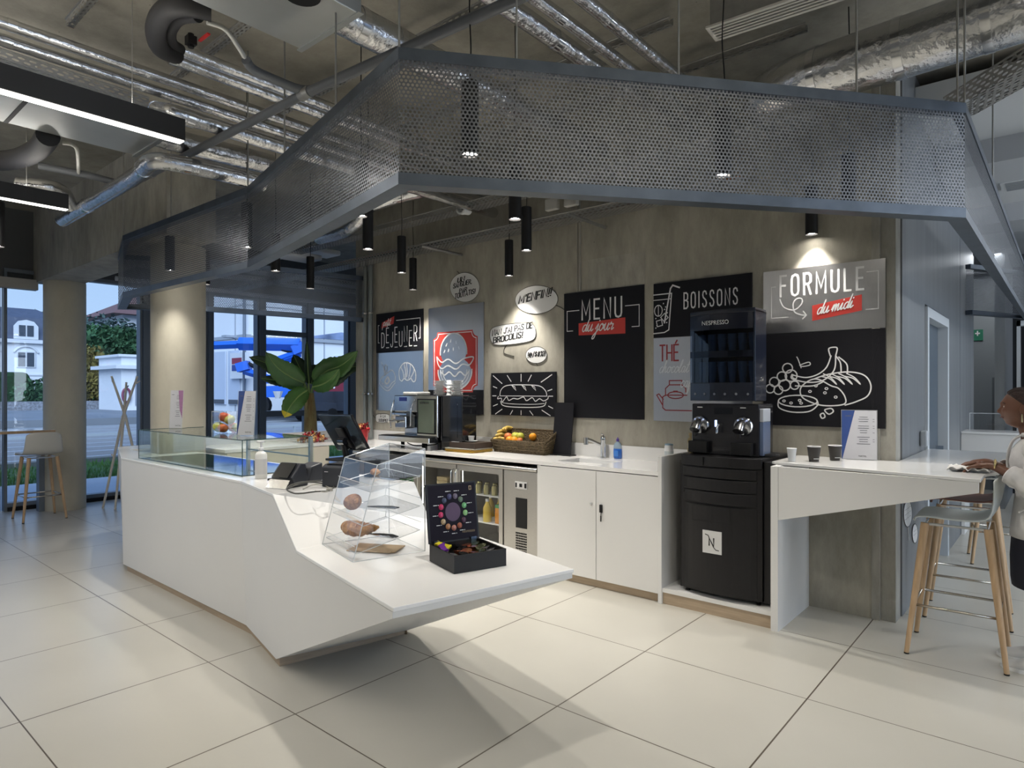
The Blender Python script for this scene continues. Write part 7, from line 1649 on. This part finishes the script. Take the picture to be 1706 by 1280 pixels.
# ---- blue boom lift
blu = mat('lift_blue', (.02, .13, .62), .4); dz = 33.0
def D_(u, v, z=dz): return AD(u, v, z)
bl = thing('boom_lift', 'bright blue articulated boom lift parked in front of the warehouse', 'boom lift', (D_(470, 690).x, D_(470, 690).y, .3)); Ob = Vector(bl.location)
def beam(pts, w, name, m=blu): return MB().tube([p-Ob for p in pts], w, 4).build(name, m, bl)
beam([D_(398, 573), D_(500, 575)], .33, 'upper_boom'); beam([D_(330, 577), D_(400, 574)], .20, 'upper_boom'); beam([D_(330, 572), D_(398, 571)], .08, 'hydraulic_line'); beam([D_(496, 574), D_(502, 588)], .42, 'elbow')
beam([D_(500, 588), D_(455, 604), D_(435, 608)], .22, 'middle_boom'); beam([D_(492, 594), D_(470, 602), D_(425, 622)], .20, 'middle_boom')
beam([D_(404, 604), D_(408, 618)], .42, 'elbow'); beam([D_(406, 618), D_(440, 628), D_(470, 640)], .18, 'lower_boom'); beam([D_(414, 606), D_(440, 620)], .10, 'hydraulic_cylinder', black_mat)
beam([D_(462, 581), D_(496, 590)], .07, 'hydraulic_cylinder', black_mat)
a = D_(442, 662)-Ob; b = D_(500, 662)-Ob
dirx = (b-a).normalized(); diry = BV((-dirx.y, dirx.x, 0))
MB().extr([a+diry*-.6, b+diry*-.6, b+diry*-.6+BV((0, 0, .62)), a+diry*-.6+BV((0, 0, .55))], diry*1.6).build('chassis', blu, bl); MB().extr([a+diry*-.5+BV((0, 0, .7)), b+diry*-.5+BV((0, 0, .7)), b+diry*-.5+BV((0, 0, 1.25)), a+diry*-.5+BV((0, 0, 1.1))], diry*1.4).build('turntable', blu, bl)
for f in (.02, .98):
    c = a.lerp(b, f); c.z = .5; MB().tube([c+diry*-.9, c+diry*-.5], .5, 16).build('wheel', black_mat, bl)
MB().tube([D_(463, 652, dz-1.5)-Ob, D_(463, 664, dz-1.5)-Ob], [.25, .12], 8).build('lamp_globe', wfr, bl)
# ---- railway flat cars / machinery low at the right
for k, (u, lb) in enumerate(((548, 'dark railway wagon parked left of the window frame'), (588, 'dark railway wagon parked at the right window'))):
    q = D_(u, 672, 33); w = thing('railway_wagon', lb, 'wagon', (q.x, q.y, .0), .1)
    MB().box(-1.2, -1.2, .55, 1.2, 1.2, .95).box(-.8, -.9, .95, .6, .2, 1.5).build('wagon_body', mat('wagon_dark', (.03, .035, .05), .6), w)
    for s_ in (-.8, .8): MB().tube([(-1.25, s_, .35), (1.25, s_, .35)], .33, 12).build('wheelset', black_mat, w)
q = D_(570, 640, 36); t = thing('red_truck', 'dark red vehicle body behind the banana plant leaves', 'vehicle', (q.x, q.y, .2), .05)
MB().box(-.6, -3.2, 1.2, .6, 3.2, 2.5).build('vehicle_body', mat('truck_red', (.20, .02, .04), .5), t); MB().box(-.6, -3.2, .5, .6, 3.2, 1.1).build('chassis', black_mat, t)
MB().ribbon([(-1.6, 1.5), (-1.3, 2.0), (-1.0, 1.5)], .12, lambda x, y: (.62, x, y)).build('lettering', ink_white, t)
# ---- street lamp
q = D_(406, 660, 34); t = thing('street_lamp', 'grey street lamp with a curved arm in front of the warehouse corner', 'street lamp', (q.x, q.y, -.2))
MB().tube([(0, 0, 0), (0, 0, D_(406, 566, 34).z+.2)], .06, 8).build('pole', mat('pipe_blue_grey', (.16, .19, .24), .5), t); p2_ = D_(382, 561, 34)-q; MB().tube([(0, 0, D_(406, 567, 34).z+.2), (p2_.x, p2_.y, D_(382, 561, 34).z+.2)], .05, 6).build('arm', mat('pipe_blue_grey', (.16, .19, .24), .5), t)
MB().cbox((p2_.x, p2_.y, D_(382, 561, 34).z+.2), (.5, .6, .12)).build('lamp_head', mat('lamp_head_grey', (.35, .38, .42), .5), t)

# ================================================================== BANANA PLANT (indoors, behind the return run)
lm_g = mat('banana_leaf', (.035, .10, .02), .42, noise=.25, nscale=5, col2=(.055, .15, .03)); lm_d = mat('banana_leaf_dark', (.012, .040, .014), .45)
lm_y = mat('leaf_yellow', (.55, .45, .03), .5); stem_g = mat('banana_stem_green', (.20, .30, .10), .5); trunk_m = mat('banana_trunk', (.20, .12, .05), .8, noise=.4, nscale=18, stretch=(1, 1, .3), col2=(.32, .28, .12))
zc = 8.3; q = AD(516, 700, zc)
bp = thing('banana_plant', 'potted banana plant with broad green leaves in front of the windows', 'plant', (q.x, q.y, 0)); Op = Vector(bp.location)
MB().lathe([(.17, 0), (.19, .01), (.24, .38), (.23, .38), (.18, .34), (.0, .34)], seg=24).build('pot', mat('pot_grey', (.16, .16, .17), .6), bp, smooth=True, auto=40)
hh = AD(516, 655, zc).z
MB().tube([(0, 0, .3), (.02, 0, .8), (0, .01, hh-.25), (0, 0, hh)], [.10, .095, .075, .05], 12).build('trunk', trunk_m, bp, smooth=True)
for k in range(4): MB().tube(smooth_pts([(0, 0, 1.0+.07*k), (.05*math.cos(k*1.7), .05*math.sin(k*1.7), 1.1+.07*k), (.075*math.cos(k*1.7), .075*math.sin(k*1.7), 1.24+.07*k)], 4), .022, 6).build('dry_sheath', trunk_m, bp, smooth=True)
def leaf(pts, w, m=lm_g, z0=zc, z1=zc, fold=.35, tip=None, name='leaf'):
    P = [AD(u, v, z0+(z1-z0)*i/(len(pts)-1))-Op for i, (u, v) in enumerate(pts)]
    P = smooth_pts(P, 8); n = len(P); W_ = w*zc/FPX/2
    vd = (Vector((0, 0, EYE))-Op-P[n//2]).normalized(); G_ = []
    for i, p in enumerate(P):
        t = (P[min(i+1, n-1)]-P[max(i-1, 0)]).normalized(); sd = t.cross(vd).normalized(); f = i/(n-1)
        ww = W_*(math.sin(PI*min(1, (f**.85*.93+.07)))**.85)*(1 if f < .9 else (1-f)/.1*.7+.3) if f > .0 else W_*.1
        if i == n-1: ww = W_*.03
        ww *= 1+.05*math.sin(i*2.3)
        up_ = vd*ww*fold
        G_.append([p-sd*ww+up_, p-sd*ww*.5+up_*.35, p, p+sd*ww*.5+up_*.35, p+sd*ww+up_])
    o = MB().grid(G_).build(name, m, bp, smooth=True, solid=.003)
    MB().tube(P[:-1], [.010*(1-.8*i/(n-1))+.002 for i in range(n-1)], 6).build('midrib', stem_g, o, smooth=True)
    if tip:
        k = max(0, n-6); MB().grid([[q_+vd*.004 for q_ in r] for r in G_[k:]]).build('yellow_tip', lm_y, o, smooth=True)
    return o
leaf([(508, 640), (478, 622), (446, 606), (415, 595)], 30, lm_d, zc, zc-.2)
leaf([(507, 638), (486, 629), (462, 612), (443, 587)], 40, lm_g, zc-.1, zc-.4, .25)
leaf([(510, 634), (500, 614), (489, 591)], 30, lm_d, zc, zc+.1)
leaf([(505, 640), (478, 635), (455, 633), (434, 630)], 20, lm_d, zc, zc-.3)
leaf([(515, 640), (513, 615), (511, 566)], 12, lm_d, zc, zc, .6)
leaf([(518, 640), (522, 622), (530, 608)], 30, lm_d, zc+.1, zc+.2)
leaf([(524, 636), (545, 618), (570, 608), (596, 585)], 38, lm_g, zc-.1, zc-.3, .25)
leaf([(524, 640), (550, 628), (575, 614), (602, 610)], 38, lm_d, zc+.1, zc+.1)
leaf([(521, 645), (538, 640), (553, 630), (565, 615)], 28, lm_g, zc-.2, zc-.4, .3)
leaf([(512, 650), (496, 662), (482, 680), (474, 696)], 32, lm_g, zc-.2, zc-.5, .25, tip=True)
for (u, v), (u2, v2) in (((516, 662), (506, 636)), ((516, 662), (526, 632)), ((517, 660), (521, 645)), ((515, 662), (505, 642)), ((516, 665), (511, 650)), ((516, 660), (514, 640))):
    a = AD(u, v, zc)-Op; b = AD(u2, v2, zc-.08)-Op; MB().tube([a, a.lerp(b, .5)+Vector((0, 0, .01)), b], [.020, .014, .010], 8).build('leaf_stalk', stem_g, bp, smooth=True)

# fridge contents, seen through the glass doors
def fr_obj(k, f, z, y=.25): a, b = FRX[k]; return Vector((a+(b-a)*f, FY+.02+y, z))
FZ = (.125, .339, .589)
for k, f in ((0, .35), (0, .62)):
    pass
def bottle(label, loc, m, r=.032, h=.17, capm=None, grp=None):
    t = thing('juice_bottle', label, 'bottle', loc, group=grp); MB().lathe([(.0, 0), (r, 0), (r*1.02, .01), (r, h*.55), (r*.95, h*.62), (r*.45, h*.82), (r*.42, h*.88)], seg=18).build('bottle_body', m, t, smooth=True, auto=50)
    MB().lathe([(r*.46, h*.88), (r*.46, h), (0, h)], seg=14).build('cap', capm or white_cool, t); return t
ju_y = mat('juice_yellow', (.62, .46, .08), .3); ju_o = mat('juice_orange', (.70, .30, .05), .35)
bottle('yellow juice bottle on the middle fridge shelf behind the right glass door', fr_obj(0, .52, FZ[1], .10), ju_y, .040, .21)
for k in range(3): bottle(['left', 'middle', 'right'][k]+' back row juice bottle in the right part of the fridge', fr_obj(0, .25+.22*k, FZ[1], .30), ju_y, .035, .2, grp='back row of juice bottles')
t = thing('juice_carton', 'orange and green juice carton on the middle fridge shelf', 'carton', fr_obj(0, .80, FZ[1], .08)); MB().box(-.035, 0, 0, .035, .07, .14).build('carton_body', ju_o, t); MB().extr([(-.035, 0, .141), (.035, 0, .141), (.035, .0, .17), (-.035, .0, .17)], (0, .07, 0)).build('carton_top', mat('carton_green', (.08, .30, .12), .4), t)
for k in range(9):
    o = MB().lathe([(.0, 0), (.028, 0), (.028, .07), (.024, .08), (.024, .09), (.0, .09)], seg=14).build('small_jar', mat('jar_gold', (.42, .38, .18), .2, .6), smooth=True, auto=50); o.location = fr_obj(0, .12+.19*(k % 5), FZ[2], .10+.12*(k//5)); tag(o, ['first', 'second', 'third', 'fourth', 'fifth'][k % 5]+' small gold lidded jar in the '+('front', 'back')[k//5]+' row of the top fridge shelf', 'jar', 'small jars on the top fridge shelf')
for k in range(5):
    o = MB().extr([(-.075, 0, 0), (.075, 0, 0), (.075, .09, 0), (-.075, .09, 0)], (0, 0, .035)).build('sandwich_pack', mat('bread_pack', (.50, .40, .22), .5, noise=.2, nscale=20), bevel=.004); o.location = fr_obj(1, .45, FZ[2]+.037*(k % 3), .10+.1*(k//3)); tag(o, ['bottom', 'middle', 'top'][k % 3]+' wrapped sandwich pack in the '+('front', 'back')[k//3]+' stack behind the middle fridge door', 'sandwich', 'sandwich packs in the fridge')
for k in range(5): bottle(['first', 'second', 'third', 'fourth', 'fifth'][k]+' green water bottle from the left behind the left fridge door', fr_obj(2, .12+.18*k, FZ[2], .12), mat('bottle_green', (.10, .30, .12), .2), .026, .19, grp='green bottles in the fridge')
